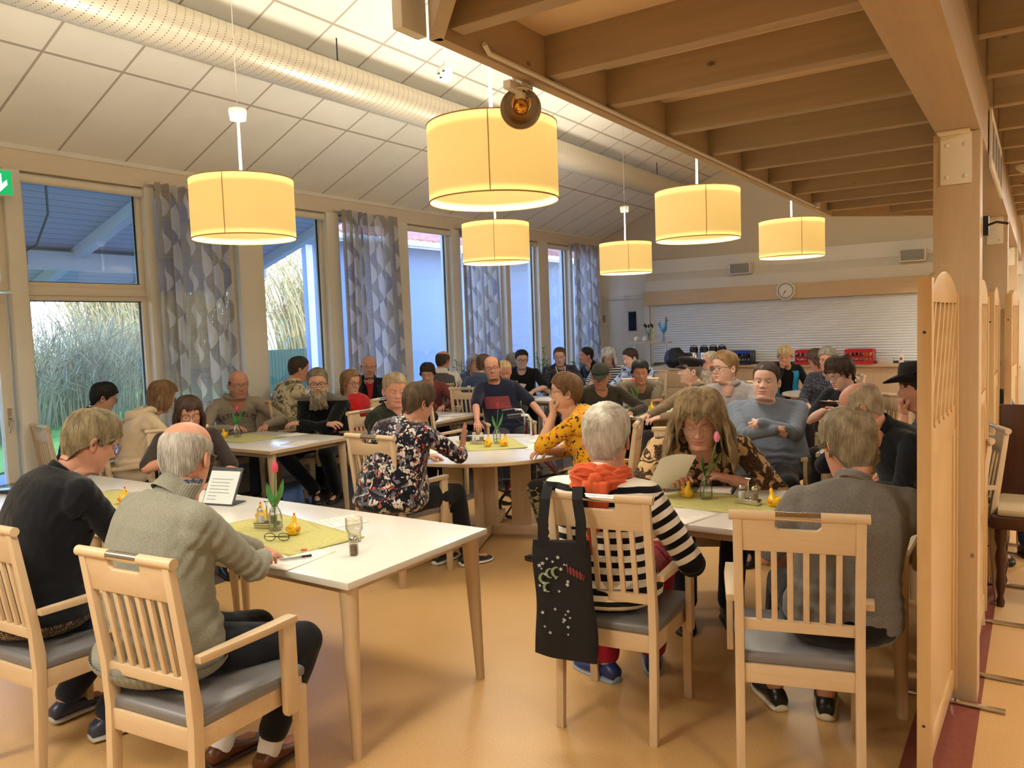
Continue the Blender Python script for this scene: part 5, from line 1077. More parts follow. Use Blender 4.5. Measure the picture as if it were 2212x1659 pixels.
def cloth_mat(name, spec):
    key = ('cloth', name)
    if key in MATS: return MATS[key]
    k = spec[0]; q = NT(name, .92, spec=.15, sheen=.15); v = q.co()
    weave = q.noise(v, 520, 2)
    if k == 'plain':
        f = q.noise(v, 14, 4); q.col(q.mix(.5, q.ramp(f, [(0.3, sc(spec[1], .88)), (0.7, sc(spec[1], 1.1))]), q.ramp(weave, [(0.35, sc(spec[1], .8)), (0.65, sc(spec[1], 1.2))])))
    elif k == 'melange':
        f = q.noise(q.co((1, 1, 2.5)), 230, 3, .7); q.col(q.ramp(f, [(0.35, spec[1]), (0.65, spec[2])]))
    elif k == 'stripes':
        at = q.n('Attribute'); at.attribute_name = 'sv'; fr_ = q.math('FRACT', q.math('MULTIPLY', at.outputs['Fac'], 1/spec[3])); q.col(q.mix(q.math('LESS_THAN', fr_, .5), spec[1], spec[2]))
    elif k == 'block':   # two-tone panels: spec[1] main, spec[2] inset on chest/shoulder
        sp = q.n('SeparateXYZ'); q.l(v, sp.inputs[0]); a = q.math('GREATER_THAN', sp.outputs['Z'], spec[3]); q.col(q.mix(a, spec[1], spec[2]))
    elif k in ('floral', 'print'):   # spec: base, list of colours, scale, amount
        base = spec[1]; out_ = base; cols = spec[2]; scl = spec[3]
        for i, c in enumerate(cols):
            vo = q.n('TexVoronoi'); vo.feature = 'F1'; vo.inputs['Scale'].default_value = scl*(1+.23*i); vo.inputs['Randomness'].default_value = 1.0
            ds = q.n('TexNoise'); ds.inputs['Scale'].default_value = scl*1.6; ds.inputs['Detail'].default_value = 2; mp = q.n('Mapping'); mp.inputs['Location'].default_value = (i*3.1, i*1.7, i*.9); q.l(v, mp.inputs[0]); q.l(mp.outputs[0], ds.inputs['Vector'])
            ad = q.n('MixRGB'); ad.blend_type = 'LINEAR_LIGHT'; ad.inputs[0].default_value = spec[5] if len(spec) > 5 else .06; q.l(mp.outputs[0], ad.inputs[1]); q.l(ds.outputs['Color'], ad.inputs[2]); q.l(ad.outputs[0], vo.inputs['Vector'])
            rd = q.ramp(vo.outputs['Distance'], [(0.0, (1, 1, 1, 1)), (spec[4]*(1-.12*i), (1, 1, 1, 1)), (spec[4]*(1-.12*i)+.03, (0, 0, 0, 1))]); sel = q.n('SeparateColor'); q.l(vo.outputs['Color'], sel.inputs[0]); g_ = q.math('GREATER_THAN', sel.outputs[0], (.25 if i < 2 else .74) if k == 'floral' else .0)
            vein = q.ramp(vo.outputs['Distance'], [(0.0, sc(c, .45)), (spec[4]*.22, sc(c, .6)), (spec[4]*.4, c), (1.0, sc(c, 1.15))]); out_ = q.mix(q.math('MULTIPLY', rd, g_), out_, vein)
        q.col(out_)
    elif k == 'paisley':
        w_ = q.n('TexWave'); w_.wave_type = 'RINGS'; w_.inputs['Scale'].default_value = 15; w_.inputs['Distortion'].default_value = 9; w_.inputs['Detail'].default_value = 3; w_.inputs['Detail Scale'].default_value = 1.6; q.l(v, w_.inputs['Vector']); a = q.ramp(w_.outputs['Fac'], [(0.0, srgb(48, 36, 26)), (.35, srgb(86, 66, 48)), (.5, srgb(150, 122, 90)), (.62, srgb(60, 44, 32))], 'LINEAR')
        f = q.noise(v, 13, 2, .5, 1.5); m_ = q.ramp(f, [(0.52, (0, 0, 0, 1)), (0.55, (1, 1, 1, 1))]); q.col(q.mix(m_, a, srgb(202, 168, 124)))
    elif k == 'camo':
        f = q.noise(v, 9, 2, .5, .8); f2 = q.noise(q.co((1, 1, 1), rot=(1, 2, 0)), 16, 2, .5, 1.0); q.col(q.mix(q.ramp(f2, [(0.56, (0, 0, 0, 1)), (0.58, (1, 1, 1, 1))]), q.ramp(f, [(0.0, spec[1]), (.47, spec[1]), (.5, spec[2])], 'LINEAR'), spec[3]))
    elif k == 'zigzag':
        br = q.n('TexChecker'); br.inputs['Scale'].default_value = 34; mp = q.co((1, .6, .8), rot=(.6, .5, .785)); q.l(mp, br.inputs['Vector']); br.inputs['Color1'].default_value = spec[1]; br.inputs['Color2'].default_value = spec[2]; q.col(q.mix(q.ramp(q.noise(v, 8, 2), [(0.45, (0, 0, 0, 1)), (0.5, (1, 1, 1, 1))]), br.outputs['Color'], spec[1]))
    wr = q.noise(q.co((1, 1, .6)), 24, 3, .55, .6); ad = q.math('ADD', q.math('MULTIPLY', wr, 2.0), q.math('MULTIPLY', weave, .25)); q.bump(ad, .28, .006)
    MATS[key] = q.m; return q.m
def hpart(info, name, V, F, mat, smooth=True, mi=None):
    vv = (info['Rh'] @ (np.array(V)*info['s']).T).T+info['hl']; return new_mesh(name, vv, F, mat, info['body'], mi, smooth)
SHORT = dict(front=.074, side=-.020, nape=-.078, thick=.010, amp=.0012, tufts=420, loose=.002)
CROP = dict(front=.078, side=-.015, nape=-.070, thick=.006, amp=.0010, tufts=300, loose=.001)
BALDY = dict(front=.03, side=-.015, nape=-.075, thick=.006, amp=.0012, tufts=300, bald=(.045, .05), loose=.001)
BOB = dict(front=.078, side=-.04, nape=-.085, thick=.019, amp=.003, length=.07, fringe=.03, flare=.012, curl=.02, tufts=700, loose=.003)
LONG = dict(front=.082, side=-.04, nape=-.085, thick=.018, amp=.003, length=.17, fringe=.035, flare=.02, curl=.01, tufts=800, loose=.004)
PIX = dict(front=.074, side=-.030, nape=-.092, thick=.016, amp=.0018, fringe=.014, tufts=650, loose=.003)
def H(b, **k): d = dict(b); d.update(k); return d
person(2, 'person in a sage grey jacket with blue floral collar, bald crown, back turned', 402, 985, z=1.232, s=1.03, rel=52, head=30, hp=-14, abs_yaw=4, lean=.06, skin='R', hairc=srgb(150, 142, 132), hairc2=srgb(205, 200, 192), hair=H(BALDY, bald=(.055, .075), thick=.007, front=.02, nape=-.085), q=1.0, wf=1.24, df=1.15, belly=.03,
       shirt=('melange', srgb(112, 112, 100), srgb(150, 148, 134)), sleeve=1.0, pants=srgb(26, 28, 34), shoes=srgb(96, 52, 30), sock=srgb(226, 226, 232), arms=(((-.16, .52, .765), (-1, -.1, -.3)), ((.03, .40, .79), (1, -.4, -.35))), legs=dict(aR=(.14, .30, .10), hR=(.55, 1, .9), aL=(-.05, .22, .10), tR=(-.3, 1, 0)), collar='rib', hem=True, chairlab='beech armchair with chrome grip nearest the camera, under the man in the sage grey jacket', chair_at=(-2.415, 1.62, -6), pleg=.84, extras=dict(sole=srgb(60, 40, 28)), glasses=(srgb(120, 90, 60), 'rect', .0012))
person(1, 'person in a black pullover bowed over the table, short blond-grey hair, glasses in profile', 197, 952, z=1.238, s=1.06, rel=50, head=72, hp=-26, abs_yaw=3, lean=.12, side=.03, skin='R', hairc=srgb(112, 96, 68), hairc2=srgb(178, 162, 126), hair=H(PIX, nape=-.100, thick=.017, side=-.02, fringe=.022, tufts=1100), q=1.0, wf=1.15, df=1.15, belly=.04, bust=.03,
       shirt=('melange', srgb(10, 11, 15), srgb(22, 24, 30)), sleeve=1.0, pants=srgb(38, 42, 54), shoes=srgb(52, 60, 82), extras=dict(sole=srgb(190, 185, 175)), arms=(((-.05, .50, .775),), ((.12, .44, .80), (1, -.5, -1), 'l', (.1, .6, .8), (.3, -1, .5))), hands=('relax', 'grip'), legs=dict(aR=(.22, .12, .10), aL=(-.1, .1, .1)), hem=True, chairlab='beech armchair at the left edge under the woman in black', chair_at=(-3.33, 1.60, -4), glasses=(srgb(90, 74, 50), 'rect', .0014))
person(28, 'person seen from behind with cropped white hair, black and white striped pullover, orange scarf', 1311, 945, z=1.175, s=1.13, rel=18, head=14, hp=-8, abs_yaw=-9, lean=.0, skin='R', hairc=srgb(196, 188, 172), hairc2=srgb(240, 234, 222), hair=H(SHORT, pole=.75, swirl=.5, thick=.017, nape=-.095, tufts=1300, amp=.002, side=-.03), q=1.0, wf=1.05, belly=.03, bust=.02,
       shirt=('stripes', srgb(16, 16, 20), srgb(232, 226, 214), .050), sleeve=.80, pants=srgb(150, 26, 44), shoes=srgb(34, 50, 104), extras=dict(sole=srgb(150, 160, 176)), arms=('lap', ((.24, .24, .70), (.7, -.5, -.7))), legs=dict(aR=(.08, .44, .095), aL=(-.10, .28, .095), tL=(-.9, .5, 0), tR=(-.3, 1, 0)), hem=True, chairlab='beech armchair carrying the black cloth bag, behind the striped pullover', chair_at=(-1.47, 3.0, -7))
person(39, 'person seen from behind in a grey t-shirt, sandy grey hair, black slip-on shoes', 1832, 960, z=1.178, s=1.06, rel=-15, head=-30, hp=-16, abs_yaw=-18, lean=.04, side=.05, skin='R', hairc=srgb(130, 116, 90), hairc2=srgb(188, 176, 150), hair=H(PIX, thick=.016, pole=.6, swirl=.3, nape=-.105, tufts=1500, side=-.02, wavy=.0015), q=1.0, wf=.99, df=1.0, shw=1.0,
       shirt=('melange', srgb(92, 90, 88), srgb(130, 127, 122)), sleeve=.42, pants=srgb(24, 24, 28), shoes=srgb(18, 17, 18), extras=dict(sole=srgb(214, 204, 180)), arms=('lap', ((-.02, .42, .77), (.15, -.8, -.9))), legs=dict(aR=(-.02, .36, .095), aL=(-.22, .40, .095), hR=(.2, 1, 1), tL=(-.35, 1, 0), tR=(.1, 1, 0)), pleg=.62, chairlab='beech armchair in the right foreground, empty back slats in front of the grey t-shirt', chair_at=(-.745, 3.0, -15), glasses=(srgb(70, 50, 36), 'rect', .0014))
person(29, 'person with shoulder-length blond-brown hair in a brown paisley blouse, reading a sheet, glasses', 1512, 905, z=1.13, s=1.22, rel=172, head=187, hp=-24, lean=.30, skin='R', hairc=srgb(118, 92, 62), hairc2=srgb(186, 160, 120), hair=H(LONG, thick=.034, frontvol=1.1, length=.18, flare=.045, curl=-.008, fringe=.040, tufts=2200, amp=.0035, loose=.006, wavy=.0055), q=1.0, wf=1.15, df=1.15, bust=.05, belly=.04, P=dict(lid=.62, age=1, fat=.8), shirt=('paisley',), sleeve=.82, pants=srgb(26, 30, 42),
       arms=(((-.16, .34, .775), (-1, -.1, -.5)), ((.14, .36, .80), (1, -.1, -.5), 'l', (.1, .9, .2), (.3, .3, .9))), hands=('relax', 'grip'), glasses=(srgb(170, 140, 120), 'rect', .0010), chairlab='beech armchair behind the woman in the paisley blouse')
person(12, 'person in a dark floral blouse, raising a hand beside the round table', 905, 869, z=1.185, s=1.04, rel=42, head=58, hp=-20, abs_yaw=5, lean=.10, side=.06, hairc=srgb(62, 46, 34), hairc2=srgb(110, 88, 62), skin='R', hair=H(PIX, thick=.022, nape=-.085, wavy=.002), q=.8, wf=1.22, df=1.25, belly=.06, bust=.03, shirt=('floral', srgb(22, 22, 34), [srgb(104, 104, 116), srgb(206, 196, 184), srgb(190, 84, 54), srgb(140, 50, 44)], 13, .42, .10), sleeve=.78, pants=srgb(20, 22, 24), shoes=srgb(42, 42, 38), extras=dict(sole=srgb(226, 222, 214)),
       arms=('table', ((.20, .48, .84), (1, -.2, -.6), 'l', (.15, .1, 1), (-.7, -1, .1))), hands=('relax', 'open'), legs=dict(aR=(.20, .50, .095), aL=(.0, .42, .095), tR=(.3, 1, 0)), hem=True, chairlab='beech armchair with chrome grip beneath the floral blouse at the round table', chair_at=(-3.62, 4.02, 2), glasses=(srgb(130, 40, 60), 'rect', .0015))
person(27, 'person in a mustard yellow flowered blouse, chin on hand, at the round table', 1222, 846, z=1.20, s=1.05, rel=-78, head=-92, hp=2, lean=.18, hairc=srgb(96, 66, 40), hairc2=srgb(150, 112, 74), skin='L', hair=H(PIX, thick=.018, nape=-.085), q=.8, wf=1.15, df=1.2, belly=.05, bust=.05, P=dict(fat=1.0, age=1, lid=.2), shirt=('print', srgb(218, 160, 32), [srgb(44, 38, 30), srgb(176, 52, 24)], 26, .26, .03), sleeve=.62, pants=('zigzag', srgb(26, 24, 24), srgb(122, 108, 76)),
       arms=('chin', ((-.02, .40, .77),)), hands=('fist', 'relax'), legs=dict(aR=(.1, .3, .095), aL=(-.1, .34, .095)), hem=True, collar='crew', chairlab='beech armchair turned sideways under the mustard blouse', glasses=(srgb(70, 66, 60), 'round', .0013))
person(8, 'bearded person with dark glasses and folded arms, black jacket with grey shoulders', 686, 828, z=1.185, s=1.16, rel=172, head=180, hp=-3, lean=.24, abs_yaw=160, skin='L', hairc=srgb(96, 78, 56), hairc2=srgb(160, 146, 122), hair=H(SHORT, thick=.016, frontvol=1.3, part=.2, side=-.03), q=.7, wf=1.1, df=1.1, belly=.03, beard=.040, P=dict(lid=.15), shirt=('block', srgb(14, 14, 16), srgb(96, 92, 86), 1.005), sleeve=1.0, pants=srgb(14, 14, 16), arms=(((.13, .40, .80), (-1, .1, -.5), 'l', (1, .2, 0), (0, .2, 1)), ((-.14, .40, .785), (1, .1, -.5), 'l', (-1, .3, .1), (0, .4, 1))), hands=('relax', 'relax'),
       legs=dict(aR=(-.02, .46, .13), hR=(.9, 1, .3), tR=(-.6, 1, 0), aL=(-.14, .25, .095)), collar='rib', glasses=(srgb(40, 38, 38), 'rect', .0021), chairlab='beech armchair behind the bearded man with folded arms')
person(6, 'balding person with glasses in a grey hooded sweatshirt with arched letters, by the curtain', 515, 830, z=1.19, s=1.14, rel=158, head=166, hp=-8, lean=.16, abs_yaw=118, side=-.03, skin='R', hairc=srgb(80, 66, 54), hair=H(BALDY, bald=(.03, .03), thick=.004), q=.7, wf=1.12, df=1.15, belly=.05, P=dict(fat=1, stubble=1, jaw=1.08, lid=.35), shirt=('melange', srgb(132, 122, 106), srgb(166, 154, 136)), sleeve=1.0, pants=srgb(60, 66, 80), arms=('tablewide', ((.10, .46, .765),)), hands=('relax', 'relax'), collar='hood', glasses=(srgb(60, 52, 48), 'rect', .0011), chairlab='beech armchair of the man in the grey hooded sweatshirt')
person(7, 'person in a beige leaf-camouflage shirt in profile, short dark hair, beside the white post', 645, 797, z=1.30, s=1.10, rel=62, head=72, hp=-12, lean=.10, skin='R', hairc=srgb(56, 46, 38), hair=H(CROP, thick=.010), q=.5, wf=1.05, shirt=('camo', srgb(196, 182, 150), srgb(150, 138, 108), srgb(88, 78, 58)), sleeve=.45, pants=srgb(70, 70, 66), arms=('table', 'table'), collar='shirt', hiprise=.03, chairlab='pale beech armchair beside the bearded man, its slats lit by the window')
person(9, 'person with a blond bob and round glasses turning round in a bright red top', 757, 826, z=1.16, s=1.05, rel=-60, head=142, hp=-6, lean=.08, skin='L', hairc=srgb(120, 88, 56), hairc2=srgb(180, 144, 100), hair=H(BOB, thick=.014, fringe=.0, length=.055, part=.3), q=.5, P=dict(lid=.2), shirt=('plain', srgb(170, 24, 26)), sleeve=1.0, pants=srgb(30, 32, 46), arms=('lap', 'lap'), glasses=(srgb(60, 30, 32), 'round', .0020), chairlab='chair of the woman in the red top')
person(10, 'bald person with glasses in a black vest over a red shirt, by the curtain', 796, 792, z=1.27, s=1.06, rel=165, head=172, hp=-6, lean=.10, skin='R', hairc=srgb(110, 96, 84), hair=H(BALDY, bald=(.0, .0), thick=.003), q=.5, P=dict(lid=.3, jaw=.95, stubble=1), shirt=('plain', srgb(20, 22, 34)), sleeve=1.0, pants=srgb(30, 30, 36), arms=('lap', 'lap'), collar='open', hiprise=.03, glasses=(srgb(120, 116, 112), 'rect', .0010), chairlab='chair of the bald man in a black vest')
person(11, 'frowning person with short sandy hair in a dark green pullover, left of the floral blouse', 853, 842, z=1.178, s=1.14, rel=160, head=166, hp=-10, lean=.02, abs_yaw=85, skin='R', hairc=srgb(140, 116, 84), hairc2=srgb(190, 170, 138), hair=H(SHORT, thick=.014, frontvol=1.2), q=.7, wf=1.05, P=dict(lid=.25, age=1), shirt=('plain', srgb(34, 38, 30)), sleeve=1.0, pants=srgb(26, 26, 30), arms=('lap', 'lap'), chairlab='beech armchair turned to the right under the dark green pullover')
person(5, 'person with dark brown fringe and glasses, reading a sheet behind the sage grey jacket', 408, 893, z=1.14, s=1.0, rel=168, head=172, hp=-12, lean=.10, skin='R', hairc=srgb(48, 34, 26), hairc2=srgb(86, 62, 46), hair=H(LONG, thick=.014, length=.10, fringe=.035), q=.6, P=dict(lid=.3), shirt=('plain', srgb(58, 50, 46)), sleeve=.45, pants=srgb(40, 36, 36), shoes=srgb(20, 20, 22), arms=('lap', 'read'), hands=('relax', 'grip'), glasses=(srgb(50, 40, 38), 'rect', .0013), chairlab='chair of the dark-haired woman reading a sheet')
person(4, 'person with long light brown hair and dark glasses in profile, cream hooded top', 349, 856, z=1.20, s=1.04, rel=78, head=84, hp=-20, lean=.14, skin='L', hairc=srgb(96, 70, 46), hairc2=srgb(156, 120, 82), hair=H(LONG, thick=.014, length=.10, fringe=.02, flare=.01), q=.6, shirt=('plain', srgb(204, 184, 156)), sleeve=1.0, pants=srgb(26, 26, 30), arms=('table', 'table'), collar='hood', glasses=(srgb(30, 26, 26), 'rect', .0018), chairlab='beech armchair seen from the side under the cream hooded top')
person(3, 'person with short black hair in profile, dark top, in front of the lawn window', 224, 858, z=1.185, s=1.02, rel=70, head=84, hp=-18, lean=.16, skin='L', hairc=srgb(28, 24, 24), hair=H(PIX, thick=.017, nape=-.08), q=.5, shirt=('plain', srgb(24, 24, 30)), sleeve=1.0, pants=srgb(190, 120, 128), arms=('lap', 'table'), glasses=(srgb(30, 28, 34), 'rect', .0014), chairlab='chair of the black-haired woman in front of the lawn window')
person(13, 'person with short dark hair looking down in a dusty pink pullover', 924, 806, z=1.158, s=1.0, rel=172, head=188, hp=-22, lean=.16, skin='L', hairc=srgb(44, 34, 30), hair=H(PIX, thick=.018, side=-.03), q=.4, P=dict(lid=.6), shirt=('plain', srgb(122, 66, 62)), sleeve=1.0, pants=srgb(40, 40, 50), arms=('table', 'table'), chairlab='chair of the dark-haired person in a dusty pink pullover')
person(14, 'person in a grey waistcoat over a white shirt seen from behind, thinning dark hair', 957, 779, z=1.275, s=1.02, rel=12, head=38, hp=-6, lean=.05, skin='R', hairc=srgb(72, 58, 48), hair=H(SHORT, bald=(.075, .085), thick=.007), q=.4, wf=1.08, shirt=('plain', srgb(72, 70, 72)), sleeve=.45, pants=srgb(30, 30, 34), arms=('table', 'table'), collar='shirt', extras=dict(collarmat=plain('white_collar', srgb(220, 215, 208), .8)), hiprise=.02, glasses=(srgb(60, 60, 60), 'rect', .0010), chairlab='chair of the man in the grey waistcoat')
person(15, 'person with grey hair mostly hidden behind the denim jacket', 1024, 785, z=1.2, s=1.0, rel=150, head=160, hp=-10, skin='L', hairc=srgb(150, 146, 140), hair=H(BOB), q=.3, shirt=('plain', srgb(80, 84, 110)), pants=srgb(40, 40, 50), hiprise=.02, arms=('lap', 'lap'), chairlab='chair of the grey-haired person behind the denim jacket')
person(16, 'person in a blue denim jacket turned away, short brown hair', 1045, 787, z=1.24, s=1.03, rel=25, head=20, hp=-6, lean=.16, skin='L', hairc=srgb(92, 70, 50), hair=H(CROP), q=.4, wf=1.05, shirt=('plain', srgb(50, 64, 88)), sleeve=1.0, pants=srgb(40, 44, 58), arms=('table', 'table'), collar='shirt', hiprise=.02, chairlab='chair under the blue denim jacket')
person(17, 'person with glasses in a navy t-shirt with faded red print, leaning back', 1063, 795, z=1.25, s=1.03, rel=168, head=182, hp=0, lean=-.10, side=.10, roll=6, skin='R', hairc=srgb(66, 54, 46), hair=H(SHORT, bald=(.075, .09), thick=.006, front=.05), q=.55, wf=1.08, belly=.03, P=dict(lid=.25, jaw=1.05, stubble=1), shirt=('plain', srgb(26, 30, 48)), sleeve=.45, pants=srgb(26, 28, 36), arms=(((-.34, .30, .70), (-1, -.2, -.3)), ((.40, .34, .745), (1, -.3, -.3))), glasses=(srgb(40, 40, 44), 'rect', .0018), chairlab='empty-looking beech armchair back left of the navy t-shirt', chair_at=None)
person(18, 'person with short blond hair in a black top and beige trousers behind a chair back', 1089, 802, z=1.175, s=1.0, rel=150, head=172, hp=-20, lean=.12, skin='R', hairc=srgb(190, 156, 108), hairc2=srgb(220, 190, 140), hair=H(CROP), q=.5, P=dict(lid=.6), shirt=('plain', srgb(24, 24, 28)), sleeve=.9, pants=srgb(158, 142, 112), arms=('lap', 'cross'), abs_yaw=110, chairlab='beech armchair seen from the side with beige trousers on it')
person(19, 'young person with dark hair and glasses in a black v-neck t-shirt holding a sheet', 1127, 776, z=1.215, s=1.08, rel=176, head=170, hp=-10, lean=.10, skin='P', hairc=srgb(28, 22, 22), hair=H(SHORT, thick=.013, frontvol=1.3), q=.55, wf=1.05, shw=1.08, P=dict(lid=.4), shirt=('plain', srgb(20, 20, 24)), sleeve=.45, pants=srgb(40, 46, 60), arms=('table', 'table'), hands=('relax', 'grip'), hiprise=.02, glasses=(srgb(20, 20, 24), 'rect', .0019), chairlab='chair of the young man in a black t-shirt')
person(20, 'person with long grey hair hidden behind the young man in a black t-shirt', 1107, 780, z=1.16, s=1.0, rel=20, head=15, skin='L', hairc=srgb(150, 146, 142), hairc2=srgb(190, 186, 182), hair=H(LONG), q=.3, shirt=('plain', srgb(90, 60, 60)), pants=srgb(40, 40, 50), hiprise=.02, arms=('lap', 'lap'), chairlab='chair behind the young man in the black t-shirt, long grey hair')
person(21, 'person in a dark short-sleeved floral shirt with a white lanyard, looking down', 1209, 770, z=1.225, s=1.08, rel=172, head=184, hp=-14, lean=.06, skin='P', hairc=srgb(92, 60, 40), hair=H(SHORT, thick=.009, front=.088), q=.55, wf=1.1, P=dict(lid=.75), shirt=('print', srgb(40, 40, 54), [srgb(112, 106, 92), srgb(66, 74, 104)], 22, .35, .06), sleeve=.48, pants=srgb(40, 42, 50), arms=('table', 'lap'), collar='open', hiprise=.02, chairlab='chair of the man with a white lanyard')
person(22, 'person with short black hair in a black jacket, profile facing left, near the corner', 1267, 768, z=1.21, s=1.03, rel=-130, head=-105, hp=-4, skin='R', hairc=srgb(26, 20, 20), hair=H(CROP, thick=.009), q=.45, shirt=('plain', srgb(18, 18, 22)), sleeve=1.0, pants=srgb(26, 26, 30), arms=('lap', 'lap'), collar='rib', hiprise=.02, chairlab='chair of the man in the black jacket by the corner')
person(23, 'person with long white hair and glasses in a navy and white striped t-shirt, looking down', 1314, 771, z=1.195, s=1.08, rel=176, head=184, hp=-24, lean=.12, skin='P', hairc=srgb(186, 184, 182), hairc2=srgb(232, 230, 228), hair=H(LONG, thick=.022, wavy=.004, length=.11), q=.5, P=dict(lid=.8), shirt=('stripes', srgb(40, 44, 60), srgb(214, 214, 218), .036), sleeve=.45, pants=srgb(60, 66, 90), arms=('table', 'table'), glasses=(srgb(150, 110, 110), 'rect', .0010), hiprise=.02, chairlab='chair of the white-haired woman in stripes')
person(24, 'person with dark hair and red flower clip, blue and white blouse, facing left', 1362, 773, z=1.2, s=1.05, rel=-140, head=-118, hp=-16, lean=.14, skin='P', hairc=srgb(58, 40, 34), hair=H(SHORT, thick=.012, side=-.03), q=.5, bust=.04, belly=.03, wf=1.1, shirt=('camo', srgb(190, 204, 226), srgb(150, 168, 204), srgb(40, 50, 92)), sleeve=.55, pants=srgb(30, 34, 60), arms=('table', 'table'), hiprise=.02, chairlab='chair of the woman with a red flower clip')
person(25, 'person in a dark green cap, glasses and olive jacket, bent over a tray', 1297, 812, z=1.14, s=1.08, rel=172, head=186, hp=-18, lean=.16, skin='T', hairc=srgb(60, 52, 46), hair=H(CROP, front=.04), q=.6, wf=1.08, P=dict(lid=.5, age=1, stubble=1), shirt=('plain', srgb(52, 46, 36)), sleeve=1.0, pants=srgb(30, 30, 32), arms=('tablewide', 'tablewide'), hands=('relax', 'flat'), collar='rib', glasses=(srgb(50, 30, 28), 'rect', .0016))
person(26, 'young person with black hair leaning forward in a taupe v-neck pullover behind the pink tulip', 1383, 803, z=1.12, s=1.1, rel=180, head=176, hp=-12, lean=.36, skin='T', hairc=srgb(18, 15, 15), hair=H(SHORT, thick=.014, frontvol=1.1, fringe=.010), q=.6, wf=1.05, shw=1.06, P=dict(lid=.2, age=0), shirt=('plain', srgb(112, 100, 84)), sleeve=1.0, pants=srgb(40, 42, 50), arms=(((.12, .46, .77), (-1, .1, -.3)), ((-.10, .48, .775), (1, .1, -.3))), chairlab='chair behind the young man in the taupe pullover')
person(30, 'elderly person in a black peaked sailor cap facing left, beige jacket', 1492, 800, z=1.19, s=1.08, rel=-120, head=-100, hp=2, lean=-.02, skin='P', hairc=srgb(120, 112, 104), hair=H(CROP, front=.03, thick=.004), q=.6, P=dict(lid=.35, age=1, nose=1.2), shirt=('plain', srgb(140, 120, 96)), sleeve=1.0, pants=srgb(50, 50, 54), arms=('table', 'table'), collar='open', chairlab='chair of the man in the peaked sailor cap')
person(31, 'person with a grey full beard and glasses in a brown leather waistcoat, facing left', 1537, 785, z=1.21, s=1.05, rel=-130, head=-112, hp=2, skin='R', hairc=srgb(120, 96, 72), hairc2=srgb(190, 180, 168), hair=H(CROP), q=.5, beard=.06, wf=1.1, shirt=('plain', srgb(90, 48, 28)), sleeve=1.0, pants=srgb(40, 40, 46), arms=('lap', 'table'), glasses=(srgb(90, 80, 70), 'rect', .0014), hiprise=.01, chairlab='chair of the bearded man in a brown waistcoat')
person(32, 'person with fair hair and dark glasses facing left in a pale grey-blue shirt', 1566, 793, z=1.26, s=1.10, rel=-160, head=-128, hp=-2, lean=.10, skin='P', hairc=srgb(128, 94, 58), hairc2=srgb(176, 140, 94), hair=H(SHORT, thick=.015, frontvol=1.3), q=.65, wf=1.0, P=dict(lid=.2, nose=1.1), shirt=('plain', srgb(158, 154, 158)), sleeve=.8, pants=srgb(40, 44, 56), arms=('table', 'table'), collar='shirt', glasses=(srgb(50, 44, 46), 'rect', .0018), hiprise=.02, chairlab='beech armchair corner visible left of the blue-grey sweatshirt')
person(33, 'person with tied-back brown hair and crossed arms in a blue-grey sweatshirt, smiling', 1655, 822, z=1.22, s=1.08, rel=180, head=192, hp=0, lean=-.04, roll=-3, skin='P', hairc=srgb(60, 42, 34), hair=H(SHORT, thick=.010, front=.078, side=-.03, amp=.0012, loose=.0008), q=.75, wf=1.32, df=1.30, belly=.10, bust=.05, P=dict(fat=.8, lid=.18, jaw=1.05, smile=1), shirt=('plain', srgb(104, 112, 126)), sleeve=1.0, pants=srgb(18, 18, 22), arms=(((.04, .31, .95), (-1, .15, -.7), 'l', (.7, -.5, -.5), (0, 1, .3)), ((-.06, .33, .90), (1, .15, -.7), 'l', (-.7, -.5, -.2), (0, 1, .3))), hands=('fist', 'fist'), hem=True, chairlab='beech armchair under the blue-grey sweatshirt with crossed arms')
person(34, 'person with short blond hair, chin on hand, bright blue vest over black sleeves', 1696, 768, z=1.17, s=1.05, rel=165, head=-170, hp=-20, lean=.10, skin='R', hairc=srgb(190, 160, 110), hairc2=srgb(236, 214, 170), hair=H(PIX, thick=.022, wavy=.003), q=.5, P=dict(lid=.7), shirt=('plain', srgb(16, 16, 20)), sleeve=1.0, pants=srgb(26, 26, 30), arms=('lap', 'chin'), hands=('relax', 'fist'), hiprise=.02, chairlab='chair of the blond woman in the blue vest')
person(35, 'person with brown hair and glasses in profile behind the grey-haired woman', 1766, 778, z=1.17, s=1.03, rel=-100, head=-100, hp=-18, skin='R', hairc=srgb(78, 58, 46), hair=H(BOB, length=.05), q=.4, shirt=('plain', srgb(30, 28, 36)), sleeve=1.0, pants=srgb(30, 30, 36), arms=('lap', 'lap'), glasses=(srgb(50, 40, 40), 'rect', .0014), hiprise=.02, chairlab='chair with a camouflage jacket near the red bottle crates')
person(36, 'person with short grey hair and glasses, dark patterned blouse, between the red crates', 1788, 776, z=1.21, s=1.05, rel=-168, head=-165, hp=-6, lean=.02, skin='R', hairc=srgb(112, 102, 92), hairc2=srgb(170, 162, 150), hair=H(PIX, thick=.016), q=.55, wf=1.1, bust=.03, P=dict(lid=.3, age=1), shirt=('print', srgb(34, 34, 46), [srgb(126, 122, 128), srgb(74, 76, 96)], 30, .30, .09), sleeve=.7, pants=srgb(22, 22, 28), arms=('lap', 'lap'), glasses=(srgb(80, 74, 80), 'rect', .0012), hiprise=.01, chairlab='chair behind the woman in the navy patterned blouse')
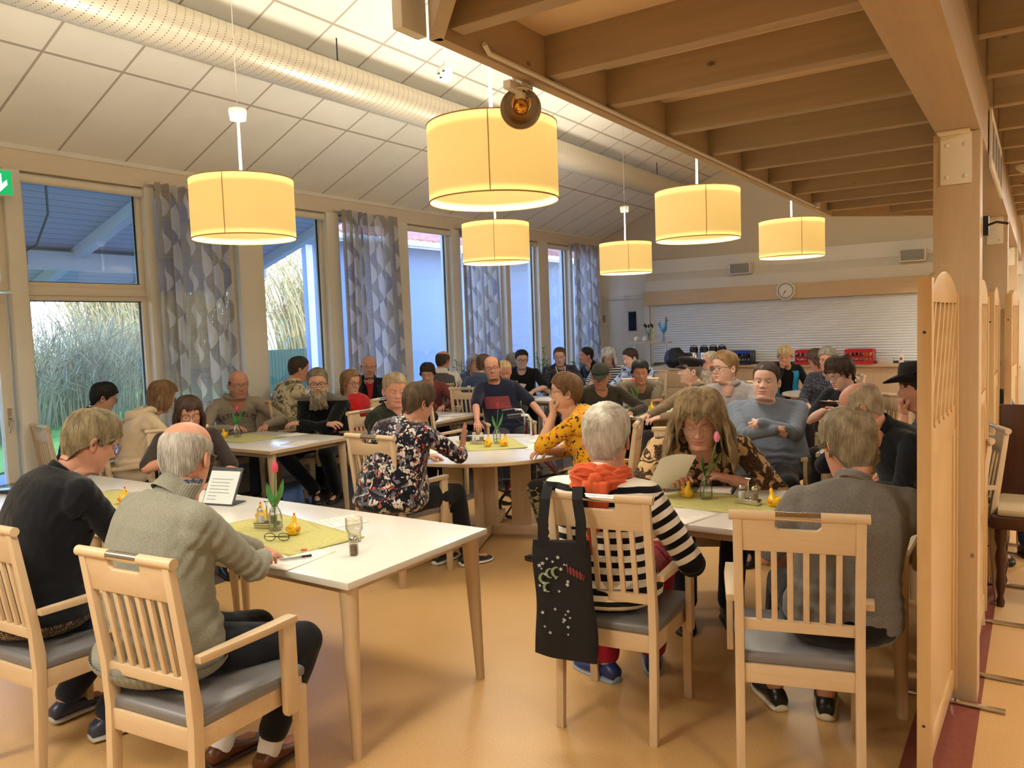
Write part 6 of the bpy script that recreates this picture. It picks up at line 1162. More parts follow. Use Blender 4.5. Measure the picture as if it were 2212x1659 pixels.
person(37, 'person with tousled dark brown hair and glasses looking down at a black phone', 1814, 806, z=1.20, s=1.04, rel=-150, head=-132, hp=-22, lean=.14, skin='P', hairc=srgb(40, 28, 22), hairc2=srgb(84, 60, 44), hair=H(PIX, thick=.030, wavy=.005, fringe=.025, loose=.008, side=-.05), q=.65, P=dict(lid=.8), shirt=('plain', srgb(30, 30, 36)), sleeve=.45, pants=srgb(24, 24, 28), arms=('phone', 'phone'), hands=('grip', 'grip'), glasses=(srgb(60, 50, 50), 'rect', .0013), chairlab='beech armchair behind the person looking at a phone')
person(38, 'person with thin white hair hiding the face behind a hand, black jacket', 1862, 878, z=1.17, s=1.06, rel=-120, head=-82, hp=-24, lean=.20, skin='R', hairc=srgb(170, 150, 122), hairc2=srgb(216, 202, 178), hair=H(CROP, bald=(.08, .10), front=.05, thick=.008, tufts=900), q=.85, wf=1.1, df=1.1, shirt=('plain', srgb(22, 24, 32)), sleeve=1.0, pants=srgb(26, 28, 36), arms=('table', 'face'), hands=('relax', 'relax'), collar='rib', chairlab='beech armchair top visible behind the black jacket', glasses=(srgb(90, 70, 56), 'rect', .0012))
person(40, 'person in a black western hat, fist at the mouth, beside the lattice screen', 1984, 838, z=1.22, s=1.06, rel=-105, head=-88, hp=-4, lean=.06, skin='R', hairc=srgb(40, 30, 26), hair=H(CROP, front=.03, thick=.004), q=.7, wf=1.1, shirt=('plain', srgb(62, 64, 70)), sleeve=.8, pants=srgb(26, 28, 36), arms=('chin', 'lap'), hands=('fist', 'relax'), collar='shirt', hiprise=.02, chairlab='chair of the man in the black western hat')
person(41, 'person in denim beyond the nearest post, mostly hidden by the lattice screens', 2128, 800, z=1.25, s=1.0, rel=150, head=150, hp=-6, skin='R', hairc=srgb(60, 50, 40), hair=SHORT, q=.3, shirt=('plain', srgb(96, 116, 150)), sleeve=1.0, pants=srgb(34, 48, 84), arms=('lap', 'lap'), legs=dict(aR=(.1, .5, .095), aL=(-.1, .5, .095)), chairlab='chair beyond the nearest post under the denim clothes')
# ---------------------------------------------------------------- small things
TT = 0.7205
def quad_cloth(p4, z, name, mat, label, cat, group=None, th=0.0012, nu=14, nv=10, amp=0.0015, seed=1, lines=None, mats=None):
    """thin sheet spanned by four floor-plan corners, slightly waved; p4 in order"""
    P4 = [np.array(p, float) for p in p4]; c = sum(P4)/4; vs = []; rs = random.Random(seed)
    a, b = rs.uniform(0, 6), rs.uniform(0, 6)
    for k in (0, 1):
        for j in range(nv+1):
            for i in range(nu+1):
                u, v = i/nu, j/nv; p = (P4[0]*(1-u)+P4[1]*u)*(1-v)+(P4[3]*(1-u)+P4[2]*u)*v-c; h = amp*(1+math.sin(u*7+a)*math.cos(v*6+b))+(amp*3*(u*v)**3)
                vs.append((p[0], p[1], h+(th if k else 0)))
    n1 = (nu+1)*(nv+1); fs = []
    for j in range(nv):
        for i in range(nu):
            q0 = j*(nu+1)+i; f = (q0, q0+1, q0+nu+2, q0+nu+1); fs.append(f[::-1]); fs.append(tuple(x+n1 for x in f))
    rim = [i for i in range(nu+1)]+[(j*(nu+1)+nu) for j in range(1, nv+1)]+[nv*(nu+1)+i for i in range(nu-1, -1, -1)]+[j*(nu+1) for j in range(nv-1, 0, -1)]
    for i in range(len(rim)): a_, b_ = rim[i], rim[(i+1) % len(rim)]; fs.append((a_, b_, b_+n1, a_+n1))
    o = new_mesh(name, vs, fs, mat); o.location = (c[0], c[1], z); tag(o, label, cat, group)
    if lines:   # printed text lines as a part
        mb = MB(); e1 = P4[1]-P4[0]; e2 = P4[3]-P4[0]
        for (u0, v0, u1, v1, t) in lines:
            pa = P4[0]+e1*u0+e2*v0-c; pb = P4[0]+e1*u1+e2*v1-c; d = pb-pa; L = np.linalg.norm(d); d = d/L; n_ = np.array([-d[1], d[0]])*t; k = max(1, int(L/0.02)); hz = amp*5+th+.0008
            mb.add([(pa[0]-n_[0], pa[1]-n_[1], hz), (pb[0]-n_[0], pb[1]-n_[1], hz), (pb[0]+n_[0], pb[1]+n_[1], hz), (pa[0]+n_[0], pa[1]+n_[1], hz)], [(0, 1, 2, 3)])
        mb.build('print', M_['ink'], o)
    return o
def txt_lines(rs, n=9, long=.8): return [(.12, .16+i*.085, .12+long*rs.uniform(.55, 1), .16+i*.085, .0011) for i in range(n) if rs.random() > .15]
RS = random.Random(4)
def paper(cx, cy, ang, label, w=.21, h=.297, z=TT, seed=0, amp=.0006, grp='printed sheets on the tables'):
    a = math.radians(ang); ca, sa = math.cos(a), math.sin(a); f = lambda x, y: (cx+x*ca-y*sa, cy+x*sa+y*ca)
    return quad_cloth([f(-w/2, h/2), f(w/2, h/2), f(w/2, -h/2), f(-w/2, -h/2)], z, 'paper_sheet', M_['paper'], label, 'paper', grp, .0003, 6, 6, amp, seed, txt_lines(RS))
def runner(p4, lab, seed): return quad_cloth(p4, TT, 'table_runner', M_['linen'], lab, 'table runner', 'green table runners', .0012, 20, 10, .0012, seed)
runner([(-3.45, 2.36), (-2.66, 2.22), (-2.58, 2.60), (-3.35, 2.76)], 'yellow-green linen runner lying across the left foreground table', 3)
runner([(-5.0, 2.42), (-4.15, 2.34), (-4.05, 2.66), (-4.9, 2.76)], 'yellow-green runner on the table part behind the woman in black', 8)
runner([(-6.48, 4.52), (-5.95, 4.5), (-5.85, 4.95), (-6.46, 4.98)], 'pale green runner on the table of the man in the grey hooded sweatshirt', 4)
runner([(-4.12, 5.28), (-3.68, 4.86), (-3.32, 5.18), (-3.78, 5.62)], 'yellow-green square runner in the middle of the round table', 5)
runner([(-1.72, 3.78), (-0.82, 3.72), (-0.80, 4.10), (-1.66, 4.18)], 'pale green runner on the right foreground table', 6)
runner([(-3.82, 7.92), (-3.30, 7.60), (-3.10, 7.90), (-3.60, 8.24)], 'small green runner on the round table of the man in the dark cap', 7)
pp = [(-2.62, 2.215, 6, 'printed sheet with red stamp, a pen lying on it, at the table corner'), (-2.93, 2.74, -22, 'printed sheet lying behind the tulip bottle at the far table edge'), (-3.05, 2.30, 10, 'sheet half hidden by the sleeve of the sage grey jacket'), (-1.42, 3.62, -14, 'printed sheet at the near edge of the right foreground table'), (-5.42, 4.72, 15, 'sheet at the right end of the table with the bearded man'), (-5.95, 5.05, -5, 'sheet lying near the folded arms of the bearded man'), (-3.28, 5.28, 30, 'beige sheet lying by the elbow of the mustard blouse'), (-3.42, 5.62, -10, 'sheet at the far side of the round table'), (-4.0, 4.75, 30, 'sheet in front of the floral blouse'),
      (-5.45, 6.95, 0, 'sheet in the middle of the table of the navy t-shirt man'), (-5.75, 6.65, 20, 'sheet at the near left of the table of the navy t-shirt man'), (-5.38, 6.62, -30, 'sheet near the right edge of the table of the navy t-shirt man'), (-5.45, 8.95, 20, 'sheet on the table before the lanyard man'), (-0.52, 4.10, 0, 'small booklet at the right end of the right foreground table'), (-3.4, 8.25, 10, 'sheet in front of the young man in the taupe pullover'), (-3.05, 7.8, 40, 'sheet in front of the man in the peaked sailor cap'), (-4.95, 9.5, 0, 'sheet before the white-haired woman in stripes')]
for i, (x, y, a, lab) in enumerate(pp): paper(x, y, a, lab, seed=i)
q = MB(); q.tube([(.012*math.cos(t), .012*math.sin(t), 0) for t in [2*math.pi*k/14 for k in range(15)]], .0022, 5); st = q.build('red_stamp', M_['red']); st.parent = None
_p = [o for o in COL.objects if o.name == 'paper_sheet'][0]; st.parent = _p; st.location = (-.05, .10, .004)
# hens
HEN = plain('yellow_glazed_ceramic', srgb(236, 190, 30), .22, var=.12, scale=30); HEN_R = plain('red_glaze', srgb(190, 40, 30), .25)
def make_hen():
    r = empty('ceramic_hen', (0, 0, 0)); mb = MB(); rings = []
    for t, rx, ry, z, y0 in [(0, .010, .012, .0, 0), (.1, .022, .026, .001, 0), (.25, .029, .035, .012, .002), (.4, .030, .036, .026, .003), (.55, .024, .028, .040, .0), (.68, .014, .016, .053, -.006), (.8, .0095, .011, .066, -.010), (.9, .0095, .011, .078, -.012), (.97, .006, .007, .087, -.012), (1, .001, .001, .089, -.012)]:
        rings.append([(rx*math.cos(2*math.pi*i/18), y0+ry*math.sin(2*math.pi*i/18), z) for i in range(18)])
    mb.loft(rings); mb.tube([(0, .026, .034), (0, .042, .044), (0, .050, .052)], [.012, .009, .003], 8); mb.build('body', HEN, r, smooth=True)
    for s in (-1, 1): w_ = MB(); w_.sphere((s*.029, .004, .026), (.006, .018, .012), 10); w_.build('wing', plain('orange_glaze', srgb(224, 140, 30), .25), r, smooth=True)
    mb = MB(); mb.sphere((0, -.012, .092), (.003, .007, .007), 8); mb.build('comb', HEN_R, r, smooth=True); mb = MB(); mb.sphere((0, -.024, .076), (.003, .006, .003), 8); mb.build('beak', HEN_R, r, smooth=True); return r
hen0 = make_hen()
hens = [(-3.30, 2.60, 30, 'yellow ceramic hen left of the metal cruet holder on the left foreground table'), (-2.93, 2.485, 200, 'yellow ceramic hen right of the tulip bottle on the left foreground table'), (-4.42, 2.52, 90, 'yellow ceramic hen beside the hand of the woman in black'), (-6.42, 4.68, 10, 'yellow ceramic hen on the table of the man in the grey hooded sweatshirt'), (-3.665, 5.12, 200, 'left yellow ceramic hen on the round table between the blouses'), (-3.55, 5.18, 150, 'right yellow ceramic hen on the round table between the blouses'), (-1.56, 4.00, 60, 'yellow ceramic hen left of the bottle with the pale pink tulip'), (-1.10, 3.98, 240, 'yellow ceramic hen next to the grey t-shirt on the right foreground table'), (-3.60, 7.92, 200, 'left yellow ceramic hen on the table of the man in the dark cap'), (-3.50, 7.98, 20, 'right yellow ceramic hen on the table of the man in the dark cap'), (-2.45, 10.3, 0, 'yellow ceramic hen left of the blue-grey sweatshirt, far back')]
for i, (x, y, a, lab) in enumerate(hens):
    o = hen0 if i == 0 else clone(hen0, (x, y, TT)); o.location = (x, y, TT+.0045); o.rotation_euler = (0, 0, math.radians(a)); tag(o, lab, 'figurine', 'yellow ceramic hens')
# tulip bottles
def tulip_bottle(x, y, lab, col, tilt=(.0, .0), h=.33, lean2=0.0):
    r = empty('tulip_bottle', (x, y, TT+.003), 0, lab, 'vase', 'glass bottles with a tulip'); pr = [(0, 0.002), (.030, .0), (.0335, .008), (.0335, .065), (.028, .090), (.017, .112), (.0155, .125), (.0185, .128), (.0185, .134), (.0165, .135), (.013, .125), (.0145, .112), (.0255, .090), (.031, .065), (.031, .010), (0, .006)]
    MB().lathe(pr, 24).build('glass_bottle', M_['glass'], r, smooth=True); tx, ty = tilt
    MB().lathe([(0, .007), (.0305, .010), (.0305, .035), (0, .035)], 20).build('water', glass_mat_once('water', (.9, .95, .93, 1)), r, smooth=True)
    MB().tube([(-tx*.3, -ty*.3, .012), (0, 0, .13), (tx*.5, ty*.5, .2), (tx, ty, h-.05)], .0032, 7).build('stem', M_['green'], r, smooth=True)
    for s, hh, sp_ in ((-1, .23, .045), (1, .25, .05)):
        mb = MB(); rings = []
        for k in range(9):
            t = k/8; c_ = (s*sp_*math.sin(t*1.5)+tx*t*.5, s*.012*t+ty*t*.5, .105+(hh-.105)*t); w_ = .019*math.sin(math.pi*min(1, t*.92+.08))**.7; rings.append([(c_[0]-.004*s, c_[1]-w_, c_[2]), (c_[0], c_[1], c_[2]-.003), (c_[0]-.004*s, c_[1]+w_, c_[2]), (c_[0]+.002, c_[1], c_[2]+.001)])
        mb.loft(rings); mb.build('leaf', M_['green'], r, smooth=True)
    for k in range(6):
        a = k*math.pi/3; mb = MB(); rings = []; ro = .0175 if k % 2 else .0145
        for j in range(9):
            t = j/8; rad = ro*math.sin(math.pi*(.12+.74*t))**.8*(1-.15*t); z = h-.055+.055*t; w_ = .0150*math.sin(math.pi*(.1+.88*t))**.6; c_ = (tx+rad*math.cos(a), ty+rad*math.sin(a)); sd = (-math.sin(a)*w_, math.cos(a)*w_); bk = .45*w_
            rings.append([(c_[0]-sd[0]-bk*math.cos(a), c_[1]-sd[1]-bk*math.sin(a), z), (c_[0], c_[1], z), (c_[0]+sd[0]-bk*math.cos(a), c_[1]+sd[1]-bk*math.sin(a), z), (c_[0]-.002*math.cos(a), c_[1]-.002*math.sin(a), z)])
        mb.loft(rings); mb.build('petal', plain('tulip_%d' % int(col[0]*999+col[2]*77), col, .45, var=.15, scale=60), r, smooth=True)
def glass_mat_once(n, c):
    if ('g', n) not in MATS: MATS[('g', n)] = glass_mat(n, c, .04)
    return MATS[('g', n)]
tulip_bottle(-3.075, 2.50, 'clear glass bottle with a rose-red tulip on the left foreground table', srgb(214, 84, 110), (.005, .01), .335)
tulip_bottle(-6.33, 4.76, 'glass bottle with a red tulip in front of the grey hooded sweatshirt', srgb(206, 70, 84), (.02, 0), .30)
tulip_bottle(-3.70, 5.30, 'clear glass bottle with a dark crimson tulip on the round table', srgb(160, 22, 44), (.02, .0), .34)
tulip_bottle(-1.455, 4.00, 'clear glass bottle with a pale pink tulip in front of the paisley blouse', srgb(226, 130, 160), (.055, .02), .36)
tulip_bottle(-3.76, 8.15, 'clear glass bottle with a small pink tulip before the young man in taupe', srgb(220, 110, 120), (-.03, .0), .34)
# cruet sets
def make_cruet():
    r = empty('cruet_set', (0, 0, 0)); mb = MB(); mb.box(-.062, .062, -.024, .024, .0, .012); mb.box(-.062, .062, -.026, -.022, .012, .026); mb.box(-.062, .062, .022, .026, .012, .026); mb.build('tray', M_['chrome'], r, bevel=.002)
    MB().tube([(0, 0, .01), (0, 0, .115), (.012, 0, .128), (-.012, 0, .128), (0, 0, .116)], .004, 8).build('handle', M_['chrome'], r, smooth=True)
    for sx_, c_ in ((-.036, srgb(230, 226, 216)), (.034, srgb(150, 130, 104))):
        s_ = MB(); s_.lathe([(0, 0), (.019, .001), (.019, .058), (.016, .064), (0, .066)], 14); b = s_.build('shaker', M_['glass'], r, smooth=True); b.location = (sx_, 0, .012)
        f_ = MB(); f_.lathe([(0, .003), (.0165, .003), (.0165, .046), (0, .046)], 14); f_.build('filling', plain('shaker_fill_%d' % int(c_[0]*100), c_, .9), b, smooth=True); l_ = MB(); l_.lathe([(0, .064), (.0175, .064), (.0175, .076), (.012, .082), (0, .083)], 14); l_.build('shaker_lid', M_['chrome'], b, smooth=True)
    return r
cr0 = make_cruet()
for i, (x, y, a, lab) in enumerate([(-3.16, 2.52, 20, 'metal cruet holder with shakers between two hens on the left foreground table'), (-3.83, 5.21, 10, 'metal cruet holder with two shakers on the round table'), (-1.225, 3.98, -10, 'metal cruet holder with shakers and toothpicks on the right foreground table'), (-3.80, 7.98, 0, 'metal cruet holder with shakers on the table of the man in the dark cap')]):
    o = cr0 if i == 0 else clone(cr0, (x, y, TT)); o.location = (x, y, TT+.0045); o.rotation_euler = (0, 0, math.radians(a)); tag(o, lab, 'cruet set', 'cruet holders')
# glass and pepper shaker
def tumbler(x, y, lab):
    r = empty('drinking_glass', (x, y, TT), 0, lab, 'glass'); mb = MB(); n = 28; rings = []
    for rr, z in ((.0, .004), (.027, .0), (.029, .004), (.030, .045), (.036, .052), (.039, .058), (.039, .108), (.0375, .109), (.0365, .104), (.0365, .060), (.033, .054), (.027, .044), (.026, .010), (0, .009)):
        rings.append([((rr*(1+(.025 if i % 2 else -.01)))*math.cos(2*math.pi*i/n), (rr*(1+(.025 if i % 2 else -.01)))*math.sin(2*math.pi*i/n), z) for i in range(n)])
    mb.loft(rings); mb.build('glass_body', glass_mat_once('fluted_glass', (.93, .92, .88, 1)), r, smooth=True)
tumbler(-2.575, 2.53, 'clear fluted drinking glass behind the pepper shaker near the table corner')
p = empty('pepper_shaker', (-2.42, 2.37, TT), 0, 'faceted glass pepper shaker with chrome lid near the corner of the left table', 'shaker')
MB().lathe([(0, 0), (.019, .0), (.020, .004), (.019, .055), (.016, .062), (0, .062)], 8).build('glass_jar', M_['glass'], p); MB().lathe([(0, .003), (.0165, .003), (.0165, .044), (0, .044)], 8).build('pepper', plain('ground_pepper', srgb(120, 98, 72), .9, var=.3, scale=300), p); MB().lathe([(0, .061), (.0175, .061), (.018, .072), (.013, .080), (0, .082)], 20).build('lid', M_['chrome'], p, smooth=True)
pn = empty('ballpoint_pen', (-2.60, 2.20, TT+.009), math.radians(-35), 'dark ballpoint pen with grey barrel lying on the stamped sheet', 'pen'); MB().tube([(0, -.065, 0), (0, -.055, 0), (0, .03, 0)], [.0015, .0045, .0048], 10).build('barrel', M_['grille'], pn, smooth=True); MB().tube([(0, .03, 0), (0, .072, 0)], .005, 10).build('cap', M_['blackglass'], pn, smooth=True); MB().box(-.0015, .0015, .02, .07, .005, .0075).build('clip', M_['chrome'], pn)
# folded spectacles and phone near the sage jacket
g = empty('folded_spectacles', (-2.90, 2.36, TT+.006), .5, 'folded dark spectacles lying on the runner beside the sage grey sleeve', 'glasses')
mb = MB()
for s in (-1, 1): mb.tube([(s*.033+.026*math.cos(t), 0, .018+.018*math.sin(t)) for t in [2*math.pi*k/20 for k in range(21)]], .0018, 6, caps=False)
mb.tube([(-.06, .002, .02), (.05, .02, .01)], .0016, 6); mb.tube([(.06, .002, .02), (-.05, .024, .014)], .0016, 6); mb.build('frame', M_['black'], g, smooth=True)
o = MB().box(-.035, .035, -.06, .06, 0, .022).build('black_case', M_['black'], bevel=.006, loc=(-2.83, 2.17, TT), rotz=.9); tag(o, 'small black case lying at the elbow of the sage grey jacket', 'case')
o = MB().box(-.075, .075, -.032, .032, 0, .042).build('spectacle_case', M_['black'], bevel=.010, loc=(-4.03, 5.33, TT), rotz=-.2); tag(o, 'black spectacle case on the round table beside the raised hand', 'case')
# tablet/laptop in front of jacket
l = empty('tablet_computer', (-3.86, 2.74, TT), math.radians(12), 'tablet with grey cover showing a white document, standing beyond the bald head', 'tablet')
Mt = Matrix.Rotation(math.radians(-28), 4, 'X'); MB().box(-.11, .11, -.006, .006, 0.0, .225, M=Mt).build('back_cover', plain('tablet_cover', srgb(70, 72, 76), .5), l, bevel=.003)
q_ = NT('document_screen', .3); q_.col(srgb(200, 204, 200)); q_.b.inputs['Emission Color'].default_value = srgb(190, 196, 190); q_.b.inputs['Emission Strength'].default_value = .35; MB().box(-.103, .103, -.0085, -.006, .008, .200, M=Mt).build('screen', q_.m, l)
mb = MB(); [mb.box(-.08, -.08+RS.uniform(.06, .15), -.0095, -.0085, .03+k*.02, .0325+k*.02, M=Mt) for k in range(7)]; mb.build('text_lines', M_['ink'], l); MB().box(-.10, .10, .03, .12, 0, .006).build('stand', plain('tablet_cover', srgb(70, 72, 76)), l)
l = empty('laptop', (-5.55, 2.45, TT), .2, 'closed black laptop at the left end of the joined tables', 'laptop'); MB().box(-.18, .18, -.12, .12, 0, .012).build('base', M_['black'], l, bevel=.003); MB().box(-.18, .18, -.12, .12, .012, .02).build('lid', M_['blackglass'], l, bevel=.003)
# held sheets and things
def held(pid, side, off, w, h, lab, tilt=50, yaw=0, bendx=.02):
    I = PEOPLE[pid]; W = I['org']+I['Rw'] @ (I['WR'][side]+np.array(off)); nu, nv = 8, 8; vs = []; a = math.radians(tilt)
    for j in range(nv+1):
        for i in range(nu+1):
            x = (i/nu-.5)*w; y = (j/nv-.5)*h; b = bendx*math.cos(math.pi*(i/nu-.5))*(j/nv); vs.append((x, y*math.cos(a)-b*math.sin(a), y*math.sin(a)+b*math.cos(a)+.0))
    vs += [(x, y+.0004, z-.0004) for x, y, z in vs]; n1 = (nu+1)*(nv+1); fs = [(j*(nu+1)+i, j*(nu+1)+i+1, (j+1)*(nu+1)+i+1, (j+1)*(nu+1)+i) for j in range(nv) for i in range(nu)]; fs += [tuple(q+n1 for q in f[::-1]) for f in fs]
    o = new_mesh('paper_sheet', vs, fs, M_['paper']); o.location = tuple(W); o.rotation_euler = (0, 0, -I['yaw']+math.radians(yaw)); tag(o, lab, 'paper', 'sheets held in hands'); return o
held(29, 'R', (.06, .20, .06), .21, .27, 'white sheet held up by the woman in the paisley blouse', 48, 22)
held(5, 'R', (-.06, .10, .05), .21, .297, 'sheet held by the dark-haired woman behind the sage grey jacket', 62, -10)
held(19, 'R', (-.02, .12, .045), .21, .297, 'sheet held out by the young man in the black t-shirt', 30, 15)
# microphone-like black stick in the hand of woman 1
I = PEOPLE[1]; W = I['org']+I['Rw'] @ (I['WR']['R']+np.array([.01, .06, .03])); m_ = empty('round_black_fan', tuple(W), 0, 'small round black disc on a stick held by the woman in black', 'lollipop-shaped tool'); MB().tube([(0, 0, -.03), (-.02, .02, .06)], .004, 8).build('stick', M_['black'], m_, smooth=True); MB().sphere((-.028, .028, .085), (.027, .014, .027), 16).build('disc', M_['black'], m_, smooth=True)
# phone of 37
I = PEOPLE[37]; W = I['org']+I['Rw'] @ ((I['WR']['R']+I['WR']['L'])/2+np.array([0, .085, .035])); o = MB().box(-.075, .075, -.006, .006, -.04, .04, M=Matrix.Rotation(math.radians(-40), 4, 'X')).build('mobile_phone', M_['blackglass'], bevel=.004, loc=tuple(W), rotz=-I['yaw']); tag(o, 'black phone held with both hands by the person with tousled dark hair', 'phone')
# ---- hats, scarf, lanyard etc (worn: children)
I = PEOPLE[25]; V = []; 
def cap_dome(I, r=(.088, .106, .085), zc_=.045, brim=True, mat=None, flat=False, blen=.075):
    mb = MB(); n = 28; rings = []
    for k in range(9):
        t = k/8*math.pi/2; rings.append([(r[0]*math.cos(t*.98)*math.cos(2*math.pi*i/n), -.004+r[1]*math.cos(t*.98)*math.sin(2*math.pi*i/n), zc_+r[2]*math.sin(t)) for i in range(n)])
    mb.loft(rings, caps=True); hpart(I, 'cap', mb.v, mb.f, mat)
    if brim:
        mb = MB(); rings = []
        for j in range(6):
            u = j/5; rings.append([((.080-.012*u*u)*math.sin(a)*(1), -.004+(r[1]-.012)*math.cos(a)+blen*u*math.cos(a)**.7 if math.cos(a) > 0 else -.004, zc_+.004-.022*u-.012*(math.sin(a)**2)) for a in np.linspace(-1.15, 1.15, 17)])
        V = [p for rg in rings for p in rg]; V += [(x, y, z-.003) for x, y, z in V]; F = [(j*17+i, j*17+i+1, (j+1)*17+i+1, (j+1)*17+i) for j in range(5) for i in range(16)]; F += [tuple(q+102 for q in f[::-1]) for f in F]
        hpart(I, 'cap_peak', V, F, mat)
cap_dome(PEOPLE[25], mat=plain('dark_green_cap', srgb(44, 46, 34), .9, bump=.2))
I = PEOPLE[30]; BK = plain('black_wool_cap', srgb(16, 15, 16), .9, bump=.2); mb = MB(); n = 30
mb.loft([[(rx*math.cos(2*math.pi*i/n), -.006+ry*math.sin(2*math.pi*i/n), z+(.012*math.sin(2*math.pi*i/n) if k > 1 else 0)) for i in range(n)] for k, (rx, ry, z) in enumerate([(.084, .104, .038), (.085, .105, .062), (.100, .122, .085), (.104, .126, .098), (.090, .110, .112), (.03, .04, .118)])]); hpart(I, 'cap', mb.v, mb.f, BK)
cap_dome(I, r=(.083, .103, .03), zc_=.045, mat=BK, blen=.06)
I = PEOPLE[40]; mb = MB(); n = 36; rings = []
for rx, ry, z, cr in [(.150, .19, .052, 1.0), (.12, .15, .046, .5), (.088, .110, .044, 0), (.086, .108, .07, 0), (.080, .100, .12, 0), (.070, .090, .150, 0), (.045, .065, .150, 0), (.01, .03, .138, 0)]:
    rings.append([(rx*math.cos(2*math.pi*i/n), -.004+ry*math.sin(2*math.pi*i/n), z+cr*.045*abs(math.cos(2*math.pi*i/n))**2-cr*.012*abs(math.sin(2*math.pi*i/n))) for i in range(n)])
rings += [[(x*.98, y*.98, z-.004) for x, y, z in r_] for r_ in rings[::-1][4:]]; mb.loft(rings); hpart(I, 'western_hat', mb.v, mb.f, BK)
I = PEOPLE[24]; mb = MB(); [mb.sphere((.03+.016*math.cos(k), -.075+.012*math.sin(k*2), .065+.016*math.sin(k)), (.014, .010, .014), 8) for k in range(6)]; hpart(I, 'flower_clip', mb.v, mb.f, plain('dark_red_petals', srgb(150, 40, 40), .7))
I = PEOPLE[21]; Nk = I['Nk']; mb = MB(); mb.tube([(Nk[0]-.07, Nk[1]-.02, Nk[2]+.01), (Nk[0]-.068, Nk[1]+.075, Nk[2]-.05), (Nk[0]-.02, Nk[1]+.135, Nk[2]-.22), (Nk[0], Nk[1]+.14, Nk[2]-.30), (Nk[0]+.02, Nk[1]+.135, Nk[2]-.22), (Nk[0]+.068, Nk[1]+.075, Nk[2]-.05), (Nk[0]+.07, Nk[1]-.02, Nk[2]+.01)], .007, 6); new_mesh('lanyard', mb.v, mb.f, M_['paper'], I['body'])
# waistcoats: grey (14), blue (34), brown (31), black (10)
def vest(pid, mat, name='waistcoat', belly=.0, open_=True, inf=.026):
    I = PEOPLE[pid]; ctrl = (I['Hc']+I['Nk'])/2+np.array([0, -.06, .03]); V, F = torso_rings(I['Hc'], I['Nk']-I['tg']*.035, 1.06, 1.06, inf, belly, ctrl); n = 28; V = V.reshape(-1, n, 3)[1:10]; keep = []
    idx = [i for i in range(n) if not (open_ and (i <= 1 or i >= n-1))]; Vs = V[:, idx]; m2 = len(idx); nv = len(Vs); out = Vs.reshape(-1, 3); inn = out*1.0; c = Vs.mean(axis=1, keepdims=True); inn = (Vs+(c-Vs)*.06).reshape(-1, 3)
    F = [(j*m2+i, j*m2+i+1, (j+1)*m2+i+1, (j+1)*m2+i) for j in range(nv-1) for i in range(m2-1)]; F += [tuple(q+m2*nv for q in f[::-1]) for f in F]; new_mesh(name, np.vstack([out, inn]), F, mat, I['body'])
vest(14, plain('grey_waistcoat', srgb(74, 72, 72), .9), open_=False); vest(34, plain('blue_fleece', srgb(26, 130, 176), .9)); vest(31, plain('brown_leather', srgb(104, 54, 32), .5)); vest(10, plain('navy_fleece', srgb(24, 26, 38), .9))
for pid in (14,): 
    me = [c for c in PEOPLE[pid]['body'].children if c.name.startswith('shirt')][0]; me.data.materials[0] = plain('white_shirt', srgb(214, 206, 200), .9)
me = [c for c in PEOPLE[10]['body'].children if c.name.startswith('shirt')][0]
# red inner shirt triangle for 10, red print on 17, letters on 6
def chest_patch(pid, pts, mat, name, zoff=.004):
    """pts: polygon in (x, z) on the chest, projected on the shirt front"""
    I = PEOPLE[pid]; so = [c for c in I['body'].children if c.name.startswith('shirt')][0]; from mathutils.bvhtree import BVHTree
    key = ('bvh', pid)
    if key not in MATS: MATS[key] = BVHTree.FromPolygons([v.co.copy() for v in so.data.vertices], [tuple(p.vertices) for p in so.data.polygons])
    bv = MATS[key]; xs = [p[0] for p in pts]; zs = [p[1] for p in pts]; return bv
def project_mesh(pid, V2, F, mat, name, lift=.004):
    bv = chest_patch(pid, [(0, 0)], mat, name); I = PEOPLE[pid]; out = []
    for x, z in V2:
        h, n_, _, _ = bv.ray_cast(Vector((x, 1.2, z)), Vector((0, -1, 0))); out.append(tuple(h+n_*lift) if h is not None else (x, .2, z))
    return new_mesh(name, out, F, mat, I['body'])
nk = PEOPLE[17]['Nk']; g_ = [(nk[0]-.13+.26*i/12+.02*(j/8), nk[2]-.30+.13*j/8) for j in range(9) for i in range(13)]; project_mesh(17, g_, [(j*13+i, j*13+i+1, (j+1)*13+i+1, (j+1)*13+i) for j in range(8) for i in range(12)], plain('faded_red_print', srgb(120, 50, 56), .9, var=.25, scale=60), 'chest_print')
nk = PEOPLE[10]['Nk']; g_ = []; [g_.append((nk[0]+(i/6-.5)*(.035+.07*j/10), nk[2]-.26+.25*j/10)) for j in range(11) for i in range(7)]; project_mesh(10, g_, [(j*7+i, j*7+i+1, (j+1)*7+i+1, (j+1)*7+i) for j in range(10) for i in range(6)], plain('red_shirt', srgb(150, 24, 30), .9), 'shirt_front', .02)
